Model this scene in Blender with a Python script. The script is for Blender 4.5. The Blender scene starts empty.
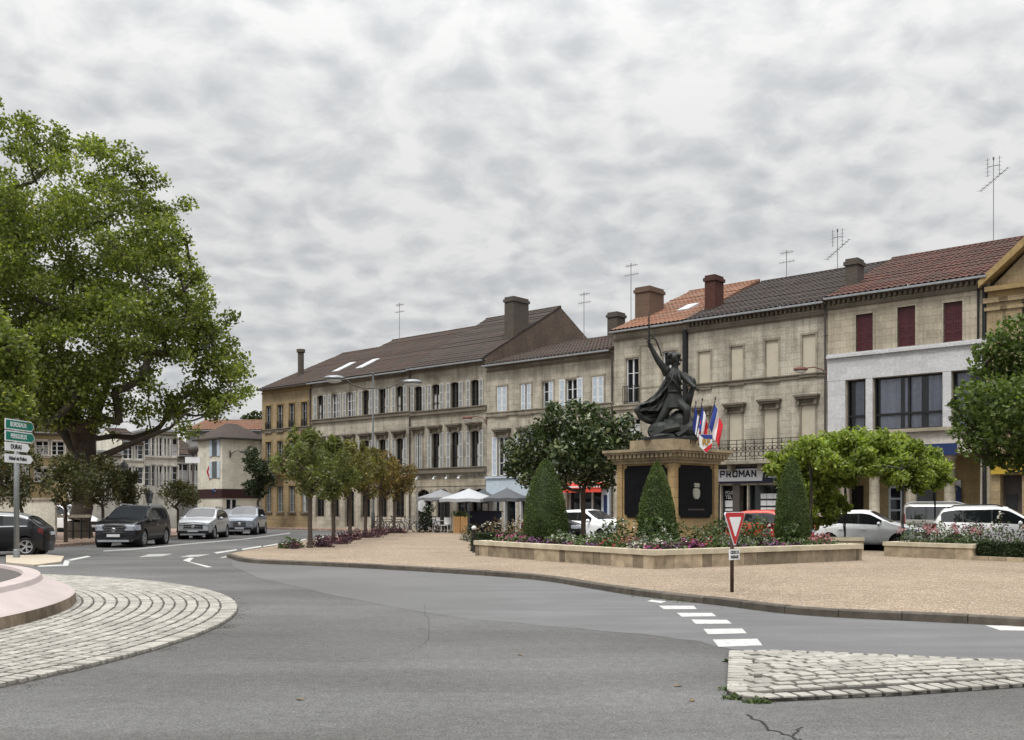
import bpy, bmesh, math, random
import numpy as np
from mathutils import Vector, Matrix
PI = math.pi
R = math.radians
random.seed(7)
scene = bpy.context.scene
col = scene.collection
HOR, FPX, EYE = 507.0, 1000.0, 1.65

# ---------------------------------------------------------------- measuring
def G(px, py, z=0.0):
    """photograph point lying on a level surface of height z -> ground position"""
    Z = (EYE - z) * FPX / (py - HOR)
    return ((px - 512) / FPX * Z, Z)
def W(px, py, Z):
    return ((px - 512) / FPX * Z, Z, EYE + (HOR - py) / FPX * Z)
def P(px):
    """point on the line of the long row of house fronts"""
    S = 13.0 * (px + 620) / 905.0
    return ((px - 512) / S, FPX / S)
class Fac:
    def __init__(s, A, B):
        s.A = A; s.L = math.hypot(B[0]-A[0], B[1]-A[1])
        s.d = ((B[0]-A[0])/s.L, (B[1]-A[1])/s.L); s.ang = math.atan2(s.d[1], s.d[0])
    def u(s, px):
        k = (px-512)/FPX
        return (k*s.A[1]-s.A[0])/(s.d[0]-k*s.d[1])
    def z(s, px, py):
        return EYE + (HOR-py)/FPX*(s.A[1]+s.u(px)*s.d[1])

# ---------------------------------------------------------------- materials
MATS = {}
def _nodes(name):
    m = bpy.data.materials.new(name); m.use_nodes = True
    nt = m.node_tree; b = nt.nodes['Principled BSDF']
    return m, nt, b
def N(nt, t, **kw):
    n = nt.nodes.new(t)
    for k, v in kw.items():
        if k in n.inputs: n.inputs[k].default_value = v
        else: setattr(n, k, v)
    return n
def ramp(nt, stops):
    r = nt.nodes.new('ShaderNodeValToRGB'); e = r.color_ramp.elements
    while len(e) > 1: e.remove(e[-1])
    for i, (p, c) in enumerate(stops):
        if i == 0: e[0].position = p; e[0].color = (*c, 1)
        else: q = e.new(p); q.color = (*c, 1)
    return r
def mixc(nt, a, b, fac, mode='MIX'):
    m = nt.nodes.new('ShaderNodeMix'); m.data_type = 'RGBA'; m.blend_type = mode
    for s, v in ((6, a), (7, b), (0, fac)):
        if hasattr(v, 'is_linked'): nt.links.new(v, m.inputs[s])
        elif s == 0: m.inputs[0].default_value = v
        else: m.inputs[s].default_value = (*v, 1)
    return m.outputs[2]
def mul(c, k): return tuple(x*k for x in c)
def coords(nt, scale=(1,1,1), kind='Object'):
    t = nt.nodes.new('ShaderNodeTexCoord'); mp = nt.nodes.new('ShaderNodeMapping')
    mp.inputs['Scale'].default_value = scale
    nt.links.new(t.outputs[kind], mp.inputs[0]); return mp.outputs[0]
def noise(nt, co, scale, detail=4, rough=.55):
    n = N(nt, 'ShaderNodeTexNoise', Scale=scale, Detail=detail, Roughness=rough)
    nt.links.new(co, n.inputs['Vector']); return n.outputs['Fac']
def bump(nt, b, h, strength=.3, dist=.02):
    bp = N(nt, 'ShaderNodeBump', Strength=strength, Distance=dist)
    nt.links.new(h, bp.inputs['Height']); nt.links.new(bp.outputs[0], b.inputs['Normal'])
def plain(name, c, rough=.6, metal=0.0, var=.15, scale=6.0, spec=.4, island=0.0, bmp=0.0):
    """one colour, broken up by soft grime and small tone changes"""
    if name in MATS: return MATS[name]
    m, nt, b = _nodes(name)
    co = coords(nt)
    f = noise(nt, co, scale, 5, .6)
    r = ramp(nt, [(.25, mul(c, 1-var)), (.75, mul(c, 1+var))]); nt.links.new(f, r.inputs[0])
    out = r.outputs[0]
    if island:
        g = nt.nodes.new('ShaderNodeNewGeometry')
        r2 = ramp(nt, [(0, (1-island,)*3), (1, (1+island,)*3)]); nt.links.new(g.outputs['Random Per Island'], r2.inputs[0])
        out = mixc(nt, out, r2.outputs[0], 1.0, 'MULTIPLY')
    nt.links.new(out, b.inputs['Base Color'])
    b.inputs['Roughness'].default_value = rough; b.inputs['Metallic'].default_value = metal
    b.inputs['Specular IOR Level'].default_value = spec
    if bmp: bump(nt, b, noise(nt, co, scale*6, 4), bmp, .02)
    MATS[name] = m; return m
def stone(name, c, dirt=(.10, .085, .065), amount=.55, joint=True, bw=.62, bh=.33):
    """weathered ashlar: blocks of slightly different tone, rain streaks, dark crust in patches"""
    m, nt, b = _nodes(name); co = coords(nt)
    mp = nt.nodes.new('ShaderNodeMapping'); mp.inputs['Rotation'].default_value = (R(90), 0, 0)
    nt.links.new(co, mp.inputs[0])
    br = N(nt, 'ShaderNodeTexBrick', Scale=1.0)
    br.inputs['Color1'].default_value = (*mul(c, 1.07), 1); br.inputs['Color2'].default_value = (*mul(c, .9), 1)
    br.inputs['Mortar'].default_value = (*mul(c, .62), 1)
    br.inputs['Mortar Size'].default_value = .012 if joint else 0.0; br.inputs['Mortar Smooth'].default_value = .3
    br.inputs['Brick Width'].default_value = bw; br.inputs['Row Height'].default_value = bh
    sx = nt.nodes.new('ShaderNodeSeparateXYZ'); cx = nt.nodes.new('ShaderNodeCombineXYZ')
    nt.links.new(co, sx.inputs[0])
    ad = N(nt, 'ShaderNodeMath', operation='ADD'); nt.links.new(sx.outputs[0], ad.inputs[0]); nt.links.new(sx.outputs[1], ad.inputs[1])
    nt.links.new(ad.outputs[0], cx.inputs[0]); nt.links.new(sx.outputs[2], cx.inputs[1])
    nt.links.new(cx.outputs[0], br.inputs['Vector'])
    patch = noise(nt, co, .55, 6, .62)
    r1 = ramp(nt, [(.42, (0, 0, 0)), (.68, (1, 1, 1))]); nt.links.new(patch, r1.inputs[0])
    st = noise(nt, coords(nt, (3.2, 3.2, .22)), 1.0, 5, .6)
    r2 = ramp(nt, [(.48, (0, 0, 0)), (.72, (1, 1, 1))]); nt.links.new(st, r2.inputs[0])
    k = N(nt, 'ShaderNodeMath', operation='MULTIPLY'); nt.links.new(r1.outputs[0], k.inputs[0]); k.inputs[1].default_value = amount
    o = mixc(nt, br.outputs['Color'], dirt, k.outputs[0])
    k2 = N(nt, 'ShaderNodeMath', operation='MULTIPLY'); nt.links.new(r2.outputs[0], k2.inputs[0]); k2.inputs[1].default_value = amount*.7
    o = mixc(nt, o, dirt, k2.outputs[0])
    fine = noise(nt, co, 9.0, 6, .65)
    r3 = ramp(nt, [(.3, (.8,)*3), (.7, (1.14,)*3)]); nt.links.new(fine, r3.inputs[0])
    o = mixc(nt, o, r3.outputs[0], 1.0, 'MULTIPLY')
    nt.links.new(o, b.inputs['Base Color']); b.inputs['Roughness'].default_value = .9
    b.inputs['Specular IOR Level'].default_value = .2
    bump(nt, b, fine, .35, .03)
    MATS[name] = m; return m
def tiles(name, c1, c2, c3):
    """canal tiles: every tile its own tone, lichen in patches"""
    m, nt, b = _nodes(name); co = coords(nt)
    br = N(nt, 'ShaderNodeTexBrick', Scale=1.0); br.offset = 0.0
    br.inputs['Color1'].default_value = (*c1, 1); br.inputs['Color2'].default_value = (*c2, 1)
    br.inputs['Mortar'].default_value = (*mul(c2, .45), 1); br.inputs['Mortar Size'].default_value = .02
    br.inputs['Brick Width'].default_value = .27; br.inputs['Row Height'].default_value = 3.0
    nt.links.new(co, br.inputs['Vector'])
    f = noise(nt, co, .8, 6, .65); r = ramp(nt, [(.42, (0,0,0)), (.66, (1,1,1))]); nt.links.new(f, r.inputs[0])
    o = mixc(nt, br.outputs['Color'], c3, r.outputs[0])
    f2 = noise(nt, co, 12, 4, .6); r2 = ramp(nt, [(.3, (.7,)*3), (.7, (1.2,)*3)]); nt.links.new(f2, r2.inputs[0])
    o = mixc(nt, o, r2.outputs[0], 1.0, 'MULTIPLY')
    nt.links.new(o, b.inputs['Base Color']); b.inputs['Roughness'].default_value = .9; b.inputs['Specular IOR Level'].default_value = .15
    MATS[name] = m; return m
def leafmat(name, dark, light, rough=.55, trans=.3, clump=1.2, tip=None):
    m, nt, b = _nodes(name); co = coords(nt)
    g = nt.nodes.new('ShaderNodeNewGeometry')
    r = ramp(nt, [(0, dark), (.75, light), (1, tip or mul(light, 1.25))]); nt.links.new(g.outputs['Random Per Island'], r.inputs[0])
    f = noise(nt, co, clump, 3, .5); r2 = ramp(nt, [(.32, (.62,)*3), (.68, (1.3,)*3)]); nt.links.new(f, r2.inputs[0])
    o = mixc(nt, r.outputs[0], r2.outputs[0], 1.0, 'MULTIPLY')
    nt.links.new(o, b.inputs['Base Color']); b.inputs['Roughness'].default_value = rough; b.inputs['Specular IOR Level'].default_value = .35
    if trans:
        t = nt.nodes.new('ShaderNodeBsdfTranslucent'); nt.links.new(mixc(nt, o, (1.5, 1.6, .7), 1.0, 'MULTIPLY'), t.inputs[0])
        mx = nt.nodes.new('ShaderNodeMixShader'); mx.inputs[0].default_value = trans
        nt.links.new(b.outputs[0], mx.inputs[1]); nt.links.new(t.outputs[0], mx.inputs[2])
        nt.links.new(mx.outputs[0], nt.nodes['Material Output'].inputs[0])
    MATS[name] = m; return m
def glassmat(name, c=(.012, .014, .017), rough=.04, spec=.6):
    m, nt, b = _nodes(name)
    b.inputs['Base Color'].default_value = (*c, 1); b.inputs['Roughness'].default_value = rough; b.inputs['Specular IOR Level'].default_value = spec
    f = noise(nt, coords(nt), 1.3, 2); bump(nt, b, f, .06, .02)
    MATS[name] = m; return m
def carpaint(name, c, metal=.0, rough=.3, coat=.6):
    m, nt, b = _nodes(name)
    f = noise(nt, coords(nt), 3, 5); r = ramp(nt, [(.3, mul(c, .9)), (.7, mul(c, 1.06))]); nt.links.new(f, r.inputs[0]); nt.links.new(r.outputs[0], b.inputs['Base Color'])
    b.inputs['Metallic'].default_value = metal; b.inputs['Roughness'].default_value = rough
    b.inputs['Coat Weight'].default_value = coat; b.inputs['Specular IOR Level'].default_value = .35; b.inputs['Coat Roughness'].default_value = .06
    MATS[name] = m; return m
M = MATS

# ---------------------------------------------------------------- mesh building
def tag(o, label=None, cat=None, group=None, kind=None):
    if label: o['label'] = label
    if cat: o['category'] = cat
    if group: o['group'] = group
    if kind: o['kind'] = kind
    return o
def empty(name, loc=(0,0,0), rz=0.0, label=None, cat=None, group=None, kind=None):
    o = bpy.data.objects.new(name, None); o.empty_display_size = .3
    o.location = loc; o.rotation_euler = (0, 0, rz); col.objects.link(o)
    return tag(o, label, cat, group, kind)
def link(name, me, mats=(), parent=None, smooth=False):
    for m in (mats if isinstance(mats, (list, tuple)) else [mats]): me.materials.append(m)
    o = bpy.data.objects.new(name, me); col.objects.link(o)
    if parent is not None: o.parent = parent
    if smooth and len(me.polygons): me.polygons.foreach_set('use_smooth', [True]*len(me.polygons))
    return o
class MB:
    """collects shapes for one mesh"""
    def __init__(s): s.v = []; s.f = []; s.mi = []; s.cur = 0
    def quad(s, *p):
        n = len(s.v); s.v += [tuple(x) for x in p]; s.f.append(tuple(range(n, n+len(p)))); s.mi.append(s.cur)
    def box(s, x0, x1, y0, y1, z0, z1, rot=None, c=(0,0,0)):
        pts = [(x0,y0,z0),(x1,y0,z0),(x1,y1,z0),(x0,y1,z0),(x0,y0,z1),(x1,y0,z1),(x1,y1,z1),(x0,y1,z1)]
        if rot is not None: pts = [tuple(rot @ Vector(p) + Vector(c)) for p in pts]
        n = len(s.v); s.v += pts
        for f in ((0,3,2,1),(4,5,6,7),(0,1,5,4),(1,2,6,5),(2,3,7,6),(3,0,4,7)): s.f.append(tuple(n+i for i in f)); s.mi.append(s.cur)
    def loft(s, rings, closed=True, caps=True):
        n = len(s.v); k = len(rings[0])
        for r in rings: s.v += [tuple(p) for p in r]
        for i in range(len(rings)-1):
            for j in range(k if closed else k-1):
                a = n+i*k+j; b = n+i*k+(j+1)%k
                s.f.append((a, b, b+k, a+k)); s.mi.append(s.cur)
        if caps and closed:
            s.f.append(tuple(n+j for j in reversed(range(k)))); s.f.append(tuple(n+(len(rings)-1)*k+j for j in range(k))); s.mi += [s.cur]*2
    def tube(s, pts, r, seg=6, caps=True):
        pts = [Vector(p) for p in pts]; rings = []
        rr = r if isinstance(r, (list, tuple)) else [r]*len(pts)
        up = None
        for i, p in enumerate(pts):
            t = (pts[min(i+1, len(pts)-1)] - pts[max(i-1, 0)])
            t = t.normalized() if t.length > 1e-9 else Vector((0,0,1))
            if up is None: a = t.orthogonal().normalized()
            else:
                a = up - t*up.dot(t); a = a.normalized() if a.length > 1e-6 else t.orthogonal().normalized()
            up = a; b = t.cross(a)
            rings.append([p + (a*math.cos(2*PI*j/seg) + b*math.sin(2*PI*j/seg))*rr[i] for j in range(seg)])
        s.loft(rings, True, caps)
    def lathe(s, prof, seg=24, c=(0,0,0), axis='z', caps=False):
        rings = []
        for (r, h) in prof:
            ring = []
            for j in range(seg):
                a = 2*PI*j/seg; x, y = r*math.cos(a), r*math.sin(a)
                q = (x, y, h) if axis == 'z' else ((x, h, y) if axis == 'y' else (h, x, y))
                ring.append((q[0]+c[0], q[1]+c[1], q[2]+c[2]))
            rings.append(ring)
        s.loft(rings, True, caps)
    def ball(s, c, r, seg=10, rings=7):
        r = r if isinstance(r, (tuple, list)) else (r, r, r)
        pr = []
        for i in range(rings+1):
            a = -PI/2 + PI*i/rings; ca = max(math.cos(a), .02)
            pr.append([(c[0]+r[0]*ca*math.cos(2*PI*j/seg), c[1]+r[1]*ca*math.sin(2*PI*j/seg), c[2]+r[2]*math.sin(a)) for j in range(seg)])
        s.loft(pr, True, True)
    def prism(s, poly, z0, z1):
        s.loft([[(x, y, z0) for x, y in poly], [(x, y, z1) for x, y in poly]], True, True)
    def build(s, name, mats, parent=None, smooth=False):
        me = bpy.data.meshes.new(name); me.from_pydata(s.v, [], s.f); me.update()
        o = link(name, me, mats, parent, smooth)
        if any(s.mi): me.polygons.foreach_set('material_index', s.mi)
        return o
def fastmesh(name, verts, nper, mats, parent=None):
    """many separate faces of nper corners each, from an array"""
    nf = len(verts)//nper; me = bpy.data.meshes.new(name)
    me.vertices.add(len(verts)); me.vertices.foreach_set('co', np.asarray(verts, np.float32).ravel())
    me.loops.add(len(verts)); me.loops.foreach_set('vertex_index', np.arange(len(verts), dtype=np.int32))
    me.polygons.add(nf); me.polygons.foreach_set('loop_start', np.arange(0, len(verts), nper, dtype=np.int32))
    me.polygons.foreach_set('loop_total', np.full(nf, nper, np.int32)); me.update(calc_edges=True); me.validate()
    return link(name, me, mats, parent)
def copy_tree(o, parent=None):
    c = o.copy(); col.objects.link(c)
    if parent is not None: c.parent = parent
    for ch in list(o.children): copy_tree(ch, c)
    return c
def text_mesh(body, size, mat, name, parent=None, depth=.004, xs=1.0, bold=0.0, align='CENTER'):
    cu = bpy.data.curves.new(name, 'FONT'); cu.body = body; cu.size = size; cu.extrude = depth; cu.offset = bold
    cu.align_x = align; cu.align_y = 'CENTER'; cu.resolution_u = 3
    t = bpy.data.objects.new(name, cu); col.objects.link(t)
    dg = bpy.context.evaluated_depsgraph_get(); me = bpy.data.meshes.new_from_object(t.evaluated_get(dg))
    bpy.data.objects.remove(t); me.transform(Matrix.Diagonal((xs, 1, 1, 1)))
    o = link(name, me, mat, parent); return o

# ---------------------------------------------------------------- foliage
def leaf_array(cent, size, rng, up=.35, asp=.55, jit=.35, bend=.0):
    n = len(cent)
    nr = rng.normal(size=(n, 3)); nr[:, 2] += up*2; nr /= np.linalg.norm(nr, axis=1)[:, None]
    a = rng.normal(size=(n, 3)); a -= nr*(a*nr).sum(1)[:, None]; a /= np.linalg.norm(a, axis=1)[:, None]
    b = np.cross(nr, a); s = size*(1+jit*(rng.random((n, 1))*2-1))
    v = np.empty((n, 4, 3)); v[:, 0] = cent - a*s*.5; v[:, 1] = cent + b*s*asp*.5; v[:, 2] = cent + a*s*.5 - nr*s*bend; v[:, 3] = cent - b*s*asp*.5
    return v.reshape(-1, 3)
def cluster_points(clusters, n, rng, hollow=.5):
    w = np.array([max(c[3])**2 if isinstance(c[3], tuple) else c[3]**2 for c in clusters]); w = w/w.sum()
    idx = rng.choice(len(clusters), n, p=w)
    d = rng.normal(size=(n, 3)); d /= np.linalg.norm(d, axis=1)[:, None]
    rr = (hollow + (1-hollow)*rng.random((n, 1))**.6) * (.75+.5*rng.random((n, 1)))
    c = np.array([[q[0], q[1], q[2]] for q in clusters]); rad = np.array([q[3] if isinstance(q[3], tuple) else (q[3],)*3 for q in clusters])
    return c[idx] + d*rr*rad[idx]
def limbs(mb, base, top, targets, r0, rng, seg=7, wig=.12, rtip=.012, pipe=.5):
    """trunk from base to top, then limbs joined node by node out to every target"""
    nodes = []; par = []
    k = 6
    for i in range(k+1):
        t = i/k; p = np.array(base)*(1-t)+np.array(top)*t
        if 0 < i: p = p + rng.normal(size=3)*wig*.35*np.array([1, 1, 0])*r0*3
        nodes.append(p); par.append(i-1)
    order = sorted(range(len(targets)), key=lambda i: np.linalg.norm(np.array(targets[i])-nodes[k]))
    start = max(2, k-2); tipn = []
    for i in order:
        T = np.array(targets[i]); best = None
        for j in range(start, len(nodes)):
            d = np.linalg.norm(T-nodes[j]); drop = max(0, nodes[j][2]-T[2]+.15*d)
            c = d + drop*1.2 + (0 if j >= k else .6)
            if best is None or c < best[0]: best = (c, j, d)
        j = best[1]; m = max(2, int(best[2]/ (r0*4+.25))); m = min(m, 6); A = nodes[j]; pj = j
        for q in range(1, m+1):
            t = q/m; p = A*(1-t)+T*t; p[2] -= math.sin(t*PI)*best[2]*.06
            if q < m: p = p + rng.normal(size=3)*wig*best[2]*.22
            nodes.append(p); par.append(pj); pj = len(nodes)-1
        tipn.append(pj)
    cnt = np.zeros(len(nodes))
    for t in tipn:
        j = t
        while j >= 0: cnt[j] += 1; j = par[j]
    mx = cnt[0]; rad = np.maximum(rtip, r0*(cnt/mx)**pipe)
    for i in range(min(3, k)): rad[i] *= (1.35 if i == 0 else 1.1 if i == 1 else 1.0)
    for j in range(1, len(nodes)):
        p = par[j]; mb.tube([nodes[p], nodes[j]], [min(rad[p], rad[j]*1.5) if j > k else rad[p], rad[j]], seg if rad[j] > .05 else 5, False)
def tree(name, label, cat, base, top, clusters, nleaf, size, leaf, bark, r0, seed, group=None, up=.35, asp=.55, hollow=.5, pipe=.5, tips=None, wig=.12):
    rng = np.random.default_rng(seed)
    root = empty(name, base, 0, label, cat, group)
    rel = [(c[0]-base[0], c[1]-base[1], c[2]-base[2], c[3]) for c in clusters]
    mb = MB(); tg = [(c[0], c[1], c[2]) for c in (rel if tips is None else rel[:tips])]
    limbs(mb, (0, 0, 0), tuple(np.array(top)-np.array(base)), tg, r0, rng, wig=wig, pipe=pipe)
    mb.build('trunk', bark, root, True)
    pts = cluster_points(rel, nleaf, rng, hollow)
    fastmesh('crown', leaf_array(pts, size, rng, up, asp), 4, leaf, root)
    return root
def blob_clusters(c, rad, n, r, rng, shell=.75):
    """n leaf clumps filling an ellipsoid"""
    out = []
    for i in range(n):
        d = rng.normal(size=3); d /= np.linalg.norm(d); q = (shell+(1-shell)*rng.random())*rng.random()**.25
        rr = r*(.7+.6*rng.random())
        out.append((c[0]+d[0]*rad[0]*q, c[1]+d[1]*rad[1]*q, c[2]+d[2]*rad[2]*q, (rr, rr, rr*.75)))
    return out
# ================================================================ materials of the place
stone('stone_grey', (.51, .47, .39), amount=.66); stone('stone_dark', (.455, .42, .345), amount=.78); stone('stone_pale', (.44, .40, .315), amount=.5)
stone('stone_ochre', (.35, .27, .16), amount=.45); stone('stone_warm', (.47, .415, .32), amount=.5)
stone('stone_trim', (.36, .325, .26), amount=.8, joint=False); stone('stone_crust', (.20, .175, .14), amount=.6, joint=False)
stone('ochre_trim', (.34, .24, .11), amount=.5, joint=False)
stone('pedestal_stone', (.40, .28, .14), amount=.4, bw=.5, bh=.3); stone('pedestal_cap', (.36, .29, .19), amount=.7, joint=False)
stone('render_cream', (.68, .645, .55), amount=.25, joint=False); stone('render_white', (.62, .59, .53), amount=.35, joint=False)
stone('render_ochre', (.40, .32, .17), amount=.3, joint=False); stone('render_grey', (.30, .30, .29), amount=.4, joint=False)
stone('band_white', (.52, .525, .535), dirt=(.36, .36, .36), amount=.12, joint=False)
stone('brick_red', (.105, .042, .034), dirt=(.05, .04, .035), amount=.5, bw=.22, bh=.07)
stone('rough_gable', (.15, .11, .085), dirt=(.07, .06, .05), amount=.7, bw=.3, bh=.15)
stone('chimney_render', (.085, .075, .065), amount=.6, joint=False)
stone('chimney_brown', (.15, .095, .07), amount=.6, joint=False)
tiles('tile_brown', (.082, .055, .045), (.060, .043, .037), (.056, .049, .043))
tiles('tile_grey', (.080, .060, .052), (.058, .046, .041), (.055, .049, .043))
tiles('tile_orange', (.25, .125, .078), (.18, .090, .060), (.18, .115, .085))
tiles('tile_dark', (.066, .052, .046), (.045, .038, .035), (.044, .040, .037))
tiles('tile_red', (.125, .060, .047), (.080, .042, .036), (.070, .050, .042))
plain('white_paint', (.62, .63, .64), .5); plain('shutter_grey', (.25, .255, .25), .6, var=.2); plain('shutter_edge', (.44, .44, .42), .6)
plain('beige_board', (.47, .425, .335), .7, var=.1, scale=2); plain('maroon', (.060, .010, .014), .5, var=.3); plain('dark_wood', (.035, .028, .022), .6)
plain('zinc', (.34, .36, .38), .45, .3, var=.2); plain('iron', (.018, .018, .02), .5, .3); plain('pipe_dark', (.07, .06, .055), .6)
plain('navy', (.012, .018, .045), .5); plain('sign_white', (.70, .72, .74), .4, var=.05); plain('sign_blue', (.012, .028, .10), .45)
plain('awning_red', (.55, .055, .035), .7); plain('pale_blue', (.46, .53, .60), .6); plain('shop_dark', (.025, .027, .032), .4, var=.4)
plain('curtain', (.66, .69, .78), .9, var=.12); plain('net_curtain', (.42, .42, .42), .9); plain('yellow_sign', (.40, .27, .03), .5)
plain('galv', (.22, .235, .235), .5, .5); plain('sign_green', (.0, .16, .115), .4, var=.06); plain('sign_red', (.42, .012, .018), .4, var=.06)
plain('tyre', (.014, .014, .015), .85, var=.3); plain('rim_silver', (.42, .43, .44), .35, .7); plain('trim_black', (.016, .016, .018), .6); plain('chrome', (.6, .6, .62), .2, .9)
plain('lens_white', (.24, .26, .29), .12, spec=.8); plain('lens_red', (.12, .008, .01), .15); plain('plate', (.55, .56, .58), .4)
plain('bronze', (.013, .0155, .014), .55, .1, var=.45, scale=5, bmp=.35); plain('plaque_black', (.006, .006, .008), .6, var=.5, spec=.12); plain('emblem', (.36, .35, .29), .6, bmp=.3)
plain('stone_block', (.26, .21, .145), .9, var=.45, scale=3, island=.55, bmp=.35); plain('coping', (.44, .39, .29), .9, var=.22, scale=3, island=.08, bmp=.3)
plain('soil', (.05, .035, .025), .95); plain('wood', (.38, .22, .09), .7, var=.25); plain('pink_concrete', (.37, .315, .30), .85, var=.13, scale=1.3, bmp=.25)
stone('ring_side', (.23, .18, .13), dirt=(.06, .045, .03), amount=.9, joint=False)
plain('flag_blue', (.02, .04, .22), .8); plain('flag_white', (.66, .66, .66), .8); plain('flag_red', (.50, .02, .03), .8); plain('gold', (.45, .28, .06), .4, .6)
plain('canvas_white', (.40, .415, .435), .8); plain('canvas_grey', (.22, .225, .235), .8); plain('canvas_dark', (.085, .09, .10), .8)
plain('lamp_post', (.075, .08, .085), .5, .3); plain('lamp_shell', (.24, .25, .26), .4, .5); plain('lamp_glass', (.60, .60, .58), .2); plain('lamp_rust', (.15, .065, .05), .6)
plain('chair_white', (.68, .68, .68), .5); plain('bark_plane', (.065, .053, .040), .9, var=.45, scale=2.2, bmp=.4); plain('bark', (.065, .05, .038), .95, var=.3, scale=7, bmp=.4)
plain('black_post', (.014, .014, .014), .55); plain('rust_post', (.06, .035, .028), .7, var=.3)
glassmat('pane_glass'); glassmat('pane_pale', (.10, .11, .12), .08); glassmat('car_glass', (.012, .014, .016), .03, .9); glassmat('wind_glass', (.022, .025, .03), .05, .9); glassmat('skylight_glass', (.55, .58, .6), .15)
carpaint('paint_black', (.006, .006, .008), coat=.15, rough=.25); carpaint('paint_silver', (.52, .535, .55), .55, .32); carpaint('paint_blue', (.27, .295, .34), .5, .3); carpaint('paint_white', (.88, .89, .90))
carpaint('paint_red', (.50, .045, .02)); carpaint('paint_grey', (.22, .215, .20), .4); carpaint('paint_navy', (.02, .022, .03)); carpaint('paint_beige', (.26, .25, .23), .5)
leafmat('leaf_plane', (.058, .082, .017), (.150, .182, .040), clump=.45, trans=.45, tip=(.30, .31, .09))
leafmat('leaf_far', (.018, .03, .010), (.045, .06, .018), clump=.4, trans=.2)
leafmat('leaf_small', (.056, .072, .020), (.135, .155, .045), clump=1.1)
leafmat('leaf_mid', (.070, .074, .020), (.155, .150, .042), clump=1.1, tip=(.21, .17, .045))
leafmat('leaf_rust', (.085, .066, .022), (.18, .135, .042), clump=1.1, tip=(.25, .14, .04))
leafmat('leaf_olive', (.034, .042, .014), (.080, .088, .028), clump=1.0, trans=.25, tip=(.12, .08, .035))
leafmat('leaf_magnolia', (.014, .028, .008), (.045, .068, .020), .28, .12, 1.0, tip=(.20, .22, .10))
leafmat('leaf_topiary', (.034, .058, .010), (.078, .115, .022), .6, .1, 1.6, tip=(.06, .09, .018))
leafmat('leaf_arbor', (.085, .125, .020), (.22, .28, .050), clump=.9, trans=.38, tip=(.38, .42, .11))
leafmat('leaf_right', (.036, .060, .012), (.088, .125, .028), clump=.7, trans=.3)
leafmat('leaf_bed', (.028, .050, .014), (.085, .125, .040), clump=2.5, trans=.2, tip=(.14, .17, .07)); leafmat('leaf_bedgrey', (.06, .075, .05), (.14, .16, .11), clump=2.5, trans=.15)
leafmat('leaf_plum', (.028, .012, .018), (.075, .03, .045), clump=2.5, trans=.15); leafmat('leaf_hedge', (.008, .018, .005), (.026, .044, .010), clump=2.0, trans=.1)
leafmat('leaf_dry', (.10, .07, .03), (.22, .16, .075), clump=2.0, trans=.2)
for nm, c in dict(pink=(.46, .11, .25), magenta=(.28, .06, .20), purple=(.15, .07, .18), red=(.34, .04, .05), white=(.50, .48, .46), rose=(.46, .20, .23), rust=(.30, .05, .035)).items():
    leafmat('bloom_'+nm, mul(c, .7), c, .7, .15, 4.0)

def asphalt():
    m, nt, b = _nodes('asphalt'); co = coords(nt)
    a = noise(nt, co, .16, 5, .55); r = ramp(nt, [(.34, (.070, .0685, .066)), (.5, (.092, .0905, .088)), (.66, (.114, .112, .109))]); nt.links.new(a, r.inputs[0])
    # the darker resurfaced lane in front of the cobbled points, with its own wandering border
    w = noise(nt, coords(nt, (.10, .45, 1)), 1.0, 4, .6); r1 = ramp(nt, [(.36, (.86,)*3), (.50, (1.0,)*3), (.55, (1.12, 1.13, 1.15)), (.64, (1.06,)*3), (.70, (.88,)*3)]); nt.links.new(w, r1.inputs[0])
    o = mixc(nt, r.outputs[0], r1.outputs[0], 1.0, 'MULTIPLY')
    g = noise(nt, co, 48, 4, .8); r2 = ramp(nt, [(.34, (.42,)*3), (.5, (1.0,)*3), (.66, (1.75,)*3)]); nt.links.new(g, r2.inputs[0])
    o = mixc(nt, o, r2.outputs[0], 1.0, 'MULTIPLY')
    g2 = noise(nt, co, 9, 6, .75); r3 = ramp(nt, [(.3, (.72,)*3), (.7, (1.26,)*3)]); nt.links.new(g2, r3.inputs[0])
    o = mixc(nt, o, r3.outputs[0], 1.0, 'MULTIPLY')
    # oil spots
    vo = N(nt, 'ShaderNodeTexVoronoi', Scale=1.1); nt.links.new(co, vo.inputs['Vector'])
    r4 = ramp(nt, [(.03, (.6,)*3), (.10, (1,)*3)]); nt.links.new(vo.outputs['Distance'], r4.inputs[0])
    sp = noise(nt, co, .5, 2); r5 = ramp(nt, [(.52, (0,)*3), (.6, (1,)*3)]); nt.links.new(sp, r5.inputs[0])
    o = mixc(nt, o, mixc(nt, o, r4.outputs[0], 1.0, 'MULTIPLY'), r5.outputs[0])
    nt.links.new(o, b.inputs['Base Color']); b.inputs['Roughness'].default_value = .82; b.inputs['Specular IOR Level'].default_value = .3
    bump(nt, b, g, .5, .012); MATS['asphalt'] = m
asphalt()
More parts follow.
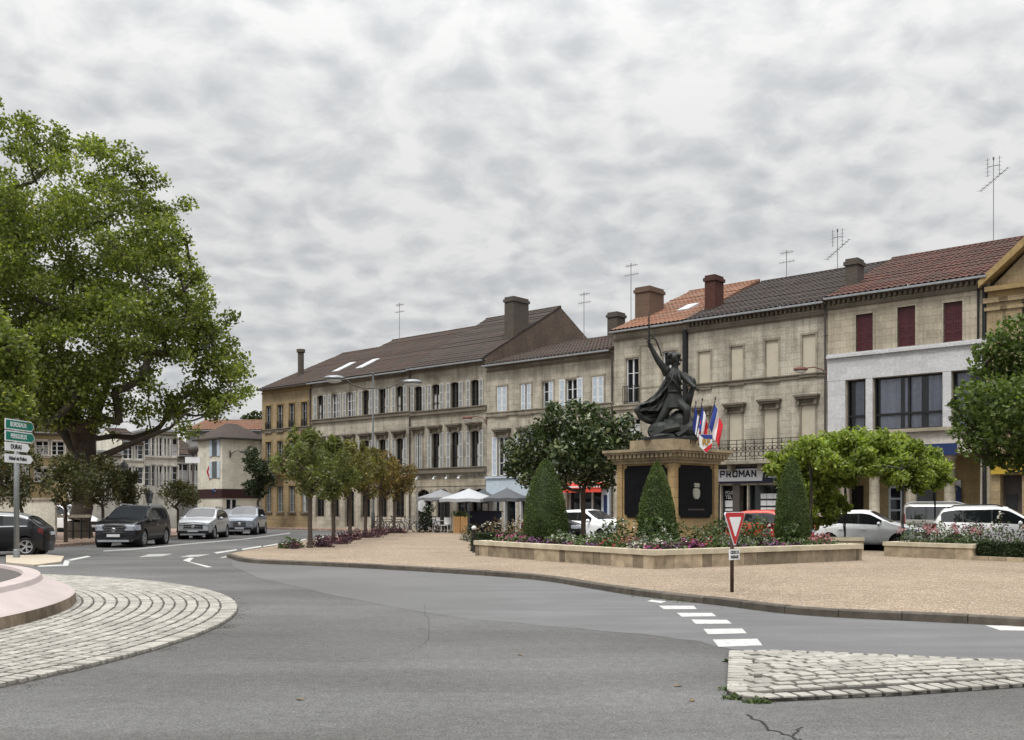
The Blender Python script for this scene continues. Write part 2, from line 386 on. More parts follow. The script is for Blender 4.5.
def gravel(name, c, s=38):
    m, nt, b = _nodes(name); co = coords(nt)
    vo = N(nt, 'ShaderNodeTexVoronoi', Scale=s); nt.links.new(co, vo.inputs['Vector'])
    hs = N(nt, 'ShaderNodeSeparateColor'); nt.links.new(vo.outputs['Color'], hs.inputs[0])
    r = ramp(nt, [(0, mul(c, .5)), (.3, mul(c, .85)), (.7, mul(c, 1.12)), (.93, mul(c, 1.6)), (1, (.6, .56, .5))]); nt.links.new(hs.outputs[0], r.inputs[0])
    a = noise(nt, co, .35, 5, .6); r2 = ramp(nt, [(.3, (.86,)*3), (.7, (1.12,)*3)]); nt.links.new(a, r2.inputs[0])
    o = mixc(nt, r.outputs[0], r2.outputs[0], 1.0, 'MULTIPLY')
    a3 = noise(nt, co, 5, 4, .6); r3 = ramp(nt, [(.3, (.86,)*3), (.7, (1.12,)*3)]); nt.links.new(a3, r3.inputs[0])
    o = mixc(nt, o, r3.outputs[0], 1.0, 'MULTIPLY')
    nt.links.new(o, b.inputs['Base Color']); b.inputs['Roughness'].default_value = .9; b.inputs['Specular IOR Level'].default_value = .2
    bump(nt, b, vo.outputs['Distance'], .5, .012); MATS[name] = m
gravel('gravel_tan', (.235, .182, .130), 55); gravel('pavement_pink', (.25, .175, .135), 20)
def roadpaint():
    m, nt, b = _nodes('road_paint'); co = coords(nt)
    f = noise(nt, co, 14, 6, .7); r = ramp(nt, [(.30, (.15, .15, .145)), (.46, (.40, .40, .385)), (.7, (.50, .50, .48))]); nt.links.new(f, r.inputs[0])
    nt.links.new(r.outputs[0], b.inputs['Base Color']); b.inputs['Roughness'].default_value = .8; MATS['road_paint'] = m
    m, nt, b = _nodes('worn_paint'); co = coords(nt)
    f = noise(nt, co, 7, 6, .7); r = ramp(nt, [(.36, (.13, .13, .128)), (.62, (.42, .42, .40))]); nt.links.new(f, r.inputs[0])
    nt.links.new(r.outputs[0], b.inputs['Base Color']); b.inputs['Roughness'].default_value = .8; MATS['worn_paint'] = m
roadpaint()
plain('sett', (.275, .262, .232), .85, var=.26, scale=9, island=.22, bmp=.4); plain('island_joint', (.026, .023, .02), .95); plain('joint', (.048, .043, .036), .95, var=.35, scale=12); plain('kerb', (.085, .073, .058), .9, var=.38, scale=5, island=.22, bmp=.35)
plain('crack', (.018, .017, .016), .95); plain('moss', (.09, .10, .025), .95, var=.4, scale=20)
plain('beige_paving', (.40, .345, .27), .9, var=.12, scale=3)

# ================================================================ camera, sky, sun
cam = bpy.data.cameras.new('camera'); camo = bpy.data.objects.new('camera', cam); col.objects.link(camo)
camo.location = (0, 0, EYE); camo.rotation_euler = (R(90), 0, 0)
cam.sensor_width = 36; cam.lens = 36*FPX/1024; cam.shift_y = (HOR-370)/1024; cam.clip_start = .1; cam.clip_end = 2000
scene.camera = camo
SUN_EL, SUN_AZ = R(58), R(-150)          # azimuth: from +Y (ahead) clockwise; behind and to the left of the camera
sdir = Vector((math.cos(SUN_EL)*math.sin(SUN_AZ), math.cos(SUN_EL)*math.cos(SUN_AZ), math.sin(SUN_EL)))
sl = bpy.data.lights.new('sun', 'SUN'); sl.energy = 1.7; sl.angle = R(12); sl.color = (1, .96, .9)
so = bpy.data.objects.new('sun', sl); col.objects.link(so); so.rotation_euler = sdir.to_track_quat('Z', 'Y').to_euler()
world = bpy.data.worlds.new('World'); scene.world = world; world.use_nodes = True
nt = world.node_tree; nt.nodes.clear()
out = nt.nodes.new('ShaderNodeOutputWorld'); bg = nt.nodes.new('ShaderNodeBackground'); bg.inputs['Strength'].default_value = .1
sky = nt.nodes.new('ShaderNodeTexSky'); sky.sky_type = 'NISHITA'; sky.sun_disc = False; sky.sun_elevation = SUN_EL; sky.sun_rotation = SUN_AZ
tc = nt.nodes.new('ShaderNodeTexCoord'); sp = nt.nodes.new('ShaderNodeSeparateXYZ'); nt.links.new(tc.outputs['Generated'], sp.inputs[0])
def mth(op, a, b=None, clamp=False):
    n = nt.nodes.new('ShaderNodeMath'); n.operation = op; n.use_clamp = clamp
    for i, v in enumerate((a, b)):
        if v is None: continue
        if hasattr(v, 'is_linked'): nt.links.new(v, n.inputs[i])
        else: n.inputs[i].default_value = v
    return n.outputs[0]
zc = mth('MAXIMUM', sp.outputs[2], 0.0); den = mth('ADD', zc, .30)
px_ = mth('DIVIDE', sp.outputs[0], den); py_ = mth('DIVIDE', sp.outputs[1], den)
cv = nt.nodes.new('ShaderNodeCombineXYZ'); nt.links.new(px_, cv.inputs[0]); nt.links.new(py_, cv.inputs[1])
big = noise(nt, cv.outputs[0], 2.2, 3, .5)
wv = N(nt, 'ShaderNodeVectorMath', operation='MULTIPLY_ADD')
wn = N(nt, 'ShaderNodeTexNoise', Scale=5, Detail=2.0); nt.links.new(cv.outputs[0], wn.inputs['Vector'])
nt.links.new(wn.outputs['Color'], wv.inputs[0]); wv.inputs[1].default_value = (.10, .10, 0); nt.links.new(cv.outputs[0], wv.inputs[2])
mid = noise(nt, wv.outputs[0], 12, 5, .58); fine = noise(nt, wv.outputs[0], 26, 4, .6)
vo = N(nt, 'ShaderNodeTexVoronoi', Scale=15); vo.feature = 'SMOOTH_F1'; vo.inputs['Smoothness'].default_value = .55; nt.links.new(wv.outputs[0], vo.inputs['Vector'])
# thick grey cells with thinner, brighter cloud between them
s = mth('ADD', mth('MULTIPLY', mid, .42), mth('ADD', mth('MULTIPLY', big, .30), mth('ADD', mth('MULTIPLY', fine, .22), mth('MULTIPLY', vo.outputs['Distance'], .30))))
rp = ramp(nt, [(.45, (4.45, 4.56, 4.70)), (.55, (5.05, 5.14, 5.22)), (.63, (5.80, 5.83, 5.83)), (.71, (6.5, 6.48, 6.42))]); nt.links.new(s, rp.inputs[0])
# an overcast sky grows brighter from the horizon to the zenith
gz = mth('POWER', zc, 3.5); zen = mth('ADD', mth('MULTIPLY', gz, 6.0), 1.04)
zv = nt.nodes.new('ShaderNodeCombineXYZ'); [nt.links.new(zen, zv.inputs[i]) for i in range(3)]
cl = mixc(nt, rp.outputs[0], zv.outputs[0], 1.0, 'MULTIPLY')
fin = mixc(nt, cl, sky.outputs[0], .03)
nt.links.new(fin, bg.inputs['Color']); nt.links.new(bg.outputs[0], out.inputs['Surface'])
vs = scene.view_settings; vs.view_transform = 'Standard'; vs.look = 'None'; vs.exposure = .15; vs.gamma = 1; vs.use_curve_mapping = False
scene.cycles.max_bounces = 6; scene.cycles.diffuse_bounces = 3; scene.cycles.transparent_max_bounces = 6
try: scene.cycles.use_denoising = True
except Exception: pass

# ================================================================ ground
def sheet(name, poly, z, mat, parent=None, kind='structure', th=None):
    bm = bmesh.new(); vs_ = [bm.verts.new((x, y, z)) for x, y in poly]; f = bm.faces.new(vs_)
    if f.normal.z < 0: f.normal_flip()
    if th:
        for i in range(len(vs_)):
            a, b = poly[i], poly[(i+1) % len(poly)]
            bm.faces.new([bm.verts.new((a[0], a[1], z)), bm.verts.new((b[0], b[1], z)), bm.verts.new((b[0], b[1], z-th)), bm.verts.new((a[0], a[1], z-th))])
    bmesh.ops.triangulate(bm, faces=[f])
    me = bpy.data.meshes.new(name); bm.to_mesh(me); bm.free()
    o = link(name, me, M[mat] if isinstance(mat, str) else mat, parent)
    if kind: o['kind'] = kind
    return o
def smoothline(pts, n=4):
    """Catmull-Rom through the given points"""
    q = [np.array(p, float) for p in pts]; out = []
    for i in range(len(q)-1):
        a = q[max(i-1, 0)]; b = q[i]; c = q[i+1]; d = q[min(i+2, len(q)-1)]
        for k in range(n):
            t = k/n; out.append(tuple(.5*((2*b)+(c-a)*t+(2*a-5*b+4*c-d)*t*t+(-a+3*b-3*c+d)*t**3)))
    out.append(tuple(q[-1])); return out
sheet('ground', [(-300, -60), (300, -60), (300, 400), (-300, 400)], 0, 'asphalt')
nrm = (-.662, -.7495)
def off(p, d): return (p[0]+nrm[0]*d, p[1]+nrm[1]*d)
front = [(-9.55, 35.5), (-9.45, 33.2)] + [G(*q) for q in [(231, 558.6), (252, 563), (340, 567), (460, 574), (537, 580), (588, 588), (640, 596.3), (720, 605.5), (807, 615.5), (973, 624)]] + [(8.2, 13.1), (11, 12.4), (18, 11.8), (33, 11.6)]
front = smoothline(front, 5)
F400, F560 = P(400), P(560)
back = [(33, 17), off(P(640), 11.5), off(P(640), 2.25), off(F400, 2.3), (-9.6, 60)]
inner = []
def offset_in(line, d):
    out = []
    for i, p in enumerate(line):
        a = np.array(line[max(i-1, 0)]); b = np.array(line[min(i+1, len(line)-1)]); t = (b-a)/np.linalg.norm(b-a)
        out.append((p[0]-t[1]*d, p[1]+t[0]*d))
    return out
kin = offset_in(front, .16)
sheet('plaza_ground', kin + back, .12, 'gravel_tan')
mb = MB(); acc = 0.0; rk = random.Random(2)
def along(line, s_):
    for i in range(len(line)-1):
        l = math.hypot(line[i+1][0]-line[i][0], line[i+1][1]-line[i][1])
        if s_ <= l or i == len(line)-2: t = s_/l; return line[i][0]+(line[i+1][0]-line[i][0])*t, line[i][1]+(line[i+1][1]-line[i][1])*t, i+t
        s_ -= l
def at_param(line, p): i = min(int(p), len(line)-2); t = p-i; return line[i][0]+(line[i+1][0]-line[i][0])*t, line[i][1]+(line[i+1][1]-line[i][1])*t
whole = [(-9.62, 60)]+front; wkin = [(-9.46, 60)]+kin
tot = sum(math.dist(whole[i], whole[i+1]) for i in range(len(whole)-1))
while acc < tot-.2:      # one kerbstone after another, with open joints and slightly uneven tops
    ln = min(rk.uniform(.85, 1.1), tot-acc); e0, e1 = acc+.006, acc+ln-.006; zt_ = .118+rk.uniform(-.006, .006)
    sub_ = []
    for k in range(4): x, y, p = along(whole, e0+(e1-e0)*k/3); q = at_param(wkin, min(p, len(wkin)-1.001)); sub_.append((x, y, *q))
    rings = [[(x, y, -.02), (x, y, zt_-.018), (x*.85+u*.15, y*.85+v*.15, zt_), (u, v, zt_+.003), (u, v, -.02)] for x, y, u, v in sub_]
    mb.loft(rings, True, True); acc += ln
o = mb.build('plaza_kerb', M['kerb']); o['kind'] = 'structure'
fa, fb = P(250), P(1250)
sheet('house_row_pavement', [off(fa, 2.2), off(fb, 2.2), (fb[0], fb[1]), (fa[0], fa[1])], .10, 'pavement_pink', th=.1)
lp = smoothline([(-60, 36.5), (-30, 37.2), (-21, 38.6), (-19.2, 40), (-18.5, 43), (-18.4, 52), (-18.4, 62), (-19.2, 67), (-22, 70.5), (-30, 72)], 4)
sheet('left_pavement', lp + [(-60, 72)], .12, 'pavement_pink', th=.12)
sheet('splitter_island', [G(*q) for q in [(6, 564), (34, 566.5), (61, 563.2), (64, 557.6), (40, 555.2), (6, 555)]], .05, 'beige_paving', th=.05)
m_, nt_, b_ = _nodes('asphalt_worn'); co_ = coords(nt_)
a_ = noise(nt_, co_, .5, 5, .6); r_ = ramp(nt_, [(.3, (.088, .0885, .089)), (.7, (.116, .1165, .117))]); nt_.links.new(a_, r_.inputs[0])
g_n = noise(nt_, co_, 60, 3, .7); r2_ = ramp(nt_, [(.34, (.74,)*3), (.66, (1.3,)*3)]); nt_.links.new(g_n, r2_.inputs[0])
st_ = noise(nt_, coords(nt_, (.35, 2.2, 1)), 1.0, 4, .6); r3_ = ramp(nt_, [(.35, (.84,)*3), (.65, (1.1,)*3)]); nt_.links.new(st_, r3_.inputs[0])
sx_ = nt_.nodes.new('ShaderNodeSeparateXYZ'); nt_.links.new(co_, sx_.inputs[0])
mr_ = N(nt_, 'ShaderNodeMapRange'); mr_.inputs['From Min'].default_value = -3.2; mr_.inputs['From Max'].default_value = .4; nt_.links.new(sx_.outputs[0], mr_.inputs['Value'])
base_ = ramp(nt_, [(.34, (.070, .0685, .066)), (.5, (.092, .0905, .088)), (.66, (.114, .112, .109))]); nt_.links.new(noise(nt_, co_, .16, 5, .55), base_.inputs[0])
mix_ = mixc(nt_, base_.outputs[0], mixc(nt_, r_.outputs[0], r3_.outputs[0], 1.0, 'MULTIPLY'), mr_.outputs[0])   # the newer surfacing wears out gradually towards the west
nt_.links.new(mixc(nt_, mix_, r2_.outputs[0], 1.0, 'MULTIPLY'), b_.inputs['Base Color']); b_.inputs['Roughness'].default_value = .72; MATS['asphalt_worn'] = m_
lane = [p for p in offset_in(front, -.05) if p[0] > -9.0]
inner_edge = smoothline([G(*q) for q in [(1100, 667), (1024, 661), (880, 655.5), (790, 651.5), (735, 650), (700, 642), (640, 634), (560, 627), (450, 616), (340, 596), (262, 578), (232, 566)]], 5)
wig = random.Random(8); inner_edge = [(x+wig.uniform(-.05, .05), y+wig.uniform(-.07, .07)) for x, y in inner_edge]
sheet('road_lane', [p for p in lane if p[0] < 9.5]+[p for p in inner_edge if p[0] < 9.0], .002, 'asphalt_worn')
# painted markings
def mark(name, quads, mat='road_paint', z=.004):
    mb = MB()
    for q in quads:
        mb.quad(*[(*G(*p), z) for p in q])
    o = mb.build(name, M[mat]); o['kind'] = 'structure'; return o
def zq(x0, y0, k, quads): return [[(x0+x*k, y0+y*k) for x, y in q] for q in quads]
mark('give_way_marking', zq(640, 580, .189, [[(38,113),(60,106),(140,114),(110,123)], [(100,137),(285,137),(300,155),(125,155)], [(195,175),(380,175),(405,193),(220,195)], [(270,210),(460,212),(487,232),(295,233)], [(335,260),(540,258),(565,283),(360,288)], [(385,317),(620,312),(648,347),(415,355)]]))
mark('right_marking', [[(985, 625.5), (1060, 626.5), (1060, 631.5), (1000, 630.5)]])
mark('lane_dashes', zq(130, 530, .205, [[(408,110),(520,94),(522,99),(425,115)], [(545,92),(640,77),(640,83),(550,98)], [(650,78),(720,66),(722,71),(652,84)], [(740,65),(800,53),(800,58),(742,71)], [(810,52),(860,42),(862,47),(812,58)], [(905,38),(970,27),(972,31),(905,43)]]))
mark('edge_line', zq(130, 530, .205, [[(-130,100),(40,90),(40,95),(-130,106)], [(40,90),(300,64),(300,69),(40,95)], [(300,64),(560,42),(560,47),(300,69)], [(560,42),(780,13),(780,18),(560,47)]]), 'worn_paint')
mark('zebra_marking', zq(130, 530, .205, [[(40,133),(95,118),(210,116),(160,128)], [(240,133),(290,122),(395,118),(330,131)], [(435,137),(470,126),(505,126),(490,135)]]), 'worn_paint')
mark('zigzag_marking', zq(130, 530, .205, [[(258,148),(290,136),(312,136),(290,155)], [(258,148),(290,155),(402,181),(375,183)]]) + zq(0, 540, .254, [[(150,106),(245,102),(245,97),(150,101)], [(245,103),(255,80),(277,78),(268,101)], [(255,80),(345,62),(358,66),(277,82)]]))
# cracks in the asphalt and the odd leaf
def crackline(pts, w, name='road_crack'):
    g = [G(*p) for p in pts]; rng = random.Random(len(pts)); line = []
    for i in range(len(g)-1):
        for k in range(6):
            t = k/6; line.append((g[i][0]*(1-t)+g[i+1][0]*t+rng.uniform(-.03, .03), g[i][1]*(1-t)+g[i+1][1]*t+rng.uniform(-.03, .03)))
    mb = MB()
    for i in range(len(line)-1):
        a, b = line[i], line[i+1]; dx, dy = b[0]-a[0], b[1]-a[1]; l = math.hypot(dx, dy)+1e-6; nx, ny = -dy/l*w, dx/l*w
        e = rng.uniform(.4, 1.3)
        mb.quad((a[0]-nx, a[1]-ny, .003), (a[0]+nx, a[1]+ny, .003), (b[0]+nx*e, b[1]+ny*e, .003), (b[0]-nx*e, b[1]-ny*e, .003))
    o = mb.build(name, M['crack']); o['kind'] = 'structure'
crackline([(748, 714), (770, 730), (790, 737), (806, 744)], .012); crackline([(800, 728), (790, 737)], .008); crackline([(798, 740), (815, 748)], .01)
crackline([(425, 604), (430, 640), (408, 652), (340, 662)], .0025); crackline([(183, 655), (330, 661), (520, 664)], .002)

# ---------------------------------------------------------------- roundabout
RC = (-15.945, 12.997)
rng = np.random.default_rng(3)
mb = MB(); seg = 160
def ringface(mb, r0, z0, r1, z1, n=seg):
    for j in range(n):
        a, b = 2*PI*j/n, 2*PI*(j+1)/n
        mb.quad((r0*math.cos(a), r0*math.sin(a), z0), (r0*math.cos(b), r0*math.sin(b), z0), (r1*math.cos(b), r1*math.sin(b), z1), (r1*math.cos(a), r1*math.sin(a), z1))
rb = empty('roundabout_apron', (*RC, 0), 0, kind='structure')
ringface(mb, 11.95, 0, 11.9, .035); ringface(mb, 11.9, .035, 9.2, .075); mb.build('joint_bed', M['joint'], rb)
mb = MB(); r = 11.93; row = 0
def sett(mb, pts, z0, h):
    """one dressed stone: four corners, edges worn round"""
    c = np.mean(pts, axis=0); top = [c+(p-c)*.80 for p in pts]
    n = len(mb.v)
    mb.v += [(*p, z0-.03) for p in pts] + [(*p, z0+h*.55) for p in pts] + [(*p, z0+h+random.uniform(-.003, .003)) for p in top]
    for k in range(4):
        l = (k+1) % 4
        mb.f += [(n+k, n+l, n+4+l, n+4+k), (n+4+k, n+4+l, n+8+l, n+8+k)]; mb.mi += [0, 0]
    mb.f.append((n+8, n+9, n+10, n+11)); mb.mi.append(0)
while r > 9.4:
    d = .27 if row == 0 else .17+.02*random.random(); ri = r-d+.030; ln = .14 if row == 0 else .20
    a = random.random(); end = a+2*PI
    while a < end-.01:
        l = ln*(.75+.5*random.random())/r; b = min(a+l, end); g = .022/r
        # only the half of the apron that faces the street junction carries separate stones
        pts = [np.array((rr*math.cos(t), rr*math.sin(t)))+rng.normal(size=2)*.006 for rr, t in ((ri, a+g), (r, a+g), (r, b-g), (ri, b-g))]
        z0 = .035+(11.9-r)/2.7*.04
        sett(mb, pts, z0, .016); a = b
    r -= d; row += 1
mb.build('sett', M['sett'], rb)['kind'] = 'stuff'
ic = empty('roundabout_rim', (*RC, 0), 0, 'low pinkish concrete rim round the middle of the roundabout, with a stained foot', 'roundabout rim')
mb = MB(); ringface(mb, 9.44, .03, 9.41, .24); mb.build('rim_foot', M['ring_side'], ic, True)
mb = MB(); ringface(mb, 9.41, .24, 9.37, .262); ringface(mb, 9.37, .262, 8.92, .46); mb.build('rim_slope', M['pink_concrete'], ic, True)
mb = MB(); ringface(mb, 8.92, .46, 8.88, .535); ringface(mb, 8.88, .535, 8.62, .55); ringface(mb, 8.62, .55, 8.60, .50); mb.build('rim_top', M['pink_concrete'], ic)
mb = MB(); ringface(mb, 8.60, .50, 4, .53); ringface(mb, 4, .53, .01, .55); mb.build('rim_basin', M['pipe_dark'], ic)

# ---------------------------------------------------------------- cobbled point on the right
isl = [G(*q) for q in [(729, 654), (727, 694), (740, 700), (765, 702.5), (900, 696), (1024, 687.5), (1160, 677.5), (1230, 672), (1150, 669.5), (1024, 664.2), (880, 658), (780, 653.8)]]
si = empty('cobbled_island', (0, 0, 0), 0, kind='structure')
def inside(p, poly):
    c = False
    for i in range(len(poly)):
        a, b = poly[i], poly[i-1]
        if (a[1] > p[1]) != (b[1] > p[1]) and p[0] < (b[0]-a[0])*(p[1]-a[1])/(b[1]-a[1])+a[0]: c = not c
    return c
cx_, cy_ = np.mean([p[0] for p in isl]), np.mean([p[1] for p in isl])
mb = MB()
for i in range(len(isl)):
    a, b = isl[i], isl[(i+1) % len(isl)]
    mb.quad((*a, 0), (*b, 0), (*b, .03), (*a, .03)); mb.quad((*a, .03), (*b, .03), (cx_, cy_, .085))
mb.build('joint_bed', M['island_joint'], si)
mb = MB()
def edist(p):
    best = 9
    for i in range(len(isl)):
        a = np.array(isl[i]); b = np.array(isl[(i+1) % len(isl)]); t = np.clip(np.dot(p-a, b-a)/np.dot(b-a, b-a), 0, 1)
        best = min(best, np.linalg.norm(p-a-t*(b-a)))
    return best
# border stones stand across the edge
for i in range(len(isl)):
    a = np.array(isl[i]); b = np.array(isl[(i+1) % len(isl)]); L = np.linalg.norm(b-a); t = (b-a)/L; nn = np.array((-t[1], t[0]))
    if not inside(tuple((a+b)/2+nn*.1), isl): nn = -nn
    n = max(1, round(L/.155)); w = L/n; dpt = .24 if i in (0, 4, 5, 6) else .16
    for k in range(n):
        p0 = a+t*(w*k+.020); p1 = a+t*(w*(k+1)-.020)
        sett(mb, [p0+nn*.0, p1+nn*.0, p1+nn*dpt+rng.normal(size=2)*.008, p0+nn*dpt+rng.normal(size=2)*.008], .035, .012)
y0 = min(p[1] for p in isl); tdir = np.array(isl[5])-np.array(isl[3]); tdir /= np.linalg.norm(tdir); ndir = np.array((-tdir[1], tdir[0]))
o0 = np.array(isl[3]); v_ = .20
while v_ < 3.2:
    h = .135+.025*rng.random(); u_ = -1.2+rng.random()*.2
    while u_ < 6.5:
        l = .17+.12*rng.random(); p = o0+tdir*(u_+l/2)+ndir*(v_+h/2)
        if inside(tuple(p), isl) and edist(p) > .235:
            q = [o0+tdir*(u_+du)+ndir*(v_+dv)+rng.normal(size=2)*.007 for du, dv in ((.016, .020), (l-.016, .020), (l-.016, h-.020), (.016, h-.020))]
            zz = .035+min(.05, edist(p)*.06); sett(mb, q, zz, .016)
        u_ += l
    v_ += h
mb.build('sett', M['sett'], si)['kind'] = 'stuff'
# weeds along the joints at its blunt end and in the gutter
pts = []
for (q, n, s) in [((729, 690), 110, .05), ((737, 699), 240, .06), ((757, 703), 130, .06), ((728, 662), 60, .03)]:
    g = G(*q); pts.append(np.c_[g[0]+rng.normal(size=n)*s, g[1]+rng.normal(size=n)*s*.5, np.abs(rng.normal(size=n))*.018])
for q, n in [((675, 600.5), 60), ((690, 602.5), 60), ((640, 597), 30), ((745, 608), 30)]:
    g = G(*q); pts.append(np.c_[g[0]+rng.normal(size=n)*.2, g[1]+rng.normal(size=n)*.03-.05, np.abs(rng.normal(size=n))*.02])
for k in range(22):
    a = rng.uniform(-.5, .5); n = 40; pts.append(np.c_[RC[0]+12.02*math.cos(a)+rng.normal(size=n)*.10, RC[1]+12.02*math.sin(a)+rng.normal(size=n)*.12, np.abs(rng.normal(size=n))*.004])
o = fastmesh('kerb_weeds', leaf_array(np.vstack(pts[:8]), .035, rng, .2), 4, M['leaf_bed']); o['kind'] = 'stuff'; o['label'] = 'weeds and moss in the gutter and at the blunt end of the cobbled point'
o = fastmesh('gutter_grit', leaf_array(np.vstack(pts[8:]), .022, rng, 2), 4, M['joint']); o['kind'] = 'stuff'; o['label'] = 'dark grit along the edge of the cobbled apron'
for i, (px, py, rz) in enumerate([(678, 686.5, .4), (692, 701, 1.3), (520, 655, 2.0), (860, 612, .2), (300, 700, 2.5)]):
    g = G(px, py); mb = MB(); c, s_ = math.cos(rz)*.05, math.sin(rz)*.05
    mb.quad((-c, -s_, .006), (s_*.6, -c*.6, .018), (0, 0, .012)); mb.quad((s_*.6, -c*.6, .018), (c, s_, .008), (0, 0, .012)); mb.quad((c, s_, .008), (-s_*.6, c*.6, .02), (0, 0, .012)); mb.quad((-s_*.6, c*.6, .02), (-c, -s_, .006), (0, 0, .012))
    o = mb.build('fallen_leaf', M['leaf_dry']); o.location = (*g, 0); tag(o, 'dry fallen leaf lying on the open asphalt', 'leaf', 'fallen leaves on the asphalt')
# ================================================================ houses
def roof_slope(mb, x0, x1, y0, z0, y1, z1, per=.27, row=.40, amp=.065):
    """tiled slope with rounded tile rows and a lip at every course"""
    nu = max(2, int((x1-x0)/per)*5); L = math.hypot(y1-y0, z1-z0); nr = max(2, int(L/row))
    ny, nz = -(z1-z0)/L, (y1-y0)/L
    xs = np.linspace(x0, x1, nu+1); rip = amp*np.abs(np.sin(PI*(xs-x0)/per))
    jit = np.random.default_rng(int(abs(x0*10)+abs(x1*100))).normal(size=(nr, 1))*.008
    V = []; n0 = len(mb.v)
    for k in range(nr):
        for t, lift in ((k/nr, .022), ((k+1)/nr, .0)):
            h = rip+lift+jit[k, 0]
            for x, hh in zip(xs, h): mb.v.append((float(x), y0+(y1-y0)*t+ny*hh, z0+(z1-z0)*t+nz*hh))
    w = nu+1
    for k in range(2*nr-1):
        for j in range(nu):
            a = n0+k*w+j; mb.f.append((a, a+1, a+1+w, a+w)); mb.mi.append(mb.cur)

def shutter_mb(mb, x0, x1, y, z0, z1, rails=2):
    """louvred leaf: dull slats inside a paler frame (material 0 slats, 1 frame)"""
    e = min(.075, (x1-x0)*.2)
    mb.cur = 0
    mb.box(x0+e, x1-e, y-.012, y+.012, z0+e, z1-e)
    n = int((z1-z0)/.12)
    for k in range(n):
        zz = z0+e+(z1-z0-2*e)*(k+.5)/n; mb.box(x0+e, x1-e, y-.026, y-.012, zz-.02, zz+.012)
    mb.cur = 1
    mb.box(x0, x0+e, y-.03, y+.02, z0, z1); mb.box(x1-e, x1, y-.03, y+.02, z0, z1)
    mb.box(x0+e, x1-e, y-.03, y+.02, z0, z0+e); mb.box(x0+e, x1-e, y-.03, y+.02, z1-e, z1)
    for k in range(1, rails+1):
        zz = z0+(z1-z0)*k/(rails+1); mb.box(x0+e, x1-e, y-.03, y+.02, zz-e/2, zz+e/2)
    mb.cur = 0
def railing_mb(mb, x0, x1, y, z0, z1, n=None, r=.012):
    mb.box(x0, x1, y-.02, y+.02, z1-.03, z1); mb.box(x0, x1, y-.015, y+.015, z0+.06, z0+.09)
    n = n or max(2, int((x1-x0)/.11))
    for k in range(n+1):
        x = x0+(x1-x0)*k/n; mb.box(x-r, x+r, y-r, y+r, z0, z1)
SHUT = ['shutter_grey', 'shutter_edge']
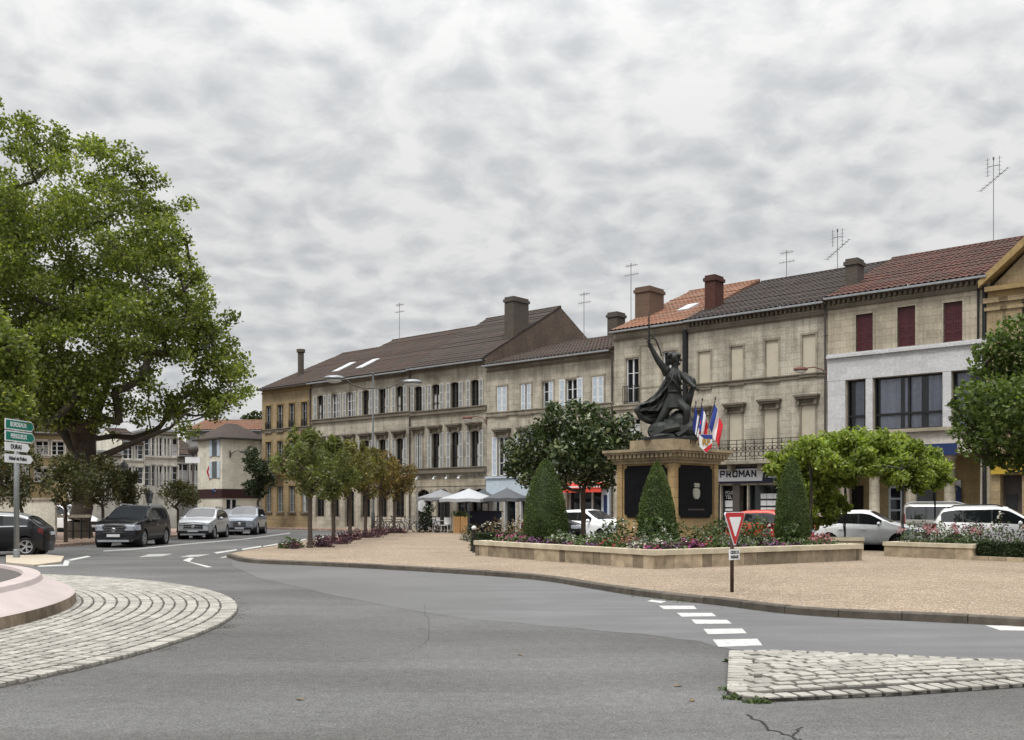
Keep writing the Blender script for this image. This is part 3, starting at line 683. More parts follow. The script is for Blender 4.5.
def window(root, x, w, z0, z1, style, arch=0, trim='stone_trim', hood=0, sill=True, shw=None, shut=SHUT, frame='white_paint'):
    x0, x1 = x-w/2, x+w/2
    g = MB(); 
    wo = None
    if style in ('boarded', 'maroon', 'closed'):
        g.box(x0, x1, .16, .18, z0, z1); wo = g.build('window', M['shop_dark'], root)
        b = MB()
        if style == 'boarded':
            b.box(x0+.01, x1-.01, .05, .09, z0+.01, z1-.01); b.build('board', M['beige_board'], wo)
        elif style == 'maroon':
            shutter_mb(b, x0+.02, x-.005, .10, z0+.02, z1-.02, 3); shutter_mb(b, x+.005, x1-.02, .10, z0+.02, z1-.02, 3)
            b.build('shutter', [M['maroon'], M['maroon']], wo)
            f = MB(); f.box(x0-.07, x0, -.02, .06, z0, z1+.09); f.box(x1, x1+.07, -.02, .06, z0, z1+.09); f.box(x0, x1, -.02, .06, z1, z1+.09); f.build('frame', M['dark_wood'], wo)
        else:
            shutter_mb(b, x0+.01, x-.004, .02, z0+.02, z1-.01); b.build('shutter', [M[s] for s in shut], wo)
            b = MB(); shutter_mb(b, x+.004, x1-.01, .02, z0+.02, z1-.01); b.build('shutter', [M[s] for s in shut], wo)
    else:
        g.quad((x0, .17, z0), (x1, .17, z0), (x1, .17, z1), (x0, .17, z1))
        wo = g.build('window', M['pane_pale' if style.endswith('pale') else 'pane_glass'], root)
        f = MB(); t = .055
        f.box(x0, x0+t, .10, .165, z0, z1); f.box(x1-t, x1, .10, .165, z0, z1); f.box(x0+t, x1-t, .10, .165, z0, z0+t); f.box(x0+t, x1-t, .10, .165, z1-t, z1)
        f.box(x-.04, x+.04, .10, .162, z0+t, z1-t)
        for k in (1, 2): zz = z0+(z1-z0)*k/3; f.box(x0+t, x1-t, .12, .16, zz-.018, zz+.018)
        f.build('frame', M[frame], wo)
        if random.random() < .5 and style != 'dark':
            c = MB(); k0 = random.choice([(x0+t, x-.05), (x+.05, x1-t), (x0+t, x1-t)]); c.quad((k0[0], .168, z0+t), (k0[1], .168, z0+t), (k0[1], .168, z0+(z1-z0)*.66), (k0[0], .168, z0+(z1-z0)*.66)); c.build('curtain', M['net_curtain'], wo)
        sw = shw or w*.52
        if style in ('open', 'open_left', 'half'):
            b = MB()
            if style == 'half': shutter_mb(b, x0+.01, x-.06, .02, z0+.02, z1-.01)
            else: shutter_mb(b, x0-sw-.03, x0-.03, -.035, z0, z1)
            b.build('shutter', [M[s] for s in shut], wo)
        if style in ('open', 'open_right'):
            b = MB(); shutter_mb(b, x1+.03, x1+sw+.03, -.035, z0, z1); b.build('shutter', [M[s] for s in shut], wo)
        if style in ('half', 'halfright'):
            b = MB(); shutter_mb(b, x+.06, x1-.01, .02, z0+.02, z1-.01); b.build('shutter', [M[s] for s in shut], wo)
    # stone surround
    t = .11; s = MB(); top = z1+(arch and .02)
    s.box(x0-t, x0-.004, -.035, .0, z0, z1); s.box(x1+.004, x1+t, -.035, .0, z0, z1)
    if arch:
        n = 8; o_ = [(x0-t+(w+2*t)*k/n, z1-arch*(2*k/n-1)**2+t) for k in range(n+1)]; i_ = [(x0-.004+(w+.008)*k/n, z1-arch*(2*k/n-1)**2-.01) for k in range(n+1)]
        for k in range(n):
            a, b, c, d = i_[k], i_[k+1], o_[k+1], o_[k]
            s.loft([[(p[0], -.05, p[1]) for p in (a, b, c, d)], [(p[0], .0, p[1]) for p in (a, b, c, d)]], True, True)
    else: s.box(x0-t, x1+t, -.045, .0, z1+.003, z1+t)
    s.build('surround', M[trim], wo)
    if sill:
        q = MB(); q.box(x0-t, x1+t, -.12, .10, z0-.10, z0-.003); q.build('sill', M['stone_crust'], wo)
    if hood:
        q = MB(); q.box(x0-t-.10, x1+t+.10, -.28, -.002, z1+.30, z1+.40); q.box(x0-t-.16, x1+t+.16, -.34, -.002, z1+.403, z1+.50); q.box(x0-t, x1+t, -.08, -.002, z1+t+.02, z1+.298)
        for xx in (x0-t+.02, x1+t-.02): q.box(xx-.07, xx+.07, -.20, -.003, z1+.02, z1+.297)
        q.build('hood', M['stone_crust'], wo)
    return wo

def house(label, A, B, eave, ridge=None, rt=8.0, wall='stone_grey', roof='tile_brown', wins=(), holes=(), depth=None, over=.42, gable='rough_gable', courses=(), dentils=False, gutter='zinc', cat='house', trim='stone_trim', cornice=.35, name='town_house', flat=False):
    F = Fac(A, B); L = F.L; root = empty(name, (A[0], A[1], 0), F.ang, label, cat)
    depth = depth or 2*rt; g = .006
    hs = []
    for w in wins: hs.append((w['x']-w['w']/2, w['x']+w['w']/2, w['z0'], w['z1'], w.get('arch', 0), .18))
    for h in holes: hs.append((*h[:4], 0, h[4]))
    mb = MB()
    xs = sorted({round(v, 4) for v in [g, L-g]+[h[0] for h in hs]+[h[1] for h in hs]}); zs = sorted({round(v, 4) for v in [0, eave]+[h[2] for h in hs]+[h[3] for h in hs]})
    xs = [x for x in xs if g-1e-3 <= x <= L-g+1e-3]; zs = [z for z in zs if -1e-3 <= z <= eave+1e-3]
    for i in range(len(xs)-1):
        run = None
        for k in range(len(zs)-1):
            cx, cz = (xs[i]+xs[i+1])/2, (zs[k]+zs[k+1])/2
            if any(h[0]-1e-4 < cx < h[1]+1e-4 and h[2]-1e-4 < cz < h[3]+1e-4 for h in hs):
                if run is not None: mb.quad((xs[i], 0, run), (xs[i+1], 0, run), (xs[i+1], 0, zs[k]), (xs[i], 0, zs[k])); run = None
            elif run is None: run = zs[k]
        if run is not None: mb.quad((xs[i], 0, run), (xs[i+1], 0, run), (xs[i+1], 0, zs[-1]), (xs[i], 0, zs[-1]))
    for (a, b, c, d, ar, dp) in hs:
        mb.quad((a, 0, c), (a, 0, d), (a, dp, d), (a, dp, c)); mb.quad((b, 0, c), (b, dp, c), (b, dp, d), (b, 0, d))
        mb.quad((a, 0, d), (b, 0, d), (b, dp, d), (a, dp, d)); mb.quad((a, 0, c), (a, dp, c), (b, dp, c), (b, 0, c))
        if ar:   # low segmental head
            n = 8; arc = [(a+(b-a)*k/n, d-ar*(2*k/n-1)**2) for k in range(n+1)]
            for k in range(n):
                p, q = arc[k], arc[k+1]
                mb.quad((p[0], .004, p[1]), (q[0], .004, q[1]), (q[0], .004, d), (p[0], .004, d)); mb.quad((p[0], .004, p[1]), (q[0], .004, q[1]), (q[0], dp-.02, q[1]), (p[0], dp-.02, p[1]))
    mb.quad((g, depth, 0), (L-g, depth, 0), (L-g, depth, eave), (g, depth, eave))
    sd = mb; sd.cur = 1
    for x in (g, L-g):
        if ridge and not flat: sd.quad((x, 0, 0), (x, depth, 0), (x, depth, eave), (x, rt, ridge-.06), (x, 0, eave))
        else: sd.quad((x, 0, 0), (x, depth, 0), (x, depth, eave), (x, 0, eave))
    mb.build('wall', [M[wall], M[gable]], root)
    ro = None
    if ridge and not flat:
        rm = MB(); sl_ = (ridge-eave)/rt; e0 = eave-over*sl_
        roof_slope(rm, .01, L-.01, -over, e0+.07, rt, ridge+.05)
        rm.quad((.01, rt, ridge+.03), (L-.01, rt, ridge+.03), (L-.01, depth+over, eave-over*sl_), (.01, depth+over, eave-over*sl_))
        rm.quad((.01, -over, e0), (L-.01, -over, e0), (L-.01, .02, eave-.02), (.01, .02, eave-.02))
        for x in (.012, L-.012): rm.quad((x, -over, e0), (x, -over, e0+.10), (x, rt, ridge+.09), (x, rt, ridge-.03))
        # ridge tiles
        n = int(L/.4)
        for k in range(n): rm.tube([(L*k/n+.02, rt, ridge+.055), (L*(k+1)/n, rt, ridge+.065)], [.115, .10], 7)
        ro = rm.build('roof', M[roof], root)
        gm = MB(); gm.loft([[(x, -over-.13, e0+.05), (x, -over-.12, e0-.04), (x, -over-.02, e0-.05), (x, -over-.005, e0+.06)] for x in (.02, L-.02)]); gm.build('gutter', M[gutter], root)
    elif flat:
        rm = MB(); rm.box(-.08, L+.08, -.15, depth, eave, eave+.18); ro = rm.build('roof', M['zinc'], root)
    if cornice:
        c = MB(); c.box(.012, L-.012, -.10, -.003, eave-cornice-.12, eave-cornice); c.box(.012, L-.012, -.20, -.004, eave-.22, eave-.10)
        if dentils:
            n = int(L/.24)
            for k in range(n): x = .05+(L-.1)*(k+.5)/n; c.box(x-.06, x+.06, -.24, -.006, eave-.40, eave-.225)
        c.build('cornice', M['stone_crust' if trim != 'ochre_trim' else 'ochre_trim'], root)
    for (zc_, h_, pr, mt) in courses:
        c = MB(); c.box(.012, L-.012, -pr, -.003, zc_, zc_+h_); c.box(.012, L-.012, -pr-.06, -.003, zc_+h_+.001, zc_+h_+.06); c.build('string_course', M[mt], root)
    for w in wins: window(root, w['x'], w['w'], w['z0'], w['z1'], w['s'], w.get('arch', 0), w.get('trim', trim), w.get('hood', 0), w.get('sill', True), w.get('shw'), w.get('shut', SHUT), w.get('frame', 'white_paint'))
    return root, F, ro
def chimney(ro, x, y, z0, z1, w, d, mat, pots=2, cap=True):
    mb = MB(); mb.box(x-w/2, x+w/2, y-d/2, y+d/2, z0, z1)
    if cap: mb.box(x-w/2-.07, x+w/2+.07, y-d/2-.07, y+d/2+.07, z1-.32, z1-.14)
    o = mb.build('chimney', M[mat], ro)
    if pots:
        q = MB()
        for k in range(pots): q.lathe([(.13, z1-.01), (.15, z1+.02), (.12, z1+.10), (.14, z1+.12), (.02, z1+.121)], 10, (x-w/2+w*(k+.5)/pots, y, 0))
        q.build('pot', M['brick_red'], o)
    return o
def drainpipe(root, x, z0, z1, mat='pipe_dark', r=.055):
    mb = MB(); mb.tube([(x, -.02, z1+.1), (x, -.09, z1-.25), (x, -.09, z0)], r, 8)
    for k in range(4): z = z0+(z1-z0)*(k+.5)/4; mb.lathe([(r, z-.03), (r+.02, z-.02), (r+.02, z+.02), (r, z+.03)], 8, (x, -.09, 0))
    mb.build('drainpipe', M[mat], root)
def skylight(ro, F, x, t0, t1, w, eave, ridge, rt):
    sl_ = (ridge-eave)/rt; mb = MB(); y0, y1 = t0, t1
    n = Vector((0, -sl_, 1)).normalized(); a = Vector((x-w/2, y0, eave+sl_*y0+.09)); b = Vector((x+w/2, y0, eave+sl_*y0+.09)); c = Vector((x+w/2, y1, eave+sl_*y1+.09)); d = Vector((x-w/2, y1, eave+sl_*y1+.09))
    mb.loft([[a, b, c, d], [p+n*.10 for p in (a, b, c, d)]]); mb.build('skylight', M['skylight_glass'], ro)
def wspec(F, px, top, bot, w, s, ref=None, **k):
    r = ref if ref is not None else px
    d = dict(x=F.u(px), w=w, z0=F.z(r, bot), z1=F.z(r, top), s=s); d.update(k); return d

# ---- ochre corner house at the far end of the row
A, B = P(262), P(312); F = Fac(A, B)
ws = []
for px in (268.7, 280.3, 292.1, 304.7):
    ws += [wspec(F, px, 402.5, 429.5, .75, 'dark', 298, trim='ochre_trim', frame='shutter_grey'), wspec(F, px, 441, 467.5, .75, 'plain', 280, trim='ochre_trim', frame='shutter_grey'), wspec(F, px, 486, 512, .80, 'plain_pale', 280, trim='ochre_trim', frame='shutter_grey')]
E1 = F.z(290, 385)
h1, F1, r1 = house('ochre stone corner house with tall narrow windows and one thin chimney', A, B, E1, E1+3.6, 8, 'stone_ochre', 'tile_brown', ws, gable='stone_ochre', courses=[(F.z(285, 430.5), .14, .08, 'stone_crust'), (F.z(285, 478), .16, .10, 'ochre_trim')], trim='ochre_trim', gutter='pipe_dark')
for px in (268.7, 280.3, 292.1, 304.7):
    mb = MB(); x = F.u(px); z = F.z(298, 429.5); railing_mb(mb, x-.36, x+.36, -.06, z, z+.75); mb.build('balustrade', M['iron'], h1)
mb = MB(); x = F.u(264.5); z = F.z(268, 474); mb.box(x-.35, x+2.6, -.7, -.0, z-.14, z); mb.build('balcony', M['ochre_trim'], h1)
mb = MB(); railing_mb(mb, x-.3, x+2.55, -.66, z, z+.95); mb.build('balustrade', M['iron'], h1)
mb = MB(); mb.lathe([(.24, E1+.8), (.24, E1+2.95), (.34, E1+2.96), (.34, E1+3.2), (.2, E1+3.21), (.01, E1+3.22)], 12, (F.u(297)-2.75, 2.4, 0)); mb.build('chimney', M['chimney_render'], r1)
drainpipe(h1, F.L-.12, .1, E1-.3)

# ---- shuttered house of six bays
A, B = P(312), P(411.5); F = Fac(A, B); ws = []
for i, px in enumerate((320.5, 335, 350, 366, 382.5, 399.8)):
    ws.append(wspec(F, px, 388, 416.5, .72, 'open_pale' if 0 else 'open', 382.5, arch=.10, shw=.36, frame='white_paint' if i in (1, 2) else 'dark_wood'))
    ws.append(wspec(F, px, 438, 470, .72, 'open', 400, arch=.10, hood=1, shw=.36, frame='dark_wood'))
    ws.append(wspec(F, px, 489, 527 if i in (2,) else 517, .95, 'dark', 366, arch=.22, sill=False, frame='dark_wood'))
E2 = F.z(366, 374.5)
h2, F2, r2 = house('six-bay pale stone house with open shutters and two skylights in its brown roof', A, B, E2, E2+4.0, 8, 'stone_grey', 'tile_brown', ws, courses=[(F.z(366, 419), .22, .16, 'stone_crust'), (F.z(366, 481), .18, .14, 'stone_crust')])
for px in (321.5, 345): skylight(r2, F, F.u(px), 1.3, 3.0, .75, E2, E2+4.0, 8)
drainpipe(h2, F.L-.1, .1, E2-.3)

# ---- shuttered house with the bar
A, B = P(411.5), P(487); F = Fac(A, B); ws = []
for i, px in enumerate((418.5, 436, 455, 475)):
    ws.append(wspec(F, px, 382, 410.5, .72, 'open', 455, arch=.10, shw=.36, frame='dark_wood'))
    ws.append(wspec(F, px, 433, 470, .72, 'half' if i == 0 else 'open', 437, arch=.10 if i else 0, hood=1, shw=.36, frame='dark_wood'))
for px in (424, 443.5, 464, 480): ws.append(wspec(F, px, 489, 525 if px == 424 else 530, 1.25, 'dark', 450, arch=.30, sill=False, frame='dark_wood', trim='stone_trim'))
E3 = F.z(450, 362)
h3, F3, r3 = house('four-bay grey stone house over the bar, its roof ending in a bare gable', A, B, E3, E3+4.2, 7.4, 'stone_dark', 'tile_grey', ws, courses=[(F.z(450, 413), .24, .18, 'stone_crust'), (F.z(450, 473), .30, .30, 'stone_crust')])
chimney(r3, F.L-.5, 3.4, E3, F.z(487, 296)+.45, .8, 1.5, 'chimney_render', 0)
mb = MB(); mb.box(.2, F.L-.1, -.04, -.002, F.z(450, 486), F.z(450, 479)); mb.build('sign_band', M['stone_warm'], h3)
for px in (421, 438, 450.5, 463):
    mb = MB(); x = F.u(px); z = F.z(450, 478); mb.tube([(x, 0, z+.1), (x, -.35, z+.12), (x, -.42, z+.02)], .02, 6); mb.ball((x, -.42, z-.04), (.09, .09, .09)); mb.build('spotlight', M['sign_white'], h3)

# ---- lower house with white and red shopfronts
A, B = P(487), P(614); F = Fac(A, B); ws = []
for px, s in ((502, 'closed'), (526, 'half'), (548, 'halfright'), (571.5, 'open'), (598, 'closed')):
    ws.append(wspec(F, px, 376, 407.5, .82, s, 598, shut=['pale_blue', 'white_paint'], shw=.42))
for px, s in ((503, 'open_left'), (527, 'open'), (549, 'open'), (572, 'open'), (598, 'closed')):
    ws.append(wspec(F, px, 437, 476, .85, s, 498, hood=1, shw=.42, shut=['pale_blue', 'white_paint']))
E4 = F.z(550, 357); zf0, zf1 = F.z(500, 500), F.z(500, 481)
hol = [(F.u(489), F.u(500), .1, F.z(495, 497), .3), (F.u(503), F.u(516), .1, F.z(495, 497), .3), (F.u(519), F.u(532), .3, F.z(495, 497), .3), (F.u(567), F.u(602), .35, F.z(590, 492), .35)]
h4, F4, r4 = house('lower stone house with white louvred shutters above a white shopfront and a red awning', A, B, E4, E4+2.0, 6.5, 'stone_grey', 'tile_brown', ws, hol, courses=[(F.z(550, 412), .22, .10, 'stone_trim')])
mb = MB(); mb.box(F.u(487.5), F.u(533), -.14, -.003, F.z(500, 496), F.z(500, 478.5)); mb.box(F.u(487.5), F.u(533), -.24, -.003, F.z(500, 478.3), F.z(500, 476.6)); mb.build('shop_fascia', M['pale_blue'], h4)
for a, b in ((489, 500), (503, 516), (519, 532)):
    mb = MB(); x0, x1 = F.u(a), F.u(b); mb.quad((x0, .28, .1), (x1, .28, .1), (x1, .28, 2.8), (x0, .28, 2.8)); w = mb.build('shop_window', M['pane_glass'], h4)
    f = MB(); t = .09; zt = F.z(495, 497); f.box(x0, x0+t, .05, .25, .1, zt); f.box(x1-t, x1, .05, .25, .1, zt); f.box(x0+t, x1-t, .05, .25, zt-t, zt); f.box(x0+t, x1-t, .05, .25, 2.0, 2.08); f.build('frame', M['white_paint'], w)
mb = MB(); x0, x1 = F.u(565.5), F.u(609); zt = F.z(588, 482.5); zb = F.z(588, 492.5)
mb.loft([[(x, -.003, zt), (x, -.75, zt-.35), (x, -.78, zb), (x, -.74, zb), (x, -.72, zt-.40), (x, -.003, zt-.08)] for x in (x0, x1)]); aw = mb.build('awning', M['awning_red'], h4)
mb = MB(); mb.box(x0, x1, -.82, -.785, zt-.30, zt-.22); mb.build('trim', M['sign_white'], aw)
mb = MB(); x0, x1 = F.u(567), F.u(602); mb.quad((x0, .33, .35), (x1, .33, .35), (x1, .33, zb+.3), (x0, .33, zb+.3)); w = mb.build('shop_window', M['pane_glass'], h4)
f = MB(); 
for k in range(4): x = x0+(x1-x0)*k/3; f.box(x-.05, x+.05, .2, .32, .35, zb+.3)
f.build('frame', M['white_paint'], w)
mb = MB(); mb.box(F.u(602.5), F.u(610.5), -.12, -.003, .1, F.z(606, 489)); p = mb.build('shop_pillar', M['pale_blue'], h4)
mb = MB(); mb.box(F.u(605), F.u(608.5), -.13, -.121, 1.0, F.z(606, 495)); mb.build('poster', M['sign_blue'], p)
chimney(r4, F.u(558), 5.9, E4+.9, E4+3.4, .75, .9, 'chimney_render', 0)
drainpipe(h4, F.L-.08, .1, E4-.3)

# ---- taller house with the orange roof behind the statue
A, B = P(614), P(688); F = Fac(A, B); ws = []
ws += [wspec(F, 632.5, 358, 403, .85, 'plain', 632, sill=True), wspec(F, 669.5, 351, 397, .85, 'plain', 669)]
ws += [wspec(F, 634, 418.5, 436, .85, 'plain', 634), wspec(F, 669.5, 413, 455, .85, 'plain', 669)]
ws += [wspec(F, 632, 478, 520, 1.3, 'dark', 632, sill=False)]
E5 = F.z(650, 325.5)
h5, F5, r5 = house('tall stone house with a bright orange tile roof and narrow windows, directly behind the statue', A, B, E5, E5+3.4, 8, 'stone_grey', 'tile_orange', ws, courses=[(F.z(634, 409), .22, .12, 'stone_trim')], cornice=.5)
mb = MB(); z = F.z(632, 403); x = F.u(632.5); railing_mb(mb, x-.55, x+.55, -.16, z, z+.95); mb.build('balustrade', M['iron'], h5)
mb = MB(); 
for px in (651,):
    x = F.u(px); z0, z1 = F.z(651, 388), F.z(651, 344); mb.box(x-.75, x+.75, -.02, -.002, z1-.1, z1); mb.box(x-.75, x+.75, -.02, -.002, z0, z0+.1); mb.box(x-.75, x-.65, -.02, -.002, z0+.1, z1-.1); mb.box(x+.65, x+.75, -.02, -.002, z0+.1, z1-.1)
mb.build('wall_panel', M['stone_trim'], h5)
chimney(r5, .52, 2.8, E5+.6, E5+2.75, 1.0, 1.5, 'chimney_brown', 1)
skylight(r5, F, F.u(661), 2.2, 3.4, .7, E5, E5+3.4, 8)
mb = MB(); x = F.u(686.6); mb.box(x-.11, x+.11, -.24, -.02, F.z(683, 412), F.z(683, 331)); mb.build('flue', M['iron'], h5)

# ---- house with boarded windows over the employment office
A, B = P(688), P(827.5); F = Fac(A, B); ws = []
for px, t, b in ((704.5, 351.5, 388), (737, 346.5, 383.5), (772, 340.5, 380), (809, 334.5, 375)):
    ws.append(wspec(F, px, t, b, .68, 'boarded', px, trim='stone_trim'))
for px, t, b in ((702, 416, 452), (735.5, 413, 450), (770.5, 409.5, 448), (808, 405, 446)):
    ws.append(wspec(F, px, t, b, .72, 'boarded', px, hood=1, sill=False))
E6 = F.z(757, 310)
zb = F.z(745, 464.5)
hol = [(F.u(700), F.u(720), .15, zb-1.0, .4), (F.u(721), F.u(733), .15, zb-1.05, .4), (F.u(735), F.u(747), .15, zb-1.05, .9), (F.u(748), F.u(781), .5, zb-1.05, .4), (F.u(786), F.u(815), .3, zb-.6, .4)]
h6, F6, r6 = house('stone house with beige boarded-up windows and an iron balcony over the employment agency', A, B, E6, E6+3.3, 8.2, 'stone_grey', 'tile_dark', ws, hol, courses=[(F.z(757, 382.5), .16, .08, 'stone_crust'), (F.z(757, 325), .08, .05, 'stone_crust')], dentils=True, cornice=.5)
mb = MB(); mb.box(.4, F.L-.5, -.85, -.003, zb, zb+.16); 
for px in (705, 735, 765, 795, 818): x = F.u(px); mb.box(x-.12, x+.12, -.6, -.004, zb-.35, zb-.003)
bal = mb.build('balcony', M['stone_trim'], h6)
mb = MB(); z = zb+.16; x0, x1 = .42, F.L-.52; railing_mb(mb, x0, x1, -.82, z, z+1.05, n=14, r=.014); mb.box(x0, x1, -.835, -.805, z+.82, z+.85)
n = 28
for k in range(n):
    x = x0+(x1-x0)*(k+.5)/n
    for zc_, rr in ((z+.60, .10), (z+.32, .13)):
        mb.tube([(x+rr*math.cos(2*PI*j/10), -.82, zc_+rr*math.sin(2*PI*j/10)) for j in range(11)], .017, 4, False)
for x in (x0, x1): mb.box(x-.02, x+.02, -.82, -.02, z+1.02, z+1.05); mb.box(x-.015, x+.015, -.82, -.02, z+.06, z+.09)
mb.build('balustrade', M['iron'], bal)
mb = MB(); mb.box(F.u(697), F.u(784), -.16, -.003, zb-.95, zb-.12); fs = mb.build('shop_fascia', M['navy'], h6)
for a, b, mt in ((700, 720, 'shop_dark'), (721, 733, 'pane_glass'), (748, 781, 'pane_glass'), (786, 815, 'pane_glass')):
    mb = MB(); x0, x1 = F.u(a), F.u(b); mb.quad((x0, .38, .15), (x1, .38, .15), (x1, .38, zb-.5), (x0, .38, zb-.5)); w = mb.build('shop_window', M[mt], h6)
    f = MB(); f.box(x0, x0+.06, .2, .37, .15, zb-1.0); f.box(x1-.06, x1, .2, .37, .15, zb-1.0); f.build('frame', M['shop_dark'], w)
mb = MB(); x0, x1 = F.u(735), F.u(747); mb.quad((x0, .88, .15), (x1, .88, .15), (x1, .88, zb-1.0), (x0, .88, zb-1.0)); mb.build('door', M['shop_dark'], h6)
mb = MB(); mb.box(F.u(733.2), F.u(740), -.06, .02, .15, zb-1.0); mb.build('shop_pillar', M['pipe_dark'], h6)
for (a, b, t, bt) in ((722, 731, 500.5, 507), (722, 731, 508.5, 511), (721.5, 731, 519, 522)):
    mb = MB(); mb.box(F.u(a), F.u(b), .33, .34, F.z(726, bt), F.z(726, t)); mb.build('poster', M['sign_white'], h6)
for px in (760.5, 766.8, 773):
    for t in (493.5, 500.5, 507.5):
        mb = MB(); mb.box(F.u(px)-.16, F.u(px)+.16, .33, .34, F.z(765, t+5), F.z(765, t)); mb.build('poster', M['sign_white'], h6)
chimney(r6, .42, 2.0, E6-.2, E6+2.6, .62, .95, 'brick_red', 0)
drainpipe(h6, F.L-.08, .1, E6-.3)
def front_text(F, body, px0, px1, py0, py1, mat, y, name, parent, bold=.008):
    x0, x1 = F.u(px0), F.u(px1); z0, z1 = F.z((px0+px1)/2, py1), F.z((px0+px1)/2, py0); h = z1-z0
    o = text_mesh(body, h*1.38, M[mat], name, parent, .005, 1.0, bold)
    wid = max(v.co.x for v in o.data.vertices)-min(v.co.x for v in o.data.vertices); o.data.transform(Matrix.Diagonal((abs(x1-x0)/wid, 1, 1, 1)))
    o.location = ((x0+x1)/2, y, (z0+z1)/2); o.rotation_euler = (R(90), 0, 0); return o
STROKES = dict(P=[((0,0),(0,1)),((0,1),(.75,1)),((.75,1),(.75,.45)),((0,.45),(.75,.45))], R=[((0,0),(0,1)),((0,1),(.75,1)),((.75,1),(.75,.45)),((0,.45),(.75,.45)),((.35,.45),(.8,0))],
    O=[((0,.12),(0,.88)),((.12,1),(.73,1)),((.85,.88),(.85,.12)),((.12,0),(.73,0)),((0,.12),(.12,0)),((0,.88),(.12,1)),((.73,1),(.85,.88)),((.73,0),(.85,.12))], M=[((0,0),(0,1)),((0,1),(.5,.35)),((.5,.35),(1,1)),((1,1),(1,0))], A=[((0,0),(.45,1)),((.45,1),(.9,0)),((.2,.3),(.7,.3))], N=[((0,0),(0,1)),((0,1),(.8,0)),((.8,0),(.8,1))])
def block_word(F, word, px0, px1, py0, py1, mat, y, parent):
    """heavy sans capitals made of straight strokes"""
    pm = (px0+px1)/2; x0, x1 = F.u(px0), F.u(px1); z0, z1 = F.z(pm, py1), F.z(pm, py0); n = len(word); w = (x1-x0)/n; h = z1-z0; t = h*.11
    mb = MB()
    for i, ch in enumerate(word):
        for a, b in STROKES[ch]:
            p, q = [Vector((x0+w*i+w*(.12+.74*c[0]), 0, z0+t+(h-2*t)*c[1])) for c in (a, b)]
            d = (q-p).normalized(); s_ = Vector((-d.z, 0, d.x))*t; e = d*t*.9
            mb.loft([[Vector((v.x, yy, v.z)) for v in (p-s_-e, q-s_+e, q+s_+e, p+s_-e)] for yy in (y, y+.01-.001*len(mb.f)/60)])
    return mb.build('lettering', M[mat], parent)
ps = empty('shop_sign', (A[0], A[1], 0), F.ang, 'long white shop sign with PROMAN in dark navy capitals under the balcony', 'sign')
mb = MB(); x0, x1 = F.u(718), F.u(765.5); z0, z1 = zb-.85, zb-.22
mb.loft([[(x0, y, z0), (x1-.10, y, z0), (x1, y, z1), (x0, y, z1)] for y in (-.20, -.165)]); mb.build('sign_board', M['sign_white'], ps)
block_word(F, 'PROMAN', 722, 759.5, 470.4, 477.4, 'navy', -.206, ps)
mb = MB(); x = F.u(770); mb.ball((x+.25, -.19, zb-.40), (.13, .02, .1)); mb.box(x+.0, x+.5, -.20, -.17, zb-.70, zb-.55); mb.build('emblem', M['pale_blue'], ps)
front_text(F, 'POUR', 722, 730.5, 491, 494.6, 'sign_white', .355, 'window_lettering', h6, .004); front_text(F, 'TEL', 722, 728.5, 495.6, 499, 'sign_white', .355, 'window_lettering', h6, .004)

# ---- house with the modern white front
A, B = P(827.5), P(990); F = Fac(A, B); ws = []
for px, t, b in ((864.5, 314, 351.5), (906.5, 306.5, 346.2), (953, 302, 341.5)): ws.append(wspec(F, px, t, b, .80, 'maroon', px, sill=False, trim='stone_pale'))
E7 = F.z(906, 286)
zw0, zw1 = F.z(906, 429), F.z(906, 375.5); zs0 = F.z(906, 455)
hol = [(F.u(846.5), F.u(866), zw0, zw1, .45), (F.u(873.5), F.u(943), zw0, zw1, .45), (F.u(952), F.u(984), zw0, zw1, .45)]
hol += [(F.u(834), F.u(981), .1, zs0, 2.2)]
h7, F7, r7 = house('stone house with three dark red shutters above a modern white band and wide curtained windows', A, B, E7, E7+3.3, 8.2, 'stone_warm', 'tile_red', ws, hol, courses=[(F.z(906, 300), .09, .06, 'stone_crust')], dentils=True, cornice=.48)
mb = MB(); zb0, zb1 = zw1+.0, F.z(906, 351.5)
mb.box(.03, F.L-.03, -.10, -.003, zb0+.02, zb1); mb.box(.03, F.L-.03, -.24, -.003, zb1+.001, zb1+.12); mb.box(.03, F.L-.03, -.16, -.004, zb1+.121, zb1+.20)
mb.build('white_band', M['band_white'], h7)
for a, b in ((828.5, 846), (866.3, 873.2), (943.3, 951.7), (984.3, 989)):
    mb = MB(); x0, x1 = F.u(a), F.u(b); mb.box(x0, x1, -.09, -.002, zw0, zw1+.015); mb.build('pier', M['band_white'], h7)
mb = MB(); mb.box(.03, F.L-.03, -.30, -.003, zw0-.16, zw0-.005); mb.build('ledge', M['stone_warm'], h7)
mb = MB(); mb.box(.03, F.L-.03, -.08, -.004, zs0+.02, zw0-.165); mb.build('fascia', M['render_white'], h7)
chimney(r7, .42, 2.2, E7-.1, E7+2.15, .62, .8, 'chimney_render', 0)
m_, nt_, b_ = _nodes('clear_glass'); tr = nt_.nodes.new('ShaderNodeBsdfTransparent'); gl = nt_.nodes.new('ShaderNodeBsdfGlossy'); gl.inputs['Roughness'].default_value = .03; tr.inputs[0].default_value = (.92, .93, .95, 1)
fr = nt_.nodes.new('ShaderNodeFresnel'); mx = nt_.nodes.new('ShaderNodeMixShader'); nt_.links.new(fr.outputs[0], mx.inputs[0]); nt_.links.new(tr.outputs[0], mx.inputs[1]); nt_.links.new(gl.outputs[0], mx.inputs[2]); nt_.links.new(mx.outputs[0], nt_.nodes['Material Output'].inputs[0]); M['clear_glass'] = m_
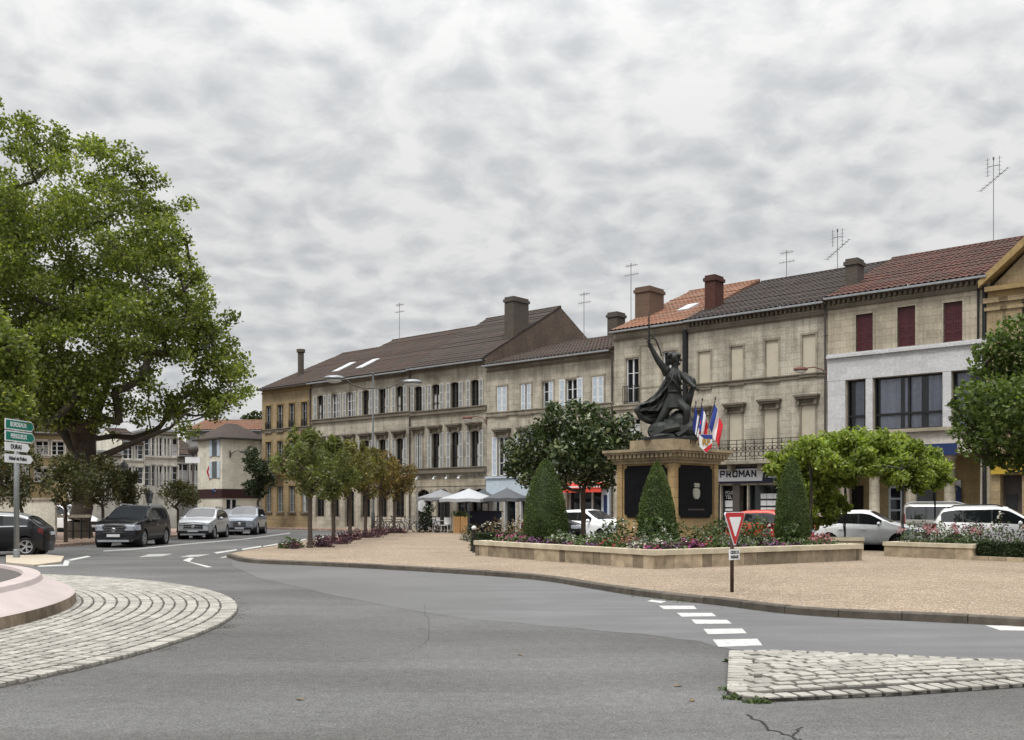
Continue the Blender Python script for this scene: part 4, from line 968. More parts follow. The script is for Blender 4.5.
for a, b, cur in ((846.5, 866, [(.3, .75)]), (873.5, 943, [(.06, .36), (.42, .66), (.76, .97)]), (952, 984, [(.1, .5)])):
    x0, x1 = F.u(a), F.u(b); w = x1-x0
    mb = MB(); mb.quad((x0, .30, zw0), (x1, .30, zw0), (x1, .30, zw1), (x0, .30, zw1)); wo = mb.build('window', M['clear_glass'], h7)
    f = MB(); t = .06; f.box(x0, x0+t, .2, .32, zw0, zw1); f.box(x1-t, x1, .2, .32, zw0, zw1); f.box(x0+t, x1-t, .2, .32, zw1-t, zw1); f.box(x0+t, x1-t, .2, .32, zw0, zw0+t)
    n = max(1, round(w/1.3))
    for k in range(1, n): x = x0+w*k/n; f.box(x-.05, x+.05, .2, .32, zw0+t, zw1-t)
    f.box(x0+t, x1-t, .205, .315, zw0+(zw1-zw0)*.30-.05, zw0+(zw1-zw0)*.30+.05); f.build('frame', M['iron'], wo)
    c = MB()
    for (q0, q1) in cur:
        xa, xb = x0+w*q0, x0+w*q1; n = 40; pr = [(xa+(xb-xa)*k/n, .40+.035*math.sin(k*2.2)) for k in range(n+1)]
        for k in range(n): c.quad((*pr[k], zw0), (*pr[k+1], zw0), (*pr[k+1], zw1), (*pr[k], zw1))
    c.build('curtain', M['curtain'], wo)
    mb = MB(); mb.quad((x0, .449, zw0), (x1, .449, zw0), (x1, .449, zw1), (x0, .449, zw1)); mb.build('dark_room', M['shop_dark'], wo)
# recessed ground floor: round columns, a pale wall with door, windows and notices
for px in (842, 872, 909, 947.5, 984):
    mb = MB(); mb.lathe([(.30, .1), (.30, .25), (.24, .28), (.235, zs0-.25), (.30, zs0-.2), (.30, zs0-.003)], 20, (F.u(px), .30, 0)); mb.build('column', M['stone_pale' if px < 984 else 'band_white'], h7, True)
mb = MB(); mb.quad((F.u(834), 2.19, .1), (F.u(981), 2.19, .1), (F.u(981), 2.19, zs0), (F.u(834), 2.19, zs0)); mb.build('rear_wall', M['render_ochre'], h7)
for a, b, z0, z1, nm, mt in ((893, 908, .1, 2.7, 'door', 'pale_blue'), (918, 942, 1.0, 2.6, 'shop_window', 'pane_glass'), (958, 969, .1, 2.9, 'door', 'sign_white'), (846, 866, .8, 2.7, 'shop_window', 'pane_glass')):
    mb = MB(); x0, x1 = F.u(a)-1.0, F.u(b)-1.0; mb.box(x0, x1, 2.10, 2.18, z0, z1); d = mb.build(nm, M[mt], h7)
    if nm == 'door':
        g2 = MB()
        for k in range(3): zz = 1.0+k*.55; g2.box(x0+.12, x1-.12, 2.06, 2.099, zz, zz+.45)
        g2.build('pane', M['pane_glass'], d)
mb = MB(); x = F.u(964)-1.0; mb.box(x-.25, x+.25, 2.05, 2.09, 1.4, 2.4); mb.lathe([(.25, 2.05), (.25, 2.09), (.01, 2.09)], 16, (x, 0, 2.4), 'y'); mb.build('notice', M['sign_blue'], h7)
mb = MB(); mb.tube([(F.L-.2, -.10, E7+.1), (F.L-.2, -.14, zw1+.2), (F.L-.18, -.14, .1)], .09, 8); mb.tube([(F.L-.45, -.10, E7-.2), (F.L-.45, -.12, zb1+.2)], .05, 8); mb.build('drainpipe', M['iron'], h7)
bs = empty('bank_sign', (A[0], A[1], 0), F.ang, 'blue sign board with a dark bird-like mark on the white fascia above the parked cars', 'sign')
mb = MB(); mb.box(F.u(919), F.u(958), -.16, -.085, F.z(935, 455.5), F.z(935, 444)); mb.build('sign_board', M['sign_blue'], bs)
mb = MB(); x = F.u(914); z = F.z(914, 447); mb.quad((x-.32, -.14, z+.12), (x, -.14, z-.22), (x+.08, -.14, z-.1), (x-.1, -.14, z+.16)); mb.quad((x, -.142, z-.22), (x+.5, -.142, z+.18), (x+.2, -.142, z+.16), (x+.05, -.142, z-.02)); mb.build('emblem', M['navy'], bs)

# ---- ochre building with the pediment, cut by the frame
A, B = P(990), P(1150); F = Fac(A, B)
E8 = F.z(1005, 290); zc_ = F.z(1005, 283)
ws = [wspec(F, 1030, 300, 352, 1.1, 'plain_pale', 1024, trim='ochre_trim'), wspec(F, 1085, 300, 352, 1.1, 'plain', 1024, trim='ochre_trim')]
hol = [(F.u(1000), F.u(1022), .1, F.z(1005, 475), .6), (F.u(1032), F.u(1070), .4, F.z(1005, 475), .5)]
h8, F8, r8 = house('ochre stone building with pilasters and a classical pediment at the right edge', A, B, E8, None, 8, 'stone_ochre', 'tile_red', ws, hol, cornice=0, gable='stone_ochre', trim='ochre_trim', cat='building', name='public_building', depth=14)
mb = MB(); mb.box(-.1, F.L+.1, -.45, -.003, E8-.05, E8+.15); mb.box(-.02, F.L, -.22, -.004, E8-.30, E8-.051)
rise = 2.9; hw = F.L/2
for s_ in (-1, 1):
    xa, xb = hw+s_*(hw+.35), hw
    mb.loft([[(xa, y, E8+.151), (xb, y, E8+rise), (xb, y, E8+rise+.38), (xa, y, E8+.45)] for y in (-.48, .3)])
mb.build('pediment', M['ochre_trim'], h8)
mb = MB(); mb.quad((0, .02, E8+.15), (F.L, .02, E8+.15), (hw, .02, E8+rise)); mb.build('tympanum', M['stone_ochre'], h8)
mb = MB()
for s_ in (-1, 1):
    xa = hw+s_*(hw+.35); mb.quad((xa, .3, E8+.46), (hw, .3, E8+rise+.39), (hw, 14, E8+rise+.39), (xa, 14, E8+.46))
mb.build('roof', M['tile_red'], h8)
for px in (997, 1013, 1058, 1075):
    x = F.u(px); mb = MB(); w = .38; mb.box(x-w, x+w, -.14, -.002, zw0, E8-.85+.002); mb.box(x-w-.08, x+w+.08, -.22, -.002, E8-.849, E8-.70); mb.box(x-w, x+w, -.16, -.002, E8-.699, E8-.52); mb.box(x-w-.12, x+w+.12, -.26, -.002, E8-.519, E8-.301); mb.build('pilaster', M['stone_ochre'], h8)
mb = MB(); mb.box(F.u(1000), F.u(1022), .55, .59, .1, F.z(1005, 475)); d = mb.build('shop_door', M['pipe_dark'], h8)
mb = MB(); mb.box(F.u(1003), F.u(1014), .50, .545, .3, 2.2); mb.build('panel', M['shop_dark'], d)
mb = MB(); mb.quad((F.u(1032), .48, .4), (F.u(1070), .48, .4), (F.u(1070), .48, 4), (F.u(1032), .48, 4)); mb.build('shop_window', M['pane_glass'], h8)
ys = empty('round_logo_sign', (A[0], A[1], 0), F.ang, 'yellow shop sign with a dark ring emblem on the ochre building', 'sign')
mb = MB(); z0, z1 = F.z(1010, 474), F.z(1010, 459); mb.box(F.u(992), F.u(1060), -.20, -.16, z0, z1); mb.build('sign_board', M['yellow_sign'], ys)
mb = MB(); x, z = F.u(1017), (z0+z1)/2+.15; mb.tube([(x+.42*math.cos(a*PI/16), -.225, z+.42*math.sin(a*PI/16)) for a in range(33)], .035, 6, False)
mb.tube([(x-.3, -.225, z-.05), (x-.15, -.225, z+.12), (x-.05, -.225, z-.1), (x+.08, -.225, z+.12), (x+.16, -.225, z-.06), (x+.32, -.225, z+.06)], .028, 5); mb.build('emblem', M['iron'], ys)

# ---- cream corner house across the far junction
plain('dark_maroon', (.035, .012, .014), .6)
C0 = (W(222, 0, 77)[0], 77.0)
side = (-19.85, 79.35)
A, B = C0, side; F = Fac(A, B)
eC = F.z(225, 437.5)
hc, FC, rc = house('plain cream corner house with a blind side wall and dark red shop band', A, B, eC, None, 4, 'render_cream', 'tile_brown', (), [(F.u(226), F.u(237), 0.3, 2.3, .15)], cornice=0, gable='render_cream', name='corner_house', depth=4.1)
mb = MB(); L = F.L
# hipped roof and the street side with its windows (local y runs back along the street side)
o = .35; zt = eC+1.3
yb = 4.4; mb.quad((-o, -o, eC), (L+o, -o, eC), (L*.7, 2.2, zt), (L*.45, 2.2, zt)); mb.quad((-o, -o, eC), (L*.45, 2.2, zt), (-o, yb, eC)); mb.quad((-o, yb, eC), (L*.45, 2.2, zt), (L*.7, 2.2, zt), (L+o, yb, eC)); mb.quad((L+o, -o, eC), (L+o, yb, eC), (L*.7, 2.2, zt)); mb.box(-o, L+o, -o, yb, eC-.12, eC-.003)
mb.build('roof', M['tile_grey'], hc)
mb = MB(); mb.box(-.06, L-.1, -.06, -.003, 2.35, 3.05); mb.box(-.06, -.003, -.003, 4.0, 2.35, 3.05); mb.build('shop_band', M['dark_maroon'], hc)
for y in (1.15,):
    for z0, z1 in ((3.9, 5.2), (5.6, 7.2)):
        mb = MB(); mb.box(-.03, -.004, y-.4, y+.4, z0, z1); w = mb.build('window', M['pane_pale'], hc)
        mb = MB(); mb.box(-.06, -.005, y-.85, y-.43, z0, z1); mb.box(-.06, -.005, y+.43, y+.85, z0, z1); mb.build('shutter', M['pale_blue'], w)
mb = MB(); mb.quad((F.u(226), .14, .3), (F.u(237), .14, .3), (F.u(237), .14, 2.3), (F.u(226), .14, 2.3)); w = mb.build('shop_window', M['pane_glass'], hc)
mb = MB(); x0, x1 = F.u(226), F.u(237)
for x in (x0, (x0+x1)/2, x1): mb.box(x-.05, x+.05, .02, .12, .3, 2.3)
mb.box(x0, x1, .03, .11, 2.22, 2.31); mb.build('frame', M['white_paint'], w)
def walllamp(name, loc, rz, label, mat='lamp_rust', L=.9):
    t = empty(name, loc, rz, label, 'street lamp')
    mb = MB(); mb.box(-.08, .08, -.03, .02, -.25, .25); mb.build('bracket', M[mat], t)
    mb = MB(); mb.tube([(0, 0, -.15), (0, -.2, .12), (0, -L*.6, .25), (0, -L, .20)], .028, 8); mb.build('arm', M[mat], t, True)
    mb = MB(); mb.ball((0, -L-.22, .16), (.17, .34, .13), 12, 8); hd = mb.build('lamp_head', M[mat], t, True)
    mb = MB(); mb.ball((0, -L-.22, .08), (.13, .27, .12), 12, 6); mb.build('lens', M['lamp_glass'], hd, True); return t
def on(F, px, py, dy=-.02): 
    x = F.u(px); return (F.A[0]+F.d[0]*x-F.d[1]*dy, F.A[1]+F.d[1]*x+F.d[0]*dy, F.z(px, py))
walllamp('wall_lamp', on(F6, 827, 372), F6.ang-R(58), 'rusty red street lamp on a curved arm between the boarded house and the white band', L=1.0)
walllamp('wall_lamp', on(F3, 486.5, 420), F3.ang-R(60), 'reddish street lamp on the stone corner at the end of the bar house', L=1.0)
walllamp('wall_lamp', on(FC, 230, 454), FC.ang+R(40), 'dark street lamp bracketed on the cream blind wall', 'pipe_dark', L=.9)
ts = empty('shop_sign', (C0[0]-.04, C0[1]+.3, 4.6), F.ang+R(90), 'small red diamond lozenge sign hanging on the cream house', 'sign')
p_ = W(210.5, 472, 78.5); ts.location = p_; ts.rotation_euler = (0, 0, R(15))
mb = MB(); mb.loft([[(0, y, .85), (.3, y, 0), (0, y, -.85), (-.3, y, 0)] for y in (-.05, .05)]); mb.build('sign_board', M['sign_red'], ts)
mb = MB(); mb.loft([[(0, y, .55), (.17, y, 0), (0, y, -.55), (-.17, y, 0)] for y in (-.06, .06)]); mb.build('emblem', M['sign_white'], ts)
mb = MB(); mb.tube([(.0, 0, .3), (1.0, .1, .3)], .02, 6); mb.build('bracket', M['iron'], ts)
p_ = W(219.5, 491, 77.8); ts = empty('shop_sign', p_, R(10), 'small blue oval shop sign by the corner of the cream house', 'sign')
mb = MB(); mb.ball((0, 0, 0), (.62, .06, .24), 16, 8); mb.build('sign_board', M['sign_blue'], ts, True)
mb = MB(); mb.box(-.35, .35, -.075, -.055, -.06, .06); mb.build('emblem', M['pale_blue'], ts)

# ---- the far side of the cross street, seen below the plane tree
def far_house(label, px0, Z0, px1, Z1, etop, wall, cols, rows, ww=.9, roof='tile_brown', rise=1.8, flat=False, closed=False, gap=0):
    A = (W(px0, 0, Z0)[0], Z0); B = (W(px1, 0, Z1)[0], Z1); F = Fac(A, B); pm = (px0+px1)/2
    ws = []
    for px in cols:
        for (t, b) in rows: ws.append(wspec(F, px, t, b, ww, 'open' if closed else 'plain', pm, shw=.35, sill=False, trim='render_white'))
    E = F.z(pm, etop)
    return house(label, A, B, E, E+rise, 5, wall, roof, ws, gable=wall, courses=[(F.z(pm, rows[0][1]+3), .12, .06, 'render_white')] if rows else (), cornice=.2, trim='render_white', name='far_house', flat=flat, over=.25)
far_house('ochre rendered house with a brown roof behind the plane tree trunk', 30, 66, 66, 67, 431, 'render_ochre', (43, 57), ((441, 455), (468, 482)), .9, rise=2.6)
far_house('long low pale house partly hidden at the left edge behind the leafy branches', -70, 62, 29, 65, 425, 'render_grey', (-40, -10, 12), ((440, 456), (470, 485)))
far_house('pale grey house with an ornate white parapet beside the plane tree', 67, 72, 97, 74, 428, 'render_white', (75, 88), ((436, 449), (462, 478)), .9, 'tile_dark')
far_house('low white terrace house with a parapet line between two taller pale houses', 97.3, 77, 121.5, 79, 453, 'render_white', (103, 110.5, 117), ((464, 477), (489, 502)), .9, flat=True)
far_house('narrow white house with two tall shuttered windows under a flat cornice', 121.8, 80, 143.5, 81, 441, 'render_cream', (128.5, 138), ((445, 459), (467, 484)), .85, 'tile_brown', 1.2)
far_house('tall white house with a raised cornice and four narrow windows per floor', 143.8, 82, 177, 83.5, 431.5, 'render_white', (149.5, 157, 164.5, 172.5), ((438, 456), (466, 486)), .85, flat=True)
far_house('low grey house squeezed between the tall white house and the cream corner', 177.3, 86, 203, 88, 455, 'render_grey', (183, 196), ((464, 484),), 1.1, 'tile_brown', 2.2)
A = (W(186, 0, 101)[0], 101); B = (W(262, 0, 101)[0], 101)
Fz = Fac(A, B); house('long house with an orange tiled roof rising behind the cream corner house', A, B, Fz.z(220, 430), Fz.z(220, 416), 6, 'render_grey', 'tile_orange', (), cornice=0, name='far_house')
# ================================================================ trees and plants
def px_clusters(Z, items, zs=1.0, seed=1):
    """clump centres measured on the photograph, spread through the crown's own depth"""
    rng = np.random.default_rng(seed); out = []
    for (px, py, r, dz) in items:
        x, y, z = W(px, py, Z+dz); out.append((x, y, z, (r, r, r*.8)))
    return out
rng = np.random.default_rng(11)
# --- the old plane tree
ZP = 50.0; base = (W(80, 0, ZP)[0], ZP, .1)
cl = []
out_ = [(-70,150),(-30,128),(8,120),(40,140),(72,152),(105,140),(128,150),(118,178),(150,195),(172,200),(180,222),(150,228),(165,255),(182,268),(196,290),(205,312),(212,340),(225,362),(236,380),(228,402),(200,408),(185,420),(150,415),(115,425),(60,430),(20,400),(-30,410)]
cx, cy = 70, 300
shape = [(-80,140),(-30,124),(8,118),(40,134),(72,146),(105,135),(124,156),(140,194),(164,212),(172,232),(166,254),(190,270),(205,300),(216,335),(232,362),(238,382),(228,404),(205,412),(190,424),(160,420),(120,428),(80,424),(40,428),(0,420),(-60,420)]
def inpoly(x, y, poly):
    c = False
    for k in range(len(poly)):
        a, b = poly[k], poly[k-1]
        if (a[1] > y) != (b[1] > y) and x < (b[0]-a[0])*(y-a[1])/(b[1]-a[1])+a[0]: c = not c
    return c
got = []
while len(got) < 270:
    x, y = rng.uniform(-80, 240), rng.uniform(116, 430)
    if not inpoly(x, y, shape): continue
    t = min(1, math.hypot((x-60)/165, (y-290)/165)); d = rng.uniform(-1, 1)*5.5*math.sqrt(max(.04, 1-t*t))
    if any((x-a)**2+(y-b)**2+(20*(d-c_))**2 < 21**2 for a, b, c_ in got) and rng.random() < .93: continue
    got.append((x, y, d)); q = W(x, y, ZP+d); r = (.72+.58*rng.random())*(1.1 if t < .7 else .8); cl.append((*q, (r, r, r*.72)))
for k in range(len(shape)):
    a, b = shape[k-1], shape[k]
    for t in (.25, .75):
        x, y = a[0]*(1-t)+b[0]*t, a[1]*(1-t)+b[1]*t; q = W(x+rng.normal()*6, y+rng.normal()*6, ZP+rng.normal()*1.5); r = .40+.35*rng.random(); cl.append((*q, (r, r, r*.75)))
for (px, py, r, dz) in [(205,345,.8,1),(215,365,.8,-1),(222,385,.75,1),(200,370,.9,-.5),(190,350,.9,.5),(212,395,.7,0),(190,390,.8,1),(228,372,.6,0),(180,330,.9,-1),(200,325,.8,0)]:
    x, y, z = W(px, py, ZP+dz); cl.append((x, y, z, (r, r, r*.75)))
# loose sprigs on the outline
for (px, py) in [(30,122),(60,137),(122,146),(135,158),(140,190),(185,204),(178,232),(190,262),(186,240),(208,300),(243,372),(243,392),(214,330),(217,350),(205,398),(236,358),(160,182),(95,150),(150,172),(196,275)]:
    x, y, z = W(px, py, ZP+rng.normal()*1.5); r = .45+.3*rng.random(); cl.append((x, y, z, (r, r, r*.7)))
pt = tree('plane_tree', 'huge old plane tree at the left with a dark gnarled trunk and open green crown', 'tree', base, (W(88, 0, ZP)[0], ZP, 5.2), cl, 108000, .18, M['leaf_plane'], M['bark_plane'], .50, 5, up=.3, asp=.75, hollow=.12, pipe=.62)
# heavy low limbs seen under the crown
mb = MB(); bx, by, bz = base
def rel(px, py, dz=0): p = W(px, py, ZP+dz); return (p[0]-bx, p[1]-by, p[2]-bz)
mb.tube([rel(84, 465), rel(105, 455, -.5), rel(140, 440, -1), rel(170, 428, -1.5), rel(195, 405, -2)], [.22, .18, .13, .08, .04], 8)
mb.tube([rel(78, 455), rel(66, 435, .5), rel(45, 415, 1), rel(20, 405, 1), rel(-20, 385, 1)], [.32, .26, .2, .15, .08], 8)
mb.tube([rel(80, 450), rel(70, 420, -1), rel(55, 380, -2), rel(35, 330, -2.5)], [.28, .22, .16, .09], 8)
mb.tube([rel(86, 452), rel(95, 420, 1), rel(110, 380, 1.5), rel(120, 320, 2)], [.28, .21, .15, .08], 8)
mb.tube([rel(82, 500), rel(80, 470), rel(84, 440)], [.48, .42, .34], 10)
mb.build('limb', M['bark_plane'], pt, True)
# --- nearer tree hanging into the left edge
b2 = (-23.0, 33.0, .12); cl = []
for (px, py, r, dz) in [(-25,340,1.2,0),(5,345,.85,-.5),(-10,375,1.1,1),(15,372,.7,0),(-35,400,1.3,0),(4,405,.9,-1),(22,355,.5,.5),(-5,432,.8,0),(-40,440,1.1,0),(10,390,.8,1),(-60,360,1.4,0),(-50,320,1.2,1),(-20,318,.8,0)]:
    x, y, z = W(px, py, 33+dz); cl.append((x, y, z, (r, r, r*.75)))
tree('street_tree', 'leafy tree reaching in from the left edge behind the green direction boards', 'tree', b2, (-21.5, 33, 3.6), cl, 17000, .16, M['leaf_plane'], M['bark'], .22, 8, asp=.75)
# --- row of small trees on the edge of the square
def small_tree(label, x, y, h, w, leaf, seed, n=4200, group='small trees along the square', trunk=2.0, lsize=.15, r0=.10):
    rng = np.random.default_rng(seed); cl = []
    for k in range(26):
        a = rng.random()*2*PI; t = rng.random()**.7; q = math.sqrt(rng.random())*(.35+.65*min(1, t*1.8)) * (1 if t < .65 else (1-.75*(t-.65)/.35))
        r = w*.13*(.7+.6*rng.random()); cl.append((x+math.cos(a)*q*w*.5, y+math.sin(a)*q*w*.5, trunk+.25+(h-trunk-.35)*t, (r, r, r*1.25)))
    for k in range(7):     # upright shoots
        a = rng.random()*2*PI; q = rng.random()*.35*w; cl.append((x+math.cos(a)*q, y+math.sin(a)*q, h-.1+.2*rng.random(), (.09*w*.6, .09*w*.6, .30)))
    return tree('small_tree', label, 'tree', (x, y, .12), (x, y, trunk), cl, n, lsize, M[leaf], M['bark'], r0, seed, group, up=.1, asp=.5, wig=.06)
sp_ = [(-7.55, 37.4, 4.35, 3.05, 'leaf_small', 'nearest small green tree of the row on the square, bare trunk over plum-coloured ground plants'),
       (-7.5, 42.0, 4.3, 2.7, 'leaf_small', 'second small tree of the row, green, just behind the nearest one'),
       (-7.45, 46.0, 4.45, 2.9, 'leaf_mid', 'third small tree of the row, turning yellowish green'),
       (-7.35, 50.2, 4.4, 2.9, 'leaf_mid', 'fourth small tree of the row, yellow-green with brown tips'),
       (-7.2, 54.6, 4.5, 3.2, 'leaf_rust', 'orange-brown small tree near the far end of the row'),
       (-6.9, 58.6, 4.4, 3.3, 'leaf_rust', 'last and reddest small tree of the row, nearest the parked bicycles')]
for i, (x, y, h, w, lf, lb) in enumerate(sp_): small_tree(lb, x, y, h, w*.84, lf, 20+i, 4000, lsize=.15, r0=.085)
# --- small olive-coloured trees on the left pavement
for i, (px, Z, h, w, lb) in enumerate([(22, 41.5, 4.0, 3.1, 'small olive-green tree behind the dark hatchback at the left edge'), (66, 43.5, 3.7, 2.4, 'small olive-green tree in front of the iron railing'), (103, 46, 3.7, 2.3, 'small olive-green tree above the bonnet of the black estate'),
                                       (130, 52, 3.3, 1.9, 'small sparse tree above the roof of the black estate'), (178, 60, 3.0, 2.8, 'bushy reddish-green small tree behind the silver car'), (-20, 42, 4.2, 3, 'small olive-green tree cut by the left edge')]):
    small_tree(lb, W(px, 0, Z)[0], Z, h, w, 'leaf_olive', 40+i, 3000, 'small trees on the left pavement', 1.5, .15, .07)
x, y = W(258, 0, 74)[0], 74
tree('street_tree', 'dark young tree between the cream corner house and the ochre house', 'tree', (x, y, 0), (x, y, 2.0), blob_clusters((x, y, 4.3), (1.1, 1.1, 2.0), 16, .55, rng), 2600, .22, M['leaf_hedge'], M['bark'], .10, 71)
x, y = W(252, 0, 125)[0], 125
tree('far_tree', 'dark conifer-like tree far behind the cream house roof', 'tree', (x, y, 0), (x, y, 7), blob_clusters((x, y, 11), (3.2, 3, 3.0), 22, 1.1, rng), 3000, .5, M['leaf_far'], M['bark'], .3, 72)
for i, (px, Z, h, w) in enumerate([(-150, 75, 16, 12), (-60, 95, 15, 12)]):
    x = W(px, 0, Z)[0]; tree('far_tree', ['broad tree beyond the left edge of the picture', 'broad tree behind the low houses at the left edge'][i], 'tree', (x, Z, 0), (x, Z, h*.4), blob_clusters((x, Z, h*.65), (w/2, w/2, h*.33), 24, 1.8, rng), 4000, .5, M['leaf_far'], M['bark'], .35, 80+i)
# --- magnolia behind the flower bed
ZM = 39.5; x = W(583, 0, ZM)[0]; cl = []
for (px, py, r, dz) in [(520,462,.55,0),(512,450,.5,.5),(530,440,.6,-.6),(545,428,.6,.3),(548,455,.7,1),(560,418,.6,-.5),(575,408,.42,.3),(590,410,.45,-.4),(600,420,.6,.6),(585,432,.8,-1.2),(565,440,.8,1.2),(605,440,.75,.8),(618,428,.55,-.4),(625,448,.6,.3),(612,462,.65,-.8),(595,465,.7,1.2),(570,468,.7,-1),(545,475,.6,.4),(528,478,.5,-.5),(588,478,.5,.3),(560,484,.4,.4),(607,482,.4,-.3),(636,440,.4,.3),(512,470,.4,0),(575,450,.9,0),(552,408,.3,0),(628,420,.35,.2),(566,455,.8,-1.4),(600,450,.8,-1.5),(535,458,.7,1.6)]:
    X, Y, Zz = W(px, py, ZM+dz); cl.append((X, Y, Zz, (r, r, r*.85)))
tree('magnolia_tree', 'dark glossy broad evergreen tree behind the flower bed, left of the monument', 'tree', (x, ZM, .1), (x, ZM, 2.3), cl, 11000, .23, M['leaf_magnolia'], M['bark'], .10, 90, asp=.42, up=.15, hollow=.45)
# --- tree at the right edge
ZR = 31; cl = []
for (px, py, r, dz) in [(1000,345,.55,0),(1020,335,.8,0),(985,365,.55,.4),(972,392,.5,-.2),(965,420,.45,.3),(990,400,.8,-.8),(1010,375,.8,.8),(1035,360,1.0,0),(985,435,.6,.3),(970,447,.4,-.3),(1005,430,.8,-1),(1030,410,1,1),(1010,455,.6,.2),(990,458,.45,.4),(1055,380,1.1,0),(1060,430,1,0),(1035,455,.7,0),(1080,400,1,.5),(1000,415,.9,1.2),(958,432,.3,0),(955,405,.22,0),(978,350,.25,0),(1015,400,.9,-1.5),(1040,440,.8,-1)]:
    X, Y, Zz = W(px, py, ZR+dz); cl.append((X, Y, Zz, (r, r, r*.8)))
x = W(1040, 0, ZR)[0]
tree('street_tree', 'full green tree at the right edge in front of the pedimented building', 'tree', (x, ZR, .1), (x, ZR, 2.6), cl, 12500, .17, M['leaf_right'], M['bark'], .15, 95, asp=.6)
# --- leafy arbour on iron posts
ar = empty('arbour', (12.6, 36.0, .1), 0, 'iron arbour smothered in bright green climbing leaves, arching over the white hatchback', 'arbour')
def rz_(px, py, Z): p = W(px, py, Z); return (p[0]-12.6, p[1]-36.0, p[2]-.1)
posts = [(811, 35.2), (845, 37.4), (903, 34.4), (935, 36.6), (790, 37.4)]
for (px, Z) in posts:
    b_ = rz_(px, 500, Z); mb = MB(); mb.tube([(b_[0], b_[1], 0), (b_[0], b_[1], 2.95)], .035, 8); mb.build('post', M['black_post'], ar)
mb = MB()
for (a, b) in ((0, 2), (1, 3), (0, 4), (2, 3), (4, 1)):
    p, q = rz_(posts[a][0], 500, posts[a][1]), rz_(posts[b][0], 500, posts[b][1]); n = 8
    mb.tube([(p[0]+(q[0]-p[0])*t/n, p[1]+(q[1]-p[1])*t/n, 2.85+.22*math.sin(PI*t/n)) for t in range(n+1)], .025, 6)
mb.build('hoop', M['black_post'], ar)
cl = []; rg = np.random.default_rng(33)
for (px, py, r, dz) in [(782,462,.45,0),(772,470,.3,-.6),(795,452,.5,.6),(810,446,.5,-.6),(828,441,.45,.5),(845,438,.45,-.4),(862,436,.42,.6),(880,438,.42,-.6),(898,441,.42,.4),(915,448,.42,-.4),(930,455,.42,.3),(942,468,.40,0),(925,470,.45,.6),(905,462,.4,-.9),(885,455,.4,.9),(865,455,.4,-1),(845,457,.45,1),(825,460,.5,-1),(805,468,.55,.8),(790,482,.5,.2),(815,485,.5,.4),(835,478,.45,.8),(850,482,.3,.6),(800,502,.45,.6),(822,505,.48,.8),(838,500,.35,1),(812,522,.36,.7),(828,520,.32,.9),(936,484,.34,.3),(920,482,.3,.7),(903,474,.26,-.3),(770,455,.2,-.5),(950,480,.2,0),(846,508,.25,1),(836,450,.5,0),(854,446,.5,0),(872,446,.5,0),(890,448,.5,0),(908,455,.45,0),(818,452,.55,0),(800,460,.5,0),(870,462,.3,.3),(890,466,.3,-.3),(808,512,.4,0),(832,512,.35,.4),(785,474,.4,.3),(840,462,.4,.6),(855,463,.4,-.6),(870,464,.42,.7),(885,465,.42,-.7),(900,467,.42,.6),(915,468,.42,-.5),(846,470,.35,-.9),(850,468,.38,.8),(865,467,.38,-.9),(880,469,.38,.9),(895,471,.4,-.8),(910,475,.4,.8),(925,478,.4,-.7),(938,476,.36,.3),(905,484,.32,.5),(920,488,.3,.2),(890,480,.3,-.6),(872,470,.36,-1.2),(858,470,.36,1.2),(900,478,.36,-1.2),(862,452,.5,0),(880,452,.5,.3),(896,455,.5,-.3),(930,466,.45,0),(820,470,.5,0),(805,490,.5,0),(825,492,.5,.5)]:
    p = rz_(px, py, 35.8+dz*1.1); cl.append((*p, (r, r, r*.8)))
fastmesh('leaves', leaf_array(cluster_points(cl, 33000, rg, .2), .15, rg, .35, .6), 4, M['leaf_arbor'], ar)
for (px, Z) in posts[:3]:
    b_ = rz_(px, 500, Z); mb = MB()
    for k in range(1): mb.tube([(b_[0]+.06*math.cos(h*1.4+k*2), b_[1]+.06*math.sin(h*1.4+k*2), h*.45) for h in range(8)], .018, 5)
    mb.build('stem', M['bark'], ar)

